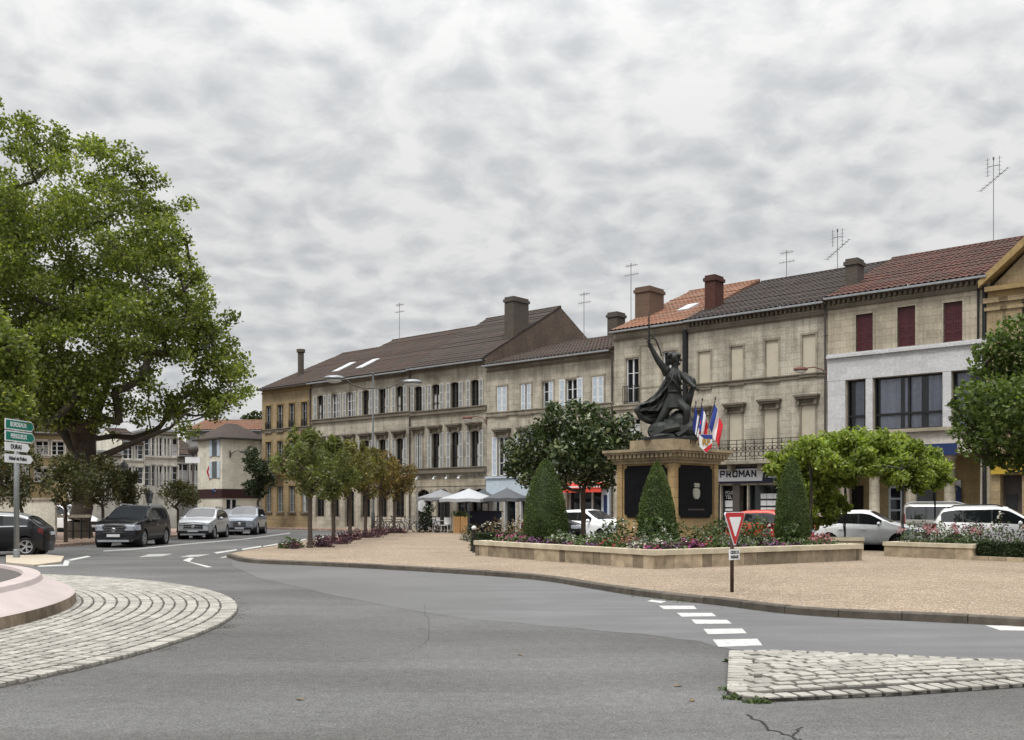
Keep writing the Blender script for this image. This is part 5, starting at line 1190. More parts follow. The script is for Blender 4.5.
# ================================================================ the flower bed round the monument
K0, KL, KR = (3.50, 24.6), (-1.17, 31.7), (10.04, 28.7)
KL = (KL[0], KL[1]); KB = (KL[0]+KR[0]-K0[0], KL[1]+KR[1]-K0[1])
pl = empty('stone_planter', (0, 0, .11), 0, 'large square planter of tan stone blocks with a pale coping, holding the monument and flowers', 'planter')
corners = [K0, KR, KB, KL]
cen = np.mean(corners, axis=0)
wallm, cop = MB(), MB(); rg = random.Random(4)
for i in range(4):
    a = np.array(corners[i]); b = np.array(corners[(i+1) % 4]); L = np.linalg.norm(b-a); t = (b-a)/L; n = np.array((-t[1], t[0]))
    if np.dot(cen-a, n) < 0: n = -n
    u = 0
    while u < L-.05:
        w = min(rg.uniform(.26, .62), L-u); w = L-u if L-u-w < .2 else w
        p = [a+t*(u+.004)+n*(rg.uniform(0, .006)), a+t*(u+w-.004)+n*(rg.uniform(0, .006)), a+t*(u+w-.004)+n*.24, a+t*(u+.004)+n*.24]
        wallm.prism([tuple(q) for q in p], 0, .345); u += w
    u = 0
    while u < L-.05:
        w = min(rg.uniform(1.1, 1.6), L-u); w = L-u if L-u-w < .4 else w
        e0 = -.035 if u == 0 else .003; e1 = .035 if abs(u+w-L) < 1e-6 else -.003
        p = [a+t*(u+e0)-n*.035, a+t*(u+w+e1)-n*.035, a+t*(u+w+(e1 if e1 < 0 else -.27))+n*.27, a+t*(u+(e0 if e0 > 0 else .27))+n*.27]
        q4 = [tuple(q) for q in p]; c4 = np.mean(q4, axis=0); up4 = [tuple(c4+(np.array(q)-c4)*.985) for q in q4]
        cop.loft([[(*q, .347) for q in q4], [(*q, .465) for q in q4], [(*q, .482) for q in up4]]); u += w
wallm.build('wall', M['stone_block'], pl); cop.build('coping', M['coping'], pl)
o = sheet('soil', [tuple(np.array(c)+(cen-np.array(c))*.03) for c in corners], .33, 'soil', pl, None)
tl = (np.array(KL)-np.array(K0)); tr_ = (np.array(KR)-np.array(K0)); LL, LR = np.linalg.norm(tl), np.linalg.norm(tr_); tl /= LL; tr_ /= LR
def bed(l, r, z=.43): p = np.array(K0)+tl*l+tr_*r; return (float(p[0]), float(p[1]), z)
def bedpx(px, frac):
    """on the left or right wall by picture column, frac metres in from the coping"""
    k = (px-512)/FPX; ax = tl if px < 653 else tr_
    u = max(.45, (k*K0[1]-K0[0])/(ax[0]-k*ax[1])); return bed(u, frac) if px < 653 else bed(frac, u)
# topiary cones
def cone_tree(label, p, h, r, seed):
    rng = np.random.default_rng(seed); t = empty('topiary_cone', p, 0, label, 'topiary', 'clipped yew cones round the monument')
    prof = [(.30, -.02), (.82, .05), (.97, .14), (1.0, .24), (.95, .36), (.88, .52), (.71, .68), (.50, .82), (.28, .93), (.05, 1.0)]
    mb = MB(); mb.lathe([(r*.92*a, h*b) for a, b in prof], 20); mb.build('inner_growth', M['leaf_hedge'], t, True)
    n = 26000; s = rng.random(n); th = rng.random(n)*2*PI
    hh = np.interp(s, [0, .5, 1], [0, .36, 1.0]); rr = np.interp(hh, [b for a, b in prof], [a for a, b in prof])*r
    bumpy = 1+.025*np.sin(th*5+hh*9)+.018*rng.normal(size=n)
    pts = np.c_[rr*bumpy*np.cos(th), rr*bumpy*np.sin(th), hh*h+rng.normal(size=n)*.015]
    fastmesh('foliage', leaf_array(pts, .038, rng, .2, .55), 4, M['leaf_topiary'], t); return t
p1 = W(545.5, 0, 30.7); cone_tree('left clipped green cone bush in the flower bed, the widest of the three', (p1[0], 30.7, .43), W(0, 459, 30.7)[2]-.43, .68, 1)
p2 = W(657, 0, 27.2); cone_tree('clipped green cone bush standing right in front of the pedestal', (p2[0], 27.2, .43), W(0, 462, 27.2)[2]-.43, .52, 2)
p3 = W(792, 0, 29.0); cone_tree('clipped green cone bush near the right corner of the planter, in front of the arbour', (p3[0], 29.0, .43), W(0, 456, 29)[2]-.43, .50, 3)
# flowering plants: a few of each kind, copied along the bed
def plant(name, label, r, h, leaf, bloom, nl, nb, seed, group, ls=.09, bs=.05, spike=False, cat='flowering plant'):
    rng = np.random.default_rng(seed); t = empty(name, (0, 0, 0), 0, label, cat, group)
    d = rng.normal(size=(nl, 3)); d /= np.linalg.norm(d, axis=1)[:, None]; d[:, 2] = np.abs(d[:, 2])
    q = rng.random((nl, 1))**.4; pts = d*q*np.array([r, r, h])
    if spike: pts[:, 2] = rng.random(nl)*h; pts[:, :2] *= (.35+.65*(1-pts[:, 2:3]/h))
    fastmesh('foliage', leaf_array(pts, ls, rng, .3, .45), 4, M[leaf], t)
    if nb:
        nc = max(3, nb//14); cc = rng.normal(size=(nc, 3)); cc /= np.linalg.norm(cc, axis=1)[:, None]; cc[:, 2] = np.abs(cc[:, 2])*.8+.25
        cc = cc*np.array([r, r, h])*1.0
        pts = cc[rng.integers(0, nc, nb)]+rng.normal(size=(nb, 3))*bs*.75
        fastmesh('blossom', leaf_array(pts, bs, rng, .6, .9), 4, M['bloom_'+bloom], t)
    return t
def scatter(proto, spots, labels=None):
    for i, (p, s, rz) in enumerate(spots):
        o = proto if i == 0 else copy_tree(proto)
        o.location = p; o.scale = (s, s, s); o.rotation_euler = (0, 0, rz)
        if labels and i < len(labels): o['label'] = labels[i]
rg = random.Random(12)
def spots(lst, frac=(.42, .6)): return [(bedpx(px, rg.uniform(*frac)), rg.uniform(.95, 1.45), rg.uniform(0, 6)) for px in lst]
g_ = 'flowers edging the stone planter'
scatter(plant('pink_flower', 'bright pink flower clump at the left end of the planter coping', .24, .26, 'leaf_bed', 'pink', 190, 100, 1, g_), spots([489, 496, 503, 511]))
scatter(plant('pink_flower', 'bright pink flower clump in the middle of the planter edge', .22, .26, 'leaf_bed', 'pink', 190, 70, 2, g_), spots([565, 600, 653, 735]))
scatter(plant('purple_flower', 'purple-leaved low flower clump along the planter coping', .24, .22, 'leaf_plum', 'purple', 200, 40, 3, g_), spots([518, 526, 535, 544, 552, 575, 583, 622, 632, 664, 676, 688, 745, 760, 778, 784, 805, 812]))
scatter(plant('magenta_flower', 'magenta flower clump in front of the middle cone bush', .24, .25, 'leaf_plum', 'magenta', 190, 75, 4, g_), spots([640, 646, 699, 705, 788]))
scatter(plant('red_flower', 'red flower clump spilling over the planter coping', .22, .25, 'leaf_bed', 'red', 210, 45, 5, g_), spots([592, 611, 712, 720]))
scatter(plant('rose_flower', 'rose-coloured flower clump near the right corner of the planter', .24, .30, 'leaf_bed', 'rose', 190, 90, 6, g_), spots([826, 833, 840, 617]))
scatter(plant('white_flower', 'white flowering plant with grey-green leaves behind the edging flowers', .28, .48, 'leaf_bedgrey', 'white', 190, 70, 7, 'taller plants in the stone planter', bs=.06), spots([560, 658, 668, 683, 750, 770, 800, 530], (.75, 1.3)))
scatter(plant('green_plant', 'tall green leafy plant growing in the stone planter', .46, .75, 'leaf_bed', 'white', 190, 8, 8, 'taller plants in the stone planter', .11, spike=True, cat='plant'), spots([572, 580, 603, 612, 701, 708, 757, 764, 782, 790, 815, 690, 725, 740], (.8, 1.6)))
scatter(plant('bushy_plant', 'low mixed green plant in the stone planter', .34, .36, 'leaf_bed', 'white', 240, 16, 9, 'taller plants in the stone planter', cat='plant'), spots([498, 515, 525, 540, 556, 568, 588, 598, 610, 620, 630, 642, 662, 672, 680, 692, 700, 712, 722, 732, 742, 752, 762, 775, 786, 796, 806, 818, 828, 838], (.55, 1.6)))
scatter(plant('plum_plant', 'tall dark purple-leaved plant in the stone planter', .42, .62, 'leaf_plum', 'purple', 170, 20, 10, 'taller plants in the stone planter', spike=True, cat='plant'), spots([590, 598, 605, 820, 836, 792], (1.2, 2.2)))
rgn = np.random.default_rng(5); n = 13000
uv = rgn.random((n, 2))*np.array([LL-.5, LR-.5])+.25; gp = np.array(K0)+uv[:, :1]*tl+uv[:, 1:]*tr_
o = fastmesh('bed_ground_cover', leaf_array(np.c_[gp, .43+np.abs(rgn.normal(size=n))*.14], .12, rgn, .5, .5), 4, M['leaf_bed']); tag(o, 'low green leaves covering the soil of the stone planter', None, None, 'stuff')
# --- second planter with roses at the right
A2 = np.array(G(884, 556.5, .11)); B2 = np.array(G(972.5, 560.3, .11)); t2 = B2-A2; L2 = np.linalg.norm(t2); t2 /= L2; n2 = np.array((-t2[1], t2[0]))
if n2[1] < 0: n2 = -n2
q2 = empty('stone_planter', (*A2, .11), math.atan2(t2[1], t2[0]), 'short stone planter of sawn blocks under the right leg of the arbour', 'planter')
mb = MB(); u = 0
while u < L2-.05:
    w = min(rg.uniform(.8, 1.3), L2-u); w = L2-u if L2-u-w < .3 else w; mb.box(u+.004, u+w-.004, 0, .28, 0, .34); u += w
for x in (0, L2-.28): mb.box(x, x+.28, .284, 2.6, 0, .34)
mb.build('wall', M['stone_block'], q2)
mb = MB(); mb.box(-.03, L2*.5-.003, -.03, .30, .342, .46); mb.box(L2*.5+.003, L2+.03, -.03, .30, .342, .46); mb.box(-.03, .28, .303, 2.6, .342, .46); mb.box(L2-.28, L2+.03, .303, 2.6, .342, .46); mb.build('coping', M['coping'], q2)
mb = MB(); mb.box(.28, L2-.28, .29, 2.6, 0, .36); mb.build('soil', M['soil'], q2)
p = W(847, 0, 35.3); q3 = empty('stone_planter', (p[0], 35.3, .11), R(-20), 'small stone planter block at the foot of the left arbour posts', 'planter')
mb = MB(); mb.box(-.55, .55, 0, .9, 0, .34); mb.build('wall', M['stone_block'], q3); mb = MB(); mb.box(-.58, .58, -.03, .93, .342, .46); mb.build('coping', M['coping'], q3)
# low hedge with stone edging and roses behind it
def hedge(label, a, b, w, h, seed, z=.1, cat='hedge'):
    a, b = np.array(a), np.array(b); L = np.linalg.norm(b-a); t = (b-a)/L; rng = np.random.default_rng(seed)
    hd = empty('clipped_hedge', (a[0], a[1], z), math.atan2(t[1], t[0]), label, cat)
    mb = MB(); mb.box(.03, L-.03, .03, w-.03, 0, h-.03); mb.build('inner_growth', M['leaf_hedge'], hd)
    n = int(2600*L*(w+h)); pts = rng.random((n, 3))*np.array([L, w, h]); f = rng.random(n); k = f < .42; pts[k, 2] = h; m = (f >= .42) & (f < .8); pts[m, 1] = 0; e = f > .93; pts[e, 0] = np.where(rng.random(e.sum()) < .5, 0, L); r_ = (f >= .8) & (f <= .93); pts[r_, 1] = w
    pts += rng.normal(size=(n, 3))*.018
    fastmesh('foliage', leaf_array(pts, .07, rng, .3, .5), 4, M['leaf_hedge'], hd); return hd
HA, HB = B2+t2*.05+n2*.15, B2+t2*3.4+n2*.15
hedge('low dark clipped hedge at the right edge beside the short stone planter', HA, HB, .6, .52, 3)
ke = empty('edging_stones', (*(B2+t2*.02-n2*.12), .11), math.atan2(t2[1], t2[0]), 'row of low stone edging in front of the dark hedge at the right', 'edging')
mb = MB()
for k in range(7): mb.box(k*.5+.01, k*.5+.49, 0, .14, 0, .13)
mb.build('wall', M['stone_block'], ke)
def rose(label, seed, bloom, n=1, h=1.0): return plant('rose_bush', label, .48, h, 'leaf_bed', bloom, 460, 60, seed, 'rose bushes on the square', .085, .06)
scatter(rose('rose bush with pink blooms in the short stone planter', 21, 'rose', h=.75), [((*(A2+t2*u+n2*v), .45), 1, u) for u, v in ((.6, .7), (1.5, .8), (2.4, .7), (1.0, 1.6), (2.1, 1.6))])
scatter(rose('rose bush with white blooms behind the dark hedge at the right', 22, 'white', h=1.15), [((*(B2+t2*u+n2*v), .1), 1.1, u) for u, v in ((.3, 1.1), (1.1, 1.2), (2.0, 1.0), (2.9, 1.2))])
scatter(plant('rose_bush', 'dark plum-leaved rose bush between the short planter and the white cars', .50, 1.15, 'leaf_plum', 'rose', 460, 40, 23, 'rose bushes on the square'), [((*(B2+t2*u+n2*v), .1), 1, u) for u, v in ((-.6, 1.5), (.7, 1.9), (1.6, 2.0), (2.5, 1.8), (-1.4, 1.9), (-2.3, 1.5), (-.1, 2.0), (3.2, 1.9), (2.0, .8))])
# left: low hedge and dry bed behind the planter's left end
hedge('low dark clipped hedge just left of the big planter, in front of the parasols', (W(471, 0, 34.5)[0], 34.5), (W(524, 0, 34.0)[0], 34.0), .8, .62, 4)
scatter(plant('dry_plant', 'straw-coloured tall perennial behind the low hedge near the parasols', .40, 1.05, 'leaf_dry', 'white', 240, 25, 24, 'straw-coloured perennials'), [((W(px, 0, Z)[0], Z, .1), s, px) for px, Z, s in ((478, 37, .9), (488, 38, 1), (497, 37, 1.15), (506, 38, 1), (515, 37, 1.1), (522, 38, 1.2), (530, 37, 1))])
scatter(plant('green_shrub', 'rounded dark green shrub beside the wooden planter boxes', .5, 1.0, 'leaf_hedge', 'white', 420, 0, 25, 'round shrubs by the terrace', .1, cat='shrub'), [((W(px, 0, Z)[0], Z, .1), s, px) for px, Z, s in ((472, 44, .85), (466, 46, .7))])
# plum ground plants under the row of trees
mb0 = plant('plum_ground_plant', 'low plum-coloured ground plant under the row of small trees', .42, .40, 'leaf_plum', 'rose', 200, 14, 26, 'plum plants under the small trees', .11, cat='plant')
scatter(mb0, [((x+rg.uniform(-.55, .55), y+rg.uniform(-1.0, 1.4), .12), rg.uniform(.7, 1.15), rg.uniform(0, 6)) for (x, y, *_r) in sp_ for k in range(5)])
scatter(plant('green_ground_plant', 'low green strappy plant at the foot of the nearest small tree', .35, .45, 'leaf_bed', 'white', 90, 0, 27, 'plum plants under the small trees', .2, cat='plant'), [((-8.3, 37.0, .12), 1, 0), ((-8.1, 37.8, .12), .8, 2)])
# ================================================================ monument
MC = (W(667.5, 0, 30.2)[0], 30.2)
rot = R(43)
pd = empty('monument_pedestal', (*MC, .42), rot, 'square golden stone pedestal with black plaques and a heavy moulded cornice, under the bronze statue', 'pedestal')
a = 1.08; zt = W(0, 450.5, 30)[2]-.42
def sq(mb, h, z0, z1, ch=.0):
    if ch: mb.prism([(h, -h+ch), (h, h-ch), (h-ch, h), (-h+ch, h), (-h, h-ch), (-h, -h+ch), (-h+ch, -h), (h-ch, -h)], z0, z1)
    else: mb.box(-h, h, -h, h, z0, z1)
mb = MB(); sq(mb, a+.22, 0, .38, .05); sq(mb, a+.14, .382, .46, .05); sq(mb, a+.04, .462, .56, .04); mb.build('plinth', M['pedestal_stone'], pd)
mb = MB(); sq(mb, a-.06, .562, zt-.42); mb.build('core', M['pedestal_stone'], pd)
hz = zt-.42; w = .20
for sx in (-1, 1):
    for sy in (-1, 1):
        mb = MB(); x0, x1 = sorted((sx*a, sx*(a-w))); y0, y1 = sorted((sy*a, sy*(a-w))); mb.box(x0, x1, y0, y1, .563, hz-.003)
        mb.build('pilaster', M['pedestal_stone'], pd)
mb = MB(); sq(mb, a+.05, zt-.418, zt-.33); sq(mb, a+.14, zt-.328, zt-.26, .04); sq(mb, a+.30, zt-.14, zt-.08, .08); sq(mb, a+.36, zt-.078, zt, .10); sq(mb, a+.2, zt-.258, zt-.142, .04)
n = 15
for s in (-1, 1):
    for k in range(n):
        t = -a-.16+(2*a+.32)*(k+.5)/n
        mb.box(t-.05, t+.05, *sorted((s*(a+.202), s*(a+.27))), zt-.255, zt-.143); mb.box(*sorted((s*(a+.202), s*(a+.27))), t-.05, t+.05, zt-.255, zt-.143)
mb.build('cornice', M['pedestal_cap'], pd)
def panel(face):
    r_ = Matrix.Rotation({'l': 0, 'r': PI/2, 'b': PI, 'f': -PI/2}[face], 4, 'Z')
    mb = MB(); x0, x1, z0, z1, c = -.80, .80, .92, hz-.05, .10
    oc = [(x0+c, z0), (x1-c, z0), (x1-c, z0+c*.6), (x1, z0+c), (x1, z1-c), (x1-c, z1-c*.6), (x1-c, z1), (x0+c, z1), (x0+c, z1-c*.6), (x0, z1-c), (x0, z0+c), (x0+c, z0+c*.6)]
    mb.loft([[r_ @ Vector((x, -a+.045, z)) for x, z in oc], [r_ @ Vector((x, -a+.02, z)) for x, z in oc]])
    if face == 'f':   # rows of raised names too small to read
        for k in range(12): zz = z1-.24-k*.075; mb.loft([[r_ @ Vector((x, y, z)) for x, z in ((-.5, zz), (.5, zz), (.5, zz+.025), (-.5, zz+.025))] for y in (-a+.02, -a+.014)])
    o = mb.build('plaque', M['plaque_black'], pd)
    mb = MB()
    if face == 'l':   # civic arms: a crowned shield over a scroll
        sh = [(-.19, 1.30), (-.23, 1.50), (-.20, 1.68), (-.12, 1.72), (.12, 1.72), (.20, 1.68), (.23, 1.50), (.19, 1.30), (.10, 1.20), (-.10, 1.20)]
        mb.loft([[r_ @ Vector((x, -a+.02, z-.12)) for x, z in sh], [r_ @ Vector((x*.85, -a-.02, (z-1.46)*.88+1.34)) for x, z in sh]])
        for k in range(5): x = -.13+.065*k; mb.loft([[r_ @ Vector((xx, y, zz)) for xx, zz in ((x-.028, 1.64), (x+.028, 1.64), (x+.028, 1.83), (x-.028, 1.83))] for y in (-a+.02, -a-.015)])
        mb.loft([[r_ @ Vector((xx, y, zz)) for xx, zz in ((-.17, 1.72), (.17, 1.72), (.17, 1.77), (-.17, 1.77))] for y in (-a+.02, -a-.022)])
        mb.v = [tuple(r_ @ Vector((p.x*.72, p.y, 1.72+(p.z-1.5)*.64))) for p in (r_.inverted() @ Vector(v) for v in mb.v)]; mb.build('coat_of_arms', M['emblem'], o)
        mb = MB()
        for k in range(9): x = -.36+.09*k; mb.loft([[r_ @ Vector((xx, y, zz)) for xx, zz in ((x-.03, 1.13), (x+.03, 1.13), (x+.03, 1.18), (x-.03, 1.18))] for y in (-a+.02, -a+.012)])
        mb.build('inscription', M['pipe_dark'], o)
for f_ in 'lrbf': panel(f_)
mb = MB(); sq(mb, .82, zt+.002, zt+.30, .04); mb.build('base_block', M['pedestal_cap'], pd)

# ---- the bronze figure: one skinned body
ZS = .42+zt+.30
st = empty('bronze_statue', (MC[0], MC[1], ZS), 0, 'dark bronze statue of a striding cloaked figure raising a sword, on a rocky bronze base', 'statue')
def sk(px, py, y=0): return ((px-667.5)*30.2/1000, y, EYE+(HOR-py)*30.2/1000-ZS)
joints = {  # name: (pos, radius)
 'pelvis': (sk(675, 400, .02), .18), 'waist': (sk(676, 391, .0), .155), 'chest': (sk(674.5, 380, -.02), .205), 'upper': (sk(673.5, 374, -.02), .19), 'neck': (sk(674.5, 368.5, -.04), .095), 'jaw': (sk(675, 364, -.07), .115),
 'crown': (sk(674, 357, -.04), .135),
 'rsh': (sk(667.5, 373, -.03), .13), 'rel': (sk(657.5, 361, -.1), .10), 'rwr': (sk(650.5, 348, -.12), .07), 'rha': (sk(648.5, 343.5, -.13), .075),
 'lsh': (sk(680, 374.5, -.03), .115), 'lel': (sk(687, 382, -.16), .085), 'lwr': (sk(692, 388, -.34), .06), 'lha': (sk(693.5, 390, -.38), .06),
 'lhip': (sk(679, 404, -.06), .18), 'lkn': (sk(685.5, 411, -.36), .13), 'lan': (sk(684, 427, -.26), .085), 'lto': (sk(688, 430, -.44), .07),
 'rhip': (sk(669, 405, .02), .18), 'rkn': (sk(662, 417, -.02), .125), 'ran': (sk(653, 431, .05), .085), 'rto': (sk(649.5, 435, -.05), .065)}
names = list(joints); E_ = [('pelvis','waist'),('waist','chest'),('chest','upper'),('upper','neck'),('neck','jaw'),('jaw','crown'),('upper','rsh'),('rsh','rel'),('rel','rwr'),('rwr','rha'),('upper','lsh'),('lsh','lel'),('lel','lwr'),('lwr','lha'),('pelvis','lhip'),('lhip','lkn'),('lkn','lan'),('lan','lto'),('pelvis','rhip'),('rhip','rkn'),('rkn','ran'),('ran','rto')]
me = bpy.data.meshes.new('body'); me.from_pydata([joints[n][0] for n in names], [(names.index(a_), names.index(b_)) for a_, b_ in E_], [])
ob = bpy.data.objects.new('body', me); col.objects.link(ob)
md = ob.modifiers.new('skin', 'SKIN'); md.use_smooth_shade = True
for i, nm in enumerate(names):
    v = me.skin_vertices[0].data[i]; v.radius = (joints[nm][1],)*2; v.use_root = nm == 'pelvis'
ss = ob.modifiers.new('sub', 'SUBSURF'); ss.levels = ss.render_levels = 2
dg = bpy.context.evaluated_depsgraph_get(); bm_ = bpy.data.meshes.new_from_object(ob.evaluated_get(dg)); bpy.data.objects.remove(ob)
link('body', bm_, M['bronze'], st, True)
mb = MB()
# head details: hair, brow, nose, chin, ear in profile to the right
hx = sk(675, 360, -.06); mb.ball((hx[0]-.03, hx[1], hx[2]+.05), (.19, .18, .17), 12, 8); mb.ball((hx[0]-.12, hx[1]+.02, hx[2]-.03), (.12, .14, .13)); mb.tube([(hx[0]+.13, hx[1]-.02, hx[2]+.04), (hx[0]+.19, hx[1]-.03, hx[2]-.03), (hx[0]+.14, hx[1]-.02, hx[2]-.05)], .028, 6); mb.ball((hx[0]+.10, hx[1]-.02, hx[2]-.12), (.06, .06, .05)); mb.ball((hx[0]+.02, hx[1]-.14, hx[2]-.03), (.04, .02, .055))
for k in range(14):
    an = k*.5; mb.ball((hx[0]-.06+.15*math.cos(an), hx[1]+.14*math.sin(an*1.7), hx[2]+.10+.07*math.sin(an)), (.07, .07, .06), 7, 5)
mb.build('hair', M['bronze'], st, True)
def fingers(mb, c, d, up, n=4, s=.05):
    d = Vector(d).normalized(); up = Vector(up).normalized(); sd = d.cross(up)
    for k in range(n):
        p = Vector(c)+up*(k-1.5)*s*.75; L = s*(1.3-.15*abs(k-1.4)); mb.tube([p, p+d*L, p+d*L*1.4+sd*s*.7, p+d*L*.8+sd*s*1.2], [s*.36, s*.34, s*.3, s*.24], 6)
    p = Vector(c)-up*s*.4; mb.tube([p, p+sd*s*1.0+d*s*.3, p+sd*s*1.3+d*s*1.1], [s*.38, s*.34, s*.26], 6)
mb = MB(); fingers(mb, sk(648, 342.5, -.14), (.5, -1, .2), (0, .2, 1), s=.06); fingers(mb, sk(694, 391, -.40), (.5, -.6, -.6), (.6, .6, .1), s=.05); mb.build('hand', M['bronze'], st, True)
mb = MB()   # sword: grip, guard, blade, and the sling loop hanging from the wrist
g0, g1, tp = Vector(sk(648.3, 347, -.15)), Vector(sk(648.5, 339.5, -.16)), Vector(sk(648, 314.5, -.2))
mb.tube([g0, g1], .03, 8); mb.ball(g0, .045, 8, 6); mb.tube([g1+Vector((-.14, -.03, 0)), g1, g1+Vector((.14, .03, .01))], .022, 6)
mb.loft([[g1+Vector((-.034, 0, 0)), g1+Vector((0, -.012, 0)), g1+Vector((.034, 0, 0)), g1+Vector((0, .012, 0))], [tp+Vector((-.02, 0, -.12)), tp+Vector((0, -.008, -.12)), tp+Vector((.02, 0, -.12)), tp+Vector((0, .008, -.12))], [tp+Vector((-.002, 0, 0)), tp+Vector((0, -.002, 0)), tp+Vector((.002, 0, 0)), tp+Vector((0, .002, 0))]])
mb.build('sword', M['bronze'], st)
mb = MB(); mb.tube([sk(650, 335, -.16), sk(655, 341, -.18), sk(659, 350, -.16), sk(661, 357, -.12)], [.018, .024, .024, .018], 6); mb.build('sling', M['bronze'], st)
# coat skirt, lapels, belt and straps
mb = MB()
mb.loft([[(sk(674, py, 0)[0]+w*math.cos(t), w*.85*math.sin(t)-.02, sk(0, py)[2]) for t in [2*PI*k/20 for k in range(20)]] for py, w in ((378, .225), (386, .20), (392, .18), (397, .22), (403, .25), (408, .28))], True, False)
mb.build('tunic', M['bronze'], st, True)
mb = MB(); mb.lathe([(.19, -.03), (.215, -.025), (.215, .025), (.19, .03)], 20, (sk(674.5, 392)[0], -.02, sk(0, 392)[2])); mb.tube([sk(668, 376, -.22), sk(674, 384, -.27), sk(681, 392, -.24)], .03, 6); mb.tube([sk(672, 375, -.24), sk(669, 386, -.26)], .035, 6); mb.tube([sk(677, 375, -.24), sk(680, 386, -.25)], .035, 6); mb.build('belt', M['bronze'], st, True)
# cloak: hung from the shoulders and blown back to the left in deep pleats
upper = [(669, 373, .10), (664, 381, .16), (660, 388, .20), (654, 395, .20), (647, 400, .16), (641, 403, .10), (637.5, 407, .06)]
lower = [(676, 392, .14), (673, 402, .18), (668, 412, .20), (661, 419, .22), (654, 420, .20), (646, 418.5, .14), (639, 414, .08)]
def lerp_line(l, t):
    k = min(int(t*(len(l)-1)), len(l)-2); f = t*(len(l)-1)-k; return tuple(l[k][i]*(1-f)+l[k+1][i]*f for i in range(3))
mb = MB(); nu, nv = 30, 16; fr_, bk_ = [], []
for i in range(nu+1):
    a_, b_ = lerp_line(upper, i/nu), lerp_line(lower, i/nu); r1, r2 = [], []
    for k in range(nv+1):
        v = k/nv; px = a_[0]*(1-v)+b_[0]*v; py = a_[1]*(1-v)+b_[1]*v+1.2*math.sin(i*.5)*v; y = a_[2]*(1-v)+b_[2]*v
        pl_ = .085*math.sin(v*15+i*.16)*(.25+.75*i/nu)+.04*math.sin(v*31+i*.3); r1.append(sk(px, py, y+pl_-.06*math.sin(v*PI))); r2.append(sk(px, py, y+pl_+.07))
    fr_.append(r1); bk_.append(r2)
for g_2 in (fr_, bk_):
    for i in range(nu):
        for k in range(nv): mb.quad(g_2[i][k], g_2[i][k+1], g_2[i+1][k+1], g_2[i+1][k])
for i in range(nu):
    for k in (0, nv): mb.quad(fr_[i][k], fr_[i+1][k], bk_[i+1][k], bk_[i][k])
for k in range(nv): mb.quad(fr_[nu][k], fr_[nu][k+1], bk_[nu][k+1], bk_[nu][k])
mb.build('cloak', M['bronze'], st, True)
mb = MB(); mb.tube([sk(638.5, 406, .02), sk(637, 410, .04), sk(641, 416.5, .08), sk(648, 420, .12), sk(656, 422, .16)], [.06, .09, .10, .10, .10], 9); mb.build('cloak_edge', M['bronze'], st, True)
# drapery and shield held at the right side
mb = MB(); mb.tube([sk(684, 373, .05), sk(690, 378, .02), sk(693, 387, -.02), sk(690, 396, 0), sk(687, 408, .05)], [.05, .07, .08, .10, .12], 9); mb.ball(sk(692, 383, -.14), (.10, .08, .16)); mb.tube([sk(686, 378, -.1), sk(694, 388, -.1)], .05, 6); mb.build('drapery', M['bronze'], st, True)
# rock
rgn = np.random.default_rng(9); bm = bmesh.new(); bmesh.ops.create_icosphere(bm, subdivisions=4, radius=1)
for v in bm.verts:
    d = v.co.copy(); f = 1+.16*math.sin(d.x*5+1)*math.cos(d.y*4)+.10*math.sin(d.z*9+d.x*3)+.05*math.sin(d.x*13+d.y*11)
    top = .62 if d.x > .0 else .62+.55*d.x
    v.co = Vector((d.x*.80*f+.10, d.y*.58*f+.08, max(-.02, d.z*top*f)))
me = bpy.data.meshes.new('rock_base'); bm.to_mesh(me); bm.free(); link('rock_base', me, M['bronze'], st)
mb = MB(); mb.box(-.78, .82, -.60, .62, -.0, .08); mb.ball((.42, .1, .50), (.42, .36, .46), 12, 8); mb.ball((.62, -.1, .30), (.30, .36, .30), 12, 8); mb.ball((-.1, .1, .3), (.5, .4, .34), 12, 8); mb.tube([(-.5, -.2, .1), (-.1, -.35, .32), (.3, -.42, .4)], [.12, .16, .13], 8); mb.tube([(.2, -.40, .1), (.55, -.3, .35), (.62, -.1, .6)], [.14, .15, .12], 8); mb.build('rock_ledge', M['bronze'], st)

# ---- flags and shield at the pedestal corner
def flag(label, px, py0, py1, Z, lean, w, seed):
    b = W(px, py1, Z); t = empty('flag', b, 0, label, 'flag', 'tricolour flags on the monument')
    H = (py1-py0)*Z/1000; mb = MB(); mb.tube([(0, 0, 0), (lean, -.05, H)], .012, 6); tipv = (lean, -.05, H)
    mb.lathe([(.001, H+.10), (.028, H+.04), (.012, H)], 8, (lean, -.05, 0)); mb.build('pole', M['iron'], t)
    mb = MB(); n, m = 18, 12; rng = np.random.default_rng(seed)
    # cloth hangs down the pole in folds, blue at the pole, then white, then red
    grid = []
    for i in range(m+1):
        v = i/m; row = []
        for k in range(n+1):
            s = k/n; hx = lean*(1-v*.25)*(1-.55*0); drop = .10+s*.55+v*.62
            row.append((lean*(H-.08-v*.62)/H+s*w*(.8+.2*v), -.05-.07*math.sin(s*9+seed+v*2)*(.3+s), H-drop*H*.82+.02*math.sin(s*12+seed)))
        grid.append(row)
    for i in range(m):
        for k in range(n):
            mb.cur = 0 if k < n/3 else 1 if k < 2*n/3 else 2
            mb.quad(grid[i][k], grid[i][k+1], grid[i+1][k+1], grid[i+1][k])
    mb.build('cloth', [M['flag_blue'], M['flag_white'], M['flag_red']], t, True)
zf = 28.75
flag('tricolour flag hanging left, mostly red and white, beside the statue rock', 690, 404, 444, zf, .16, .24, 1)
flag('tricolour flag in the middle of the bunch above the painted shield', 695, 401, 444, zf-.08, .20, .22, 3)
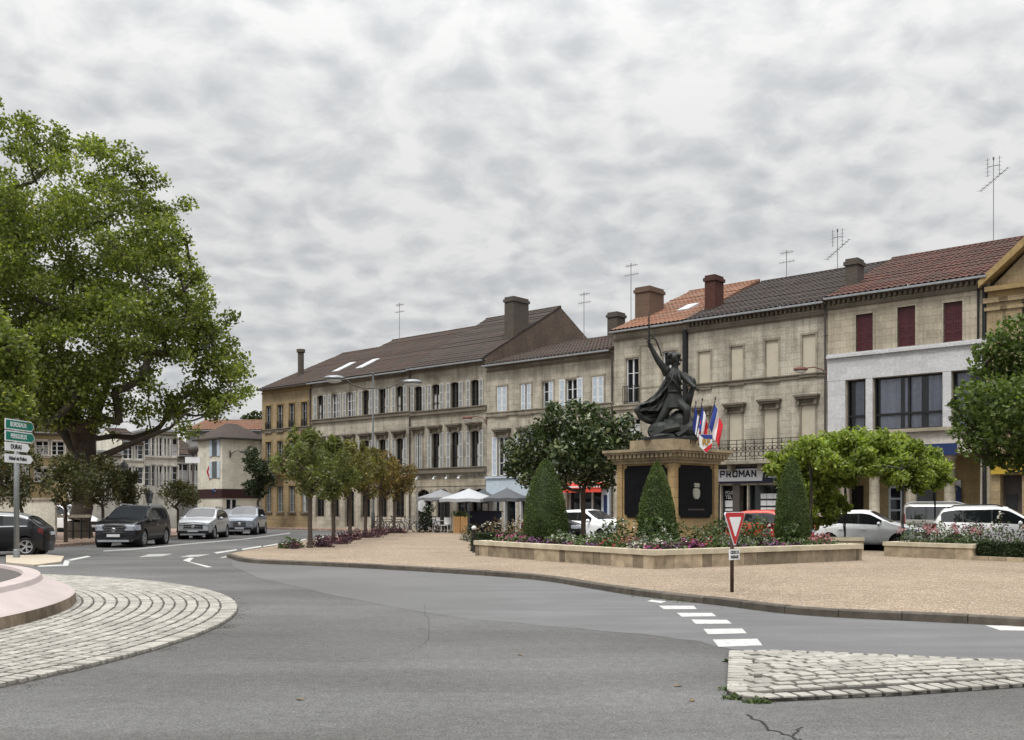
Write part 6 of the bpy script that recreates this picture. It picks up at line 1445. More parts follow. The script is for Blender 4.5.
flag('tricolour flag standing out farthest to the right of the bunch', 702.5, 400, 446, zf, .36, .28, 5)
b = W(706, 442, zf-.25); se = empty('painted_shield', b, R(20), 'small blue, white and red shield lettered RF holding the flags', 'shield')
k_ = zf/1000; pr = [(-7.5*k_, 7.5*k_), (7.5*k_, 7.5*k_), (6.5*k_, -5*k_), (0, -11*k_), (-6.5*k_, -5*k_)]
mb = MB(); mb.loft([[(x, y, z) for x, z in pr] for y in (0, .04)]); mb.build('shield_back', M['sign_white'], se)
mb = MB(); mb.loft([[(x, y, z) for x, z in ((-7.3*k_, 7.3*k_), (7.3*k_, 7.3*k_), (7.0*k_, 3*k_), (-2*k_, 3.2*k_))] for y in (-.008, -.002)]); mb.build('blue_field', M['flag_blue'], se)
mb = MB(); mb.loft([[(x, y, z) for x, z in ((6.6*k_, -1*k_), (6.4*k_, -5*k_), (0, -10.6*k_), (-3*k_, -7.6*k_))] for y in (-.008, -.002)]); mb.build('red_field', M['flag_red'], se)
o = text_mesh('RF', .24, M['gold'], 'lettering', se, .006, 1, .01); o.location = (0, -.014, -.01); o.rotation_euler = (R(90), 0, 0)
mb = MB(); mb.tube([(0, .03, 0), (-.1, .25, -.05)], .03, 6); mb.build('bracket', M['iron'], se)
# ================================================================ cars
def car(name, label, loc, heading, kind, paint, extra=None):
    """x runs from the nose (0) to the tail (L), y across, z up; heading = the way the nose points"""
    K = dict(
      estate=dict(L=4.80, W=1.90, gc=.22, wr=.36, wx=(.95, 3.80), top=[(0,.86),(.06,.95),(.3,1.05),(1.25,1.14),(1.42,1.17),(2.25,1.66),(2.55,1.72),(4.1,1.70),(4.45,1.63),(4.70,1.22),(4.78,1.02),(4.80,.8)], belt=[(0,.9),(1.3,1.02),(4.8,1.12)], ws=(1.42,2.3), rear=(4.40,4.74), side=(1.75,4.45), pil=(2.75,3.75), trim=.46, rails=True, hl=(.70,.92,.46,.40), gr=(.58,.86,.42), lg=(.30,.46,.70), tl=(.80,1.55,.80)),
      crossover=dict(L=4.42, W=1.84, gc=.20, wr=.34, wx=(.86, 3.58), top=[(0,.76),(.06,.86),(.3,.95),(1.05,1.06),(1.22,1.10),(2.05,1.55),(2.4,1.61),(3.3,1.57),(3.8,1.46),(4.2,1.12),(4.36,1.04),(4.42,.75)], belt=[(0,.85),(1.2,.96),(4.4,1.08)], ws=(1.22,2.1), rear=(3.75,4.2), side=(1.6,3.9), pil=(2.55,3.4), trim=.36, rails=True, hl=(.66,.82,.44,.45), gr=(.52,.80,.48), lg=(.24,.42,.80), tl=(.80,1.0,.70)),
      suv=dict(L=4.50, W=1.86, gc=.22, wr=.35, wx=(.88, 3.60), top=[(0,.84),(.05,.94),(.25,1.02),(1.0,1.12),(1.15,1.16),(1.9,1.62),(2.25,1.68),(3.6,1.66),(4.05,1.57),(4.34,1.15),(4.45,1.0),(4.50,.8)], belt=[(0,.9),(1.1,1.02),(4.5,1.10)], ws=(1.15,1.95), rear=(4.0,4.36), side=(1.5,4.1), pil=(2.45,3.35), trim=.46, rails=True, hl=(.62,.80,.50,.35), gr=(.50,.80,.36), lg=(.28,.46,.70), tl=(.85,1.1,.70)),
      hatch=dict(L=4.06, W=1.73, gc=.18, wr=.31, wx=(.80, 3.38), top=[(0,.70),(.05,.80),(.25,.88),(.9,1.0),(1.08,1.04),(1.85,1.47),(2.15,1.52),(3.1,1.50),(3.55,1.42),(3.92,1.02),(4.02,.90),(4.06,.7)], belt=[(0,.78),(1.0,.92),(4.0,1.0)], ws=(1.08,1.9), rear=(3.52,3.95), side=(1.42,3.6), pil=(2.28,3.10), trim=.26, rails=False, hl=(.62,.80,.50,.45), gr=(.55,.72,.42), lg=(.26,.42,.62), tl=(.75,1.0,.74)),
      round=dict(L=3.95, W=1.72, gc=.16, wr=.32, wx=(.80, 3.28), top=[(0,.66),(.05,.78),(.25,.88),(.85,1.0),(1.0,1.04),(1.75,1.42),(2.1,1.48),(2.9,1.44),(3.35,1.32),(3.72,1.05),(3.9,.95),(3.95,.7)], belt=[(0,.8),(1.0,.94),(3.9,1.02)], ws=(1.0,1.8), rear=(3.3,3.78), side=(1.35,3.45), pil=(2.45,2.52), trim=.26, rails=False, hl=(.64,.84,.48,.45), gr=(.50,.68,.40), lg=(.26,.42,.62), tl=(.80,.95,.86)),
      van=dict(L=4.38, W=1.83, gc=.20, wr=.32, wx=(.85, 3.55), top=[(0,.78),(.05,.90),(.25,.98),(.85,1.12),(1.0,1.17),(1.7,1.72),(2.05,1.80),(4.0,1.80),(4.25,1.72),(4.34,1.1),(4.37,.95),(4.38,.8)], belt=[(0,.9),(.9,1.05),(4.4,1.10)], ws=(1.0,1.75), rear=(4.22,4.34), side=(1.3,4.15), pil=(2.3,3.3), trim=.40, rails=True, hl=(.66,.88,.50,.45), gr=(.55,.75,.45), lg=(.28,.45,.65), tl=(.85,1.4,.80)))[kind]
    L, Wd, gc = K['L'], K['W'], K['gc']; H2 = Wd/2
    tx, tz = zip(*K['top']); bx_, bz_ = zip(*K['belt'])
    fine = np.concatenate([np.linspace(0, .3, 13), np.linspace(.3, L-.3, 130)[1:-1], np.linspace(L-.3, L, 12)])
    def zt(x):   # rounded roof line
        s = np.array([-.06, -.03, 0, .03, .06]); return float(np.mean(np.interp(np.clip(x+s*min(1, x*8, (L-x)*8), 0, L), tx, tz)))
    def hw(x):
        f = 1-.16*max(0, 1-x/.75)**2.2-.10*max(0, 1-(L-x)/.7)**2.2; return H2*f
    def bow(x, y, z):
        q = (abs(y)/H2)**2.6; x2 = x+.30*q*max(0, 1-x/.9)-.16*q*max(0, 1-(L-x)/.7)
        # bumpers stand a little proud below, the nose leans back above
        if x < .5: x2 += (z-.5)*.10*(1-x/.5) if z > .5 else (.5-z)*.12*(1-x/.5)
        if L-x < .5: x2 -= (.5-z)*.14*(1-(L-x)/.5) if z < .5 else (z-.5)*.04*(1-(L-x)/.5)
        return x2
    seg = [4, 4, 4, 9, 3, 12, 4, 9]; rings = []
    for x in fine:
        w = hw(x); T = zt(x); B_ = min(float(np.interp(x, bx_, bz_)), T-.05); gh = max(0, T-B_)
        wr_ = w-.045-.30*max(0, gh-.10); wr_ = max(wr_, .3)
        key = [(0, gc), (w-.16, gc), (w-.03, gc+.10), (w, gc+.28), (w+.004, B_-.12), (w-.035, B_), (wr_, T-.07 if gh > .25 else T-.02), (wr_-.13, T), (0, T+.03)]
        ring = []
        for k in range(8):
            for j in range(seg[k]):
                t = j/seg[k]; ring.append((key[k][0]*(1-t)+key[k+1][0]*t, key[k][1]*(1-t)+key[k+1][1]*t))
        ring.append(key[8]); q = np.array(ring)
        for _ in range(2): q[1:-1] = q[1:-1]*.5+(q[:-2]+q[2:])*.25
        rings.append(q)
    nr = len(rings[0]); J = np.cumsum([0]+seg)
    V = []; 
    def addv(x, y, z): V.append((bow(x, y, z), y, z)); return len(V)-1
    wx, wr = K['wx'], K['wr']; Ra = wr+.055
    def snap(x, y, z):
        for cxx in wx:
            d = math.hypot(x-cxx, z-wr)
            if abs(d-Ra) < .026 and abs(y) > H2-.3 and d > 0: return cxx+(x-cxx)*Ra/d, y, wr+(z-wr)*Ra/d
        return x, y, z
    idx = [[None]*nr for _ in fine], [[None]*nr for _ in fine]
    for s, sg in ((0, 1), (1, -1)):
        for i, x in enumerate(fine):
            for j in range(nr):
                y, z = rings[i][j]; idx[s][i][j] = idx[0][i][j] if s and j in (0, nr-1) else addv(*snap(x, sg*y, z))
    parts = {}
    def put(nm, f): parts.setdefault(nm, []).append(f)
    hl, gr, lg, tl = K['hl'], K['gr'], K['lg'], K['tl']; pA, pB = K['pil']; tn = 'trim'
    for s in (0, 1):
        for i in range(len(fine)-1):
            xm = (fine[i]+fine[i+1])/2; Tm = zt(xm); gh = Tm-float(np.interp(xm, bx_, bz_))
            for j in range(nr-1):
                a, b, c, d = idx[s][i][j], idx[s][i+1][j], idx[s][i+1][j+1], idx[s][i][j+1]
                ym = abs((rings[i][j][0]+rings[i][j+1][0])/2); zm = (rings[i][j][1]+rings[i][j+1][1])/2
                if ym > H2-.36 and any(math.hypot(xm-c_, zm-wr) < Ra-.004 for c_ in wx): continue
                nm = 'body'
                if J[5]+1 <= j < J[6]-1 and gh > .30 and K['side'][0]-.25 < xm < K['side'][1]:
                    nm = 'side_window%d' % s if not (abs(xm-pA) < .035 or abs(xm-pB) < .035) else 'pillar%d%d' % (s, abs(xm-pA) < .035)
                elif K['ws'][0]+.03 < xm < K['ws'][1]-.02 and j >= J[7]-1 and ym < hw(xm)-.2: nm = 'windscreen'
                elif K['rear'][0] < xm < K['rear'][1]-.02 and j >= J[7]-1 and zm > K['belt'][-1][1]: nm = 'rear_window'
                elif xm < hl[3] and hl[0] < zm < hl[1] and ym > hl[2]*.98: nm = 'headlight%d' % s
                elif L-xm < .20 and tl[0] < zm < tl[1] and ym > H2*tl[2] : nm = 'taillight%d' % s
                elif kind == 'round' and j >= J[5] and xm < 3.34: nm = 'roof_panel'
                elif zm < K['trim'] and j <= J[4]: nm = tn
                elif j in range(J[3], J[5]) and K['side'][0]-.15 < xm < pB+.02 and zm < float(np.interp(xm, bx_, bz_)): nm = ('door%d' % s) if xm < pA else ('rear_door%d' % s)
                put(nm, (a, b, c, d) if s else (a, d, c, b))
    # nose and tail closed by a grid across
    for i, fr in ((0, True), (len(fine)-1, False)):
        m = 22
        cols = []
        for k in range(m+1):
            t = k/m
            cols.append([idx[0][i][j] if k == 0 else idx[1][i][j] if k == m else addv(fine[i], rings[i][j][0]*(1-2*t), rings[i][j][1]) for j in range(nr)])
        for k in range(m):
            for j in range(nr-1):
                y = abs(rings[i][j][0]*(1-2*(k+.5)/m)); z = (rings[i][j][1]+rings[i][j+1][1])/2; nm = 'body'
                if fr:
                    if gr[0] < z < gr[1] and y < gr[2]: nm = 'grille'
                    elif lg[0] < z < lg[1] and y < lg[2]: nm = 'air_intake'
                    elif hl[0] < z < hl[1] and y > hl[2]: nm = 'headlight%d' % (1 if k >= m/2 else 0)
                    elif z < K['trim']-.1: nm = tn
                else:
                    if tl[0] < z < tl[1] and y > H2*tl[2]-.06: nm = 'taillight%d' % (1 if k >= m/2 else 0)
                    elif z < K['trim']+.05: nm = tn
                put(nm, (cols[k][j], cols[k][j+1], cols[k+1][j+1], cols[k+1][j]))
    root = empty(name, loc, math.atan2(heading[1], heading[0])+PI, label, 'car' if kind != 'van' else 'van')
    mt = dict(roof_panel='paint_silver', body=paint, trim='trim_black' , pillar='trim_black', grille='trim_black', air_intake='trim_black', windscreen='wind_glass', rear_window='car_glass')
    if kind in ('hatch', 'round'): mt['trim'] = paint
    VA = np.array(V)-np.array([L/2, 0, 0]); made = {}
    for nm, fs in parts.items():
        base = nm.rstrip('01'); u = sorted({q for f in fs for q in f}); mp = {q: n for n, q in enumerate(u)}
        me = bpy.data.meshes.new(base); me.from_pydata([tuple(VA[q]) for q in u], [], [[mp[q] for q in dict.fromkeys(f)] for f in fs if len(set(f)) > 2])
        m_ = mt.get(base) or dict(side_window='car_glass', headlight='lens_white', taillight='lens_red', door=paint, rear_door=paint)[base]
        made[nm] = link(base, me, M[m_], root, True)
    def pt(x, y, z): return (x-L/2, y, z)
    # wheel housings and wheels
    for cxx in wx:
        for s in (-1, 1):
            mb = MB(); mb.lathe([(Ra+.005, s*(H2-.015)), (Ra, s*(H2-.42)), (.02, s*(H2-.42))], 26, pt(cxx, 0, wr), 'y'); mb.build('wheel_arch', M['trim_black'], root)
            w = empty('wheel', pt(cxx, s*(H2-.13), wr)); w.parent = root
            mb = MB(); pr = [(wr*.66, -.10), (wr*.82, -.112), (wr*.95, -.10), (wr*.995, -.07), (wr, 0), (wr*.995, .07), (wr*.95, .10), (wr*.82, .112), (wr*.66, .10)]
            mb.lathe(pr, 28, (0, 0, 0), 'y'); mb.build('tyre', M['tyre'], w, True)
            mb = MB(); f = s*.095; mb.lathe([(wr*.67, s*.10), (wr*.62, s*.085), (wr*.60, s*.04), (wr*.1, s*.03), (.01, s*.03)], 28, (0, 0, 0), 'y'); mb.build('rim_well', M['trim_black'], w, True)
            mb = MB(); mb.lathe([(wr*.665, s*.098), (wr*.67, s*.108), (wr*.60, s*.10), (wr*.59, s*.07)], 28, (0, 0, 0), 'y'); mb.lathe([(wr*.17, s*.05), (wr*.16, s*.09), (.01, s*.095)], 14, (0, 0, 0), 'y')
            for k in range(5):
                for e in (-.13, .13):
                    a0 = k*2*PI/5+e*.6; a1 = k*2*PI/5+e*1.2
                    mb.tube([(wr*.12*math.cos(a0), s*.075, wr*.12*math.sin(a0)), (wr*.62*math.cos(a1), s*.088, wr*.62*math.sin(a1))], .020, 4)
            mb.build('rim', M['rim_silver'], w)
    for s, k in ((1, 0), (-1, 1)):
        xm = K['side'][0]+.10; zb_ = float(np.interp(xm, bx_, bz_)); y = hw(xm)
        mb = MB(); mb.ball(pt(xm-.02, s*(y+.10), zb_+.07), (.07, .12, .085), 10, 7); mb.tube([pt(xm, s*(y-.06), zb_+.0), pt(xm, s*(y+.06), zb_+.04)], .025, 6); mb.build('mirror', M[paint if kind != 'estate' else 'trim_black'], root, True)
        for dn, xx in (('door', pA-.12), ('rear_door', pB-.10)):
            if dn+str(k) in made and not (kind == 'round' and dn == 'rear_door'):
                mb = MB(); mb.box(*[v-L/2 for v in (xx-.16, xx)], *sorted((s*(hw(xx)-.005), s*(hw(xx)+.03))), zb_-.16, zb_-.125); mb.build('handle', M['chrome' if kind == 'estate' else paint], made[dn+str(k)])
        if K['rails']:
            mb = MB(); ps_ = []
            for t in np.linspace(K['ws'][1]+.15, K['rear'][0]-.15, 9):
                T = zt(t); B_ = float(np.interp(t, bx_, bz_)); ps_.append(pt(t, s*(hw(t)-.045-.30*max(0, T-B_-.1)-.12), T+.05+(0 if K['ws'][1]+.2 < t < K['rear'][0]-.2 else -.05)))
            mb.tube(ps_, .022, 6); mb.build('roof_rail', M['zinc' if paint in ('paint_black', 'paint_beige') else 'trim_black'], root)
    # seams between body and doors, sills, number plates, grille bars
    mb = MB(); mb.box(*[v-L/2 for v in (-.025, .0)], -.26, .26, gr[0]-.14, gr[0]-.03); mb.build('number_plate', M['plate'], root)
    mb = MB(); zr = K['tl'][0]-.10; mb.box(*[v-L/2 for v in (L-.04, L+.012)], -.26, .26, zr, zr+.11); mb.build('number_plate', M['plate'], root)
    if kind in ('estate', 'crossover', 'suv'):
        mb = MB(); xg = gr[0]*.0-.012
        for k in range(3): z = gr[0]+(gr[1]-gr[0])*(k+.5)/3; mb.box(*[v-L/2 for v in (-.012+(z-.5)*.1, .03+(z-.5)*.1)], -gr[2]*.92, gr[2]*.92, z-.012, z+.012)
        zc2 = (gr[0]+gr[1])/2; mb.lathe([(.085, -.03), (.07, -.045), (.01, -.045)], 16, pt((zc2-.5)*.1, 0, zc2), 'x'); mb.build('grille_bar', M['chrome'], root)
        mb = MB(); mb.box(*[v-L/2 for v in (-.05, .0)], -.62, .62, gc+.02, gc+.10); mb.build('skid_plate', M['zinc'], root)
    if extra: extra(root, pt, K, zt, hw)
    return root
def ground_at(px, Z): return (W(px, 0, Z)[0], Z, 0)
car('parked_car', 'black estate car with silver roof rails leading the line of cars towards the roundabout', ground_at(134, 42.8), (.03, -1.0), 'estate', 'paint_black')
car('parked_car', 'silver crossover with a black grille, second in the line behind the black estate', ground_at(204, 53.0), (.05, -1), 'crossover', 'paint_silver')
car('parked_car', 'pale blue-grey car with dark lower bumper, third in the line of traffic', ground_at(246.5, 60.5), (.08, -1), 'suv', 'paint_blue')
car('parked_car', 'dark blue car mostly hidden between the silver crossover and the pale blue-grey car', ground_at(231, 71), (.1, -1), 'hatch', 'paint_navy')
car('parked_car', 'small dark hatchback with a pale roof, cut by the left edge behind the direction sign', ground_at(-9, 34.0), (-.97, -.20), 'round', 'paint_black')
car('parked_car', 'pale silver hatchback parked under the leafy arbour', ground_at(869, 39.0), (.86, -.50), 'hatch', 'paint_white')
car('parked_car', 'white car with a dark window line parked behind the roses at the right edge', ground_at(998, 35.0), (.90, -.43), 'suv', 'paint_white')
car('parked_van', 'beige people carrier parked behind the white car, only its rear half showing', ground_at(957, 40.5), (.90, -.43), 'van', 'paint_beige')
car('parked_car', 'orange-red car parked behind the give way sign and the right cone bush', ground_at(776, 41.5), (.80, -.60), 'hatch', 'paint_red')
car('parked_car', 'white car parked under the dark magnolia in front of the red awning', ground_at(592, 48), (.72, -.69), 'hatch', 'paint_white')
car('parked_car', 'black car nose-out between the widest cone bush and the white car', ground_at(560, 49), (.72, -.69), 'hatch', 'paint_black')
car('parked_van', 'white van half hidden behind the small trees of the left pavement', ground_at(66, 62), (.9, -.4), 'van', 'paint_white')

# ================================================================ street furniture
# direction boards at the left
t = empty('direction_sign', (-15.72, 31.73, 0), 0, 'grey pole carrying two green and two white direction boards at the left edge', 'road sign')
mb = MB(); mb.tube([(0, 0, 0), (0, 0, 4.46)], .085, 12); mb.lathe([(.10, 0), (.10, .3), (.086, .32)], 12); mb.build('pole', M['galv'], t, True)
for k, (txt, c, tcol, ln, h) in enumerate((('BORDEAUX', 'sign_green', 'sign_white', 1.62, .33), ('PERIGUEUX', 'sign_green', 'sign_white', 1.66, .33), ('DURAS', 'sign_white', 'iron', 1.38, .27), ('Hôtel de Police', 'sign_white', 'iron', 1.55, .27))):
    zc = 4.40-.16-k*.365+(.03 if k > 1 else 0); x0 = .10
    def pts(e, x): return [(x, -.78+e, zc-h/2+e), (x, ln-.78-.16, zc-h/2+e), (x, ln-.78-e, zc), (x, ln-.78-.16, zc+h/2-e), (x, -.78+e, zc+h/2-e)]
    mb = MB(); mb.loft([pts(0, x0-.02), pts(0, x0)]); b = mb.build('board', M['sign_white'], t)
    if c != 'sign_white': mb = MB(); mb.loft([pts(.035, x0), pts(.035, x0+.005)]); mb.build('board_face', M[c], b)
    o = text_mesh(txt, .20 if k < 3 else .165, M[tcol], 'lettering', b, .003, .86 if k < 2 else .95, .004); o.location = (x0+.009, (ln-.78-.16-.78)/2-.02, zc); o.rotation_euler = (R(90), 0, R(90))
t.rotation_euler = (0, 0, R(-4.5))
# give way sign
gx, gy = G(732, 592, .12)
t = empty('give_way_sign', (gx, gy, .12), R(44), 'red and white inverted triangle give way sign on a thin rusty post', 'road sign')
ks = gy/1000; zs1 = W(0, 512, gy)[2]-.12; zs0 = W(0, 547.5, gy)[2]-.12; hw_ = (zs1-zs0)*.535
mb = MB(); mb.tube([(0, 0, 0), (0, 0, zs1-.05)], .034, 10); mb.build('post', M['rust_post'], t, True)
def tri(s, y, n=4):
    zc = (zs1*2+zs0)/3; base_ = [(-hw_, zs1), (hw_, zs1), (0, zs0)]; pts_ = []
    for i in range(3):
        p = np.array(base_[i]); a_ = np.array(base_[i-1]); b_ = np.array(base_[(i+1) % 3]); c0 = np.array((0, zc))
        for q in (a_, b_): d = (q-p)/np.linalg.norm(q-p); e = p+d*.05; e = c0+(e-c0)*s; pts_.append((e[0], y, e[1]))
    return pts_
mb = MB(); mb.loft([tri(1.0, -.045), tri(1.0, -.065)]); sgn = mb.build('sign_board', M['sign_white'], t)
mb = MB(); mb.loft([tri(.95, -.065), tri(.95, -.069)]); mb.build('red_border', M['sign_red'], sgn)
mb = MB(); mb.loft([tri(.58, -.069), tri(.58, -.073)]); mb.build('white_field', M['sign_white'], sgn)
mb = MB(); mb.box(-.16, .16, -.055, -.04, zs0-.22, zs0-.03); pn = mb.build('panel', M['sign_white'], t)
for k, tx in enumerate(('CEDEZ LE', 'PASSAGE')):
    o = text_mesh(tx, .075, M['iron'], 'lettering', pn, .002, .8, .002); o.location = (0, -.058, zs0-.085-k*.085); o.rotation_euler = (R(90), 0, 0)
# double-armed street lamp among the small trees
Zl = 60; b = W(373, 0, Zl); t = empty('street_lamp', (b[0], Zl, .1), 0, 'tall double-armed street lamp with silver heads rising above the small trees', 'street lamp')
ztop = W(0, 374, Zl)[2]-.1; mb = MB(); mb.tube([(0, 0, 0), (0, 0, 1.2), (0, 0, 1.25), (0, 0, ztop)], [.11, .11, .07, .045], 10); mb.ball((0, 0, ztop), (.07, .07, .12)); mb.build('pole', M['lamp_post'], t, True)
for s, px, py, yy in ((-1, 336, 379, -.6), (1, 410, 383, .4)):
    e = W(px, py, Zl+yy); ex = e[0]-b[0]; ez = e[2]-.1; mb = MB(); z0 = ztop-.85
    mb.tube([(0, 0, z0), (ex*.25, yy*.25, z0-.05), (ex*.55, yy*.55, z0+.15), (ex*.85, yy*.85, ez+.22), (ex, yy, ez+.10)], .035, 7); mb.build('arm', M['pipe_dark'], t, True)
    mb = MB(); mb.ball((ex+s*.12, yy, ez+.06), (.62, .34, .17), 16, 8); hd = mb.build('lamp_head', M['lamp_shell'], t, True)
    mb = MB(); mb.ball((ex+s*.12, yy, ez-.05), (.48, .26, .20), 16, 8); mb.build('lens', M['lamp_glass'], hd, True)
# old lantern posts at the left
def lantern(label, px, py, Z):
    b = W(px, 0, Z); zt_ = W(0, py, Z)[2]-.1; t = empty('lantern_post', (b[0], Z, .12), 0, label, 'lantern')
    mb = MB(); mb.lathe([(.16, 0), (.14, .3), (.08, .45), (.10, .6), (.055, .75), (.045, zt_-.95), (.09, zt_-.9), (.04, zt_-.82)], 12); mb.tube([(-.35, 0, zt_-.98), (.35, 0, zt_-.98)], .02, 6); mb.build('post', M['black_post'], t, True)
    mb = MB(); mb.loft([[(.14*math.cos(k*PI/3), .14*math.sin(k*PI/3), zt_-.8) for k in range(6)], [(.24*math.cos(k*PI/3), .24*math.sin(k*PI/3), zt_-.3) for k in range(6)]]); mb.build('lamp_glass', M['pane_pale'], t)
    mb = MB(); mb.loft([[(.30*math.cos(k*PI/3), .30*math.sin(k*PI/3), zt_-.298) for k in range(6)], [(.10*math.cos(k*PI/3), .10*math.sin(k*PI/3), zt_-.08) for k in range(6)]]); mb.tube([(0, 0, zt_-.1), (0, 0, zt_+.05)], .03, 6); mb.build('lamp_cap', M['black_post'], t)
lantern('black old-style lantern post rising above the small olive trees on the left pavement', 124, 461, 55)
lantern('black old-style lantern post just above the roof of the black estate car', 149, 489, 54)
b = W(193, 0, 74); t = empty('street_lamp', (b[0], 74, 0), 0, 'slim grey pole with a round dark top and a white plate, far left', 'street lamp')
mb = MB(); mb.tube([(0, 0, 0), (0, 0, 5.6)], .07, 8); mb.build('pole', M['pipe_dark'], t); mb = MB(); mb.ball((0, 0, 5.9), (.42, .4, .4)); mb.build('lamp_head', M['pipe_dark'], t, True); mb = MB(); mb.box(-.55, .55, -.1, -.05, 4.9, 5.35); mb.build('plate', M['sign_white'], t)
# wall and railing on the left pavement
a_, b_ = np.array((-32., 45.)), np.array((W(55, 0, 46.5)[0], 46.5)); d_ = b_-a_; t = empty('garden_wall', (*a_, .12), math.atan2(d_[1], d_[0]), 'plain beige rendered wall behind the dark hatchback', 'wall')
Lw = np.linalg.norm(d_); mb = MB(); mb.box(0, Lw, 0, .3, 0, 1.85); mb.build('wall', M['render_cream'], t); mb = MB(); mb.box(-.05, Lw+.05, -.06, .36, 1.853, 1.96); mb.build('coping', M['stone_trim'], t)
p0, p1 = W(55, 0, 47.5), W(97, 0, 48.5); t = empty('railing', (p0[0], 47.5, .12), math.atan2(1.0, p1[0]-p0[0]), 'low railing with a pale top rail between the beige wall and the black estate', 'railing')
Lr = p1[0]-p0[0]; mb = MB(); mb.box(0, Lr, -.06, .06, 1.02, 1.16); mb.build('top_rail', M['stone_pale'], t)
mb = MB(); mb.box(0, Lr, -.02, .02, .35, .40); mb.build('lower_rail', M['iron'], t)
for k in range(5): x = .05+(Lr-.1)*k/4; mb = MB(); mb.box(x-.04, x+.04, -.04, .04, 0, 1.018); mb.build('post', M['iron'], t)
# parasols of the bar terrace
def parasol(label, px, Z, py_top, py_rim, half, cloth, rz=0):
    b = W(px, 0, Z); zt_ = W(0, py_top, Z)[2]-.1; zr = W(0, py_rim, Z)[2]-.1; t = empty('parasol', (b[0], Z, .1), rz, label, 'parasol', 'parasols on the bar terrace')
    mb = MB(); mb.tube([(0, 0, .05), (0, 0, zt_+.08)], .03, 8); mb.build('pole', M['zinc'], t); mb = MB(); mb.box(-.35, .35, -.35, .35, 0, .09); mb.build('base', M['kerb'], t)
    mb = MB(); n = 8
    rim = []; 
    for k in range(n): a = 2*PI*k/n+PI/8; rim.append((half*math.cos(a)/math.cos(PI/8), half*math.sin(a)/math.cos(PI/8)))
    for k in range(n):
        p, q = rim[k], rim[(k+1) % n]; m = ((p[0]+q[0])/2*.97, (p[1]+q[1])/2*.97)
        c1 = (p[0]*.5, p[1]*.5, zr+(zt_-zr)*.47); c2 = (q[0]*.5, q[1]*.5, zr+(zt_-zr)*.47)
        mb.quad((0, 0, zt_), c1, c2); mb.quad(c1, (*p, zr), (*m, zr+.03), c2); mb.quad((*m, zr+.03), (*q, zr), c2)
        mb.quad((*p, zr), (*m, zr+.03), (*m, zr-.15), (*p, zr-.20)); mb.quad((*m, zr+.03), (*q, zr), (*q, zr-.20), (*m, zr-.15))
    mb.build('canopy', M[cloth], t); mb = MB()
    for p in rim: mb.tube([(0, 0, zt_-.06), (p[0]*.97, p[1]*.97, zr-.03)], .012, 4)
    mb.build('rib', M['zinc'], t)
parasol('pale grey-white parasol in the middle of the bar terrace', 469, 59.5, 488.5, 499, 1.72, 'canvas_white')
parasol('mid grey parasol behind and left of the white one', 441, 62, 489.5, 498, 1.50, 'canvas_grey')
parasol('dark charcoal parasol right of the white one, near the widest cone bush', 507, 57.5, 488, 498.5, 1.35, 'canvas_dark')
parasol('dark parasol partly hidden behind the white one by the white shopfront', 484, 63.0, 489, 497.5, 1.2, 'canvas_dark')
# terrace furniture
def chair(px, Z, rz, label):
    b = W(px, 0, Z); t = empty('terrace_chair', (b[0], Z, .1), rz, label, 'chair', 'terrace chairs')
    mb = MB(); mb.box(-.24, .24, -.24, .24, .44, .48); mb.build('seat', M['chair_white'], t); mb = MB(); mb.box(-.24, .24, .22, .26, .50, .92); mb.build('backrest', M['chair_white'], t)
    for sx in (-.21, .21):
        for sy in (-.21, .21): mb = MB(); mb.tube([(sx, sy, .44), (sx*1.15, sy*1.15, 0)], .022, 6); mb.build('leg', M['chair_white'], t)
chair(437, 60.5, .3, 'left white chair on the bar terrace, in front of the grey parasol'); chair(446, 60.2, -.4, 'right white chair of the pair on the bar terrace, nearer the wooden boxes')
t = empty('terrace_table', (W(441.5, 0, 61)[0], 61.2, .1), 0, 'small white terrace table between the two white chairs', 'table')
mb = MB(); mb.lathe([(.01, .74), (.42, .74), (.42, .71), (.01, .71)], 18); mb.build('table_top', M['chair_white'], t); mb = MB(); mb.tube([(0, 0, .71), (0, 0, .03)], .03, 8); mb.lathe([(.25, 0), (.25, .03), (.01, .05)], 14); mb.build('leg', M['zinc'], t)
for i, (px, Z) in enumerate(((457, 58.5), (464, 58.3))):
    b = W(px, 0, Z); t = empty('wooden_planter', (b[0], Z, .1), .1*i, ['tall wooden planter box left of its twin at the terrace edge', 'tall wooden planter box right of its twin at the terrace edge'][i], 'planter')
    mb = MB(); 
    for k in range(3): mb.box(-.20+.135*k, -.20+.135*k+.125, -.2, .2, 0, 1.0)
    mb.build('box', M['wood'], t); rg2 = np.random.default_rng(i); fastmesh('foliage', leaf_array(rg2.normal(size=(160, 3))*np.array([.14, .14, .12])+np.array([0, 0, 1.1]), .12, rg2), 4, M['leaf_bed'], t)
# dark upright furniture: bar counter and menu board below the parasols
t = empty('bar_counter', (W(485, 0, 60.5)[0], 60.5, .1), 0, 'dark blue bar counter with white cards under the white parasol', 'counter')
mb = MB(); mb.box(-1.0, 1.0, -.3, .3, 0, 1.25); mb.build('counter', M['navy'], t); mb = MB(); mb.box(-1.08, 1.08, -.36, .36, 1.253, 1.31); mb.build('worktop', M['iron'], t); mb = MB(); mb.box(-.15, .15, -.05, .0, 1.32, 1.75); mb.box(.45, .7, -.05, 0, 1.32, 1.85); mb.build('menu_card', M['sign_white'], t)
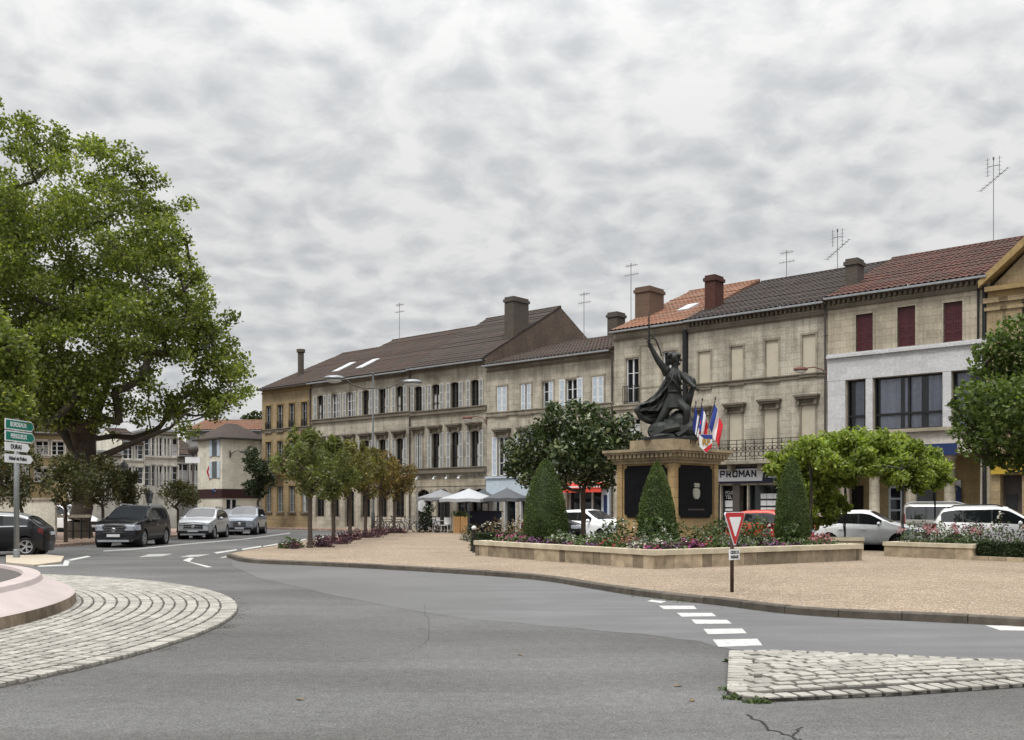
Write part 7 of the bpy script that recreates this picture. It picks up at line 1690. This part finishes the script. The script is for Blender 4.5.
# round white display on a plant-wrapped stand
b = W(425, 0, 61); t = empty('flower_stand', (b[0], 61, .1), 0, 'plant-covered stand with a round white disc beside the parked bicycles', 'flower stand')
mb = MB(); mb.tube([(0, 0, 0), (0, 0, 2.1)], .04, 8); mb.build('post', M['iron'], t); mb = MB(); mb.lathe([(.01, -.09), (.36, -.09), (.36, -.05), (.01, -.05)], 22, (-.15, 0, 1.62), 'y'); mb.build('disc', M['sign_white'], t)
rg2 = np.random.default_rng(3); fastmesh('leaves', leaf_array(cluster_points([(.2, 0, 1.5, .4), (.1, 0, .9, .45), (.35, 0, .5, .5), (-.2, 0, .4, .4), (.15, 0, 1.95, .25)], 1400, rg2, .2), .15, rg2), 4, M['leaf_hedge'], t); fastmesh('blossom', leaf_array(cluster_points([(.2, -.1, 1.6, .4), (.1, -.1, .9, .45)], 120, rg2, .7), .12, rg2), 4, M['bloom_white'], t)
# thin terrace post with a crossbar
b = W(417.5, 0, 60.5); t = empty('awning_post', (b[0], 60.5, .1), 0, 'slim pale post at the left edge of the terrace', 'post'); mb = MB(); mb.tube([(0, 0, 0), (0, 0, 3.1)], .035, 8); mb.build('post', M['zinc'], t)
# bicycles
def bicycle(px, Z, rz, label, mat, proto=None):
    b = W(px, 0, Z)
    t = empty('bicycle', (b[0], Z, .1), rz, label, 'bicycle', 'bicycles parked by the terrace')
    for x in (-.52, .52):
        w = empty('wheel', (x, 0, .34)); w.parent = t; mb = MB(); mb.tube([(.33*math.cos(k*PI/12), 0, .33*math.sin(k*PI/12)) for k in range(25)], .022, 6, False); mb.build('tyre', M['tyre'], w, True)
        mb = MB()
        for k in range(9): mb.tube([(0, 0, 0), (.31*math.cos(k*2*PI/9), 0, .31*math.sin(k*2*PI/9))], .004, 3)
        mb.tube([(0, -.05, 0), (0, .05, 0)], .025, 6); mb.build('spokes', M['chrome'], w)
    mb = MB(); bb, seat, head, rear, fr_ = (-.05, 0, .28), (-.20, 0, .80), (.36, 0, .78), (-.52, 0, .34), (.52, 0, .34)
    for p, q in ((bb, seat), (bb, head), (seat, head), (bb, rear), (seat, rear), (head, fr_)): mb.tube([p, q], .020, 6)
    mb.tube([seat, (-.23, 0, .92)], .016, 6); mb.tube([head, (.33, 0, .98)], .018, 6); mb.build('frame', M[mat], t, True)
    mb = MB(); mb.ball((-.24, 0, .95), (.14, .08, .035), 10, 6); mb.build('saddle', M['trim_black'], t, True); mb = MB(); mb.tube([(.22, -.27, 1.0), (.34, -.2, 1.0), (.35, 0, .98), (.34, .2, 1.0), (.22, .27, 1.0)], .015, 6); mb.build('handlebar', M['trim_black'], t, True)
    mb = MB(); mb.lathe([(.09, -.04), (.09, -.03), (.01, -.03)], 12, bb, 'y'); mb.tube([(-.05, -.05, .28), (.05, -.06, .14)], .012, 5); mb.tube([(-.05, .05, .28), (-.15, .06, .42)], .012, 5); mb.build('crank', M['chrome'], t)
bicycle(386, 62, .2, 'dark bicycle farthest left in the row by the terrace', 'iron'); bicycle(396, 61.2, -.3, 'grey bicycle second from the left in the row by the terrace', 'pipe_dark')
bicycle(408, 60.6, .15, 'pale-framed bicycle standing clear of the others near the flower stand', 'zinc'); bicycle(430, 59.8, .35, 'dark bicycle leaning in front of the flower stand', 'iron'); bicycle(379, 63, 1.1, 'dark bicycle end-on behind the last small tree', 'navy')
# small bollard light beside the planter
b = W(474, 0, 33.5); t = empty('bollard', (b[0], 33.5, .11), 0, 'small black bollard with a pale cap at the left end of the planter', 'bollard'); mb = MB(); mb.lathe([(.07, 0), (.05, .05), (.045, .75), (.06, .78)], 10); mb.build('post', M['black_post'], t, True); mb = MB(); mb.ball((0, 0, .84), (.085, .085, .075), 10, 6); mb.build('lamp_cap', M['lamp_glass'], t, True)
# aerials on the roofs
def aerial(label, px, py_base, py_top, F, tback, kind=0, s=1.0):
    # where the picture column meets the plane parallel to the house fronts, tback metres behind them
    k = (px-512)/FPX; nx, ny = -F.d[1], F.d[0]; ax, ay = F.A[0]+nx*tback, F.A[1]+ny*tback
    u = (k*ay-ax)/(F.d[0]-k*F.d[1]); x, y = ax+F.d[0]*u, ay+F.d[1]*u; z0 = W(0, py_base, y)[2]; H = (py_base-py_top)*y/1000
    t = empty('tv_aerial', (x, y, z0-.25), F.ang, label, 'tv aerial', 'television aerials on the roofs')
    mb = MB(); mb.tube([(0, 0, 0), (0, 0, H+.25)], .022, 6); mb.build('mast', M['galv'], t)
    mb = MB(); z = H+.25
    if kind == 0:   # grid aerial on top, long yagi tilted below
        mb.box(-.03, .03, -.03, .03, z-.1, z+.05)
        for xx in (-.28, .28):
            for k in range(5): mb.tube([(xx-.12, 0, z-.85+k*.2), (xx+.12, 0, z-.85+k*.2)], .007, 4)
            mb.tube([(xx, 0, z-.9), (xx, 0, z+.05)], .014, 4)
        mb.tube([(-.28, 0, z-.4), (.28, 0, z-.4)], .018, 4)
        zz = z-1.15; mb.tube([(-.62, 0, zz-.4), (.68, 0, zz+.5)], .016, 5)
        for k in range(9): tt = k/8; xx = -.62+1.3*tt; z2 = zz-.4+.9*tt; L = .28-.12*tt; mb.tube([(xx, -L, z2), (xx, L, z2)], .006, 4); mb.tube([(xx-L*.7, 0, z2+.02), (xx+L*.7, 0, z2-.02)], .006, 4)
    else:
        for zz, L0, n in ((z-.15, .34, 6), (z-.70, .42, 5)):
            mb.tube([(-L0, 0, zz), (L0, .2, zz+.05)], .012, 5)
            for k in range(n): xx = -L0+2*L0*k/(n-1); mb.tube([(xx, -.2, zz), (xx, .2, zz)], .006, 4); mb.tube([(xx, 0, zz-.13), (xx, 0, zz+.13)], .006, 4)
    mb.build('antenna', M['pipe_dark'], t)
aerial('television aerial alone on the ridge of the shuttered houses', 399.5, 338, 303, F3, 7.4, 1); aerial('thin television aerial between the big chimney and the small one', 584, 334, 292, F4, 6.4, 1, .8)
aerial('tall television aerial beside the wide brick chimney on the orange roof', 631, 322, 263, F5, 3.0, 1); aerial('slim television aerial on the ridge left of the rendered chimney', 786.5, 281, 250, F6, 8.2, 1); aerial('television aerial rising behind the rendered chimney', 837.5, 270, 230, F6, 8.2, 0)
aerial('tallest television aerial with two antennas, above the red-brown roof at the right', 993.5, 248, 158, F7, 8.2, 0)
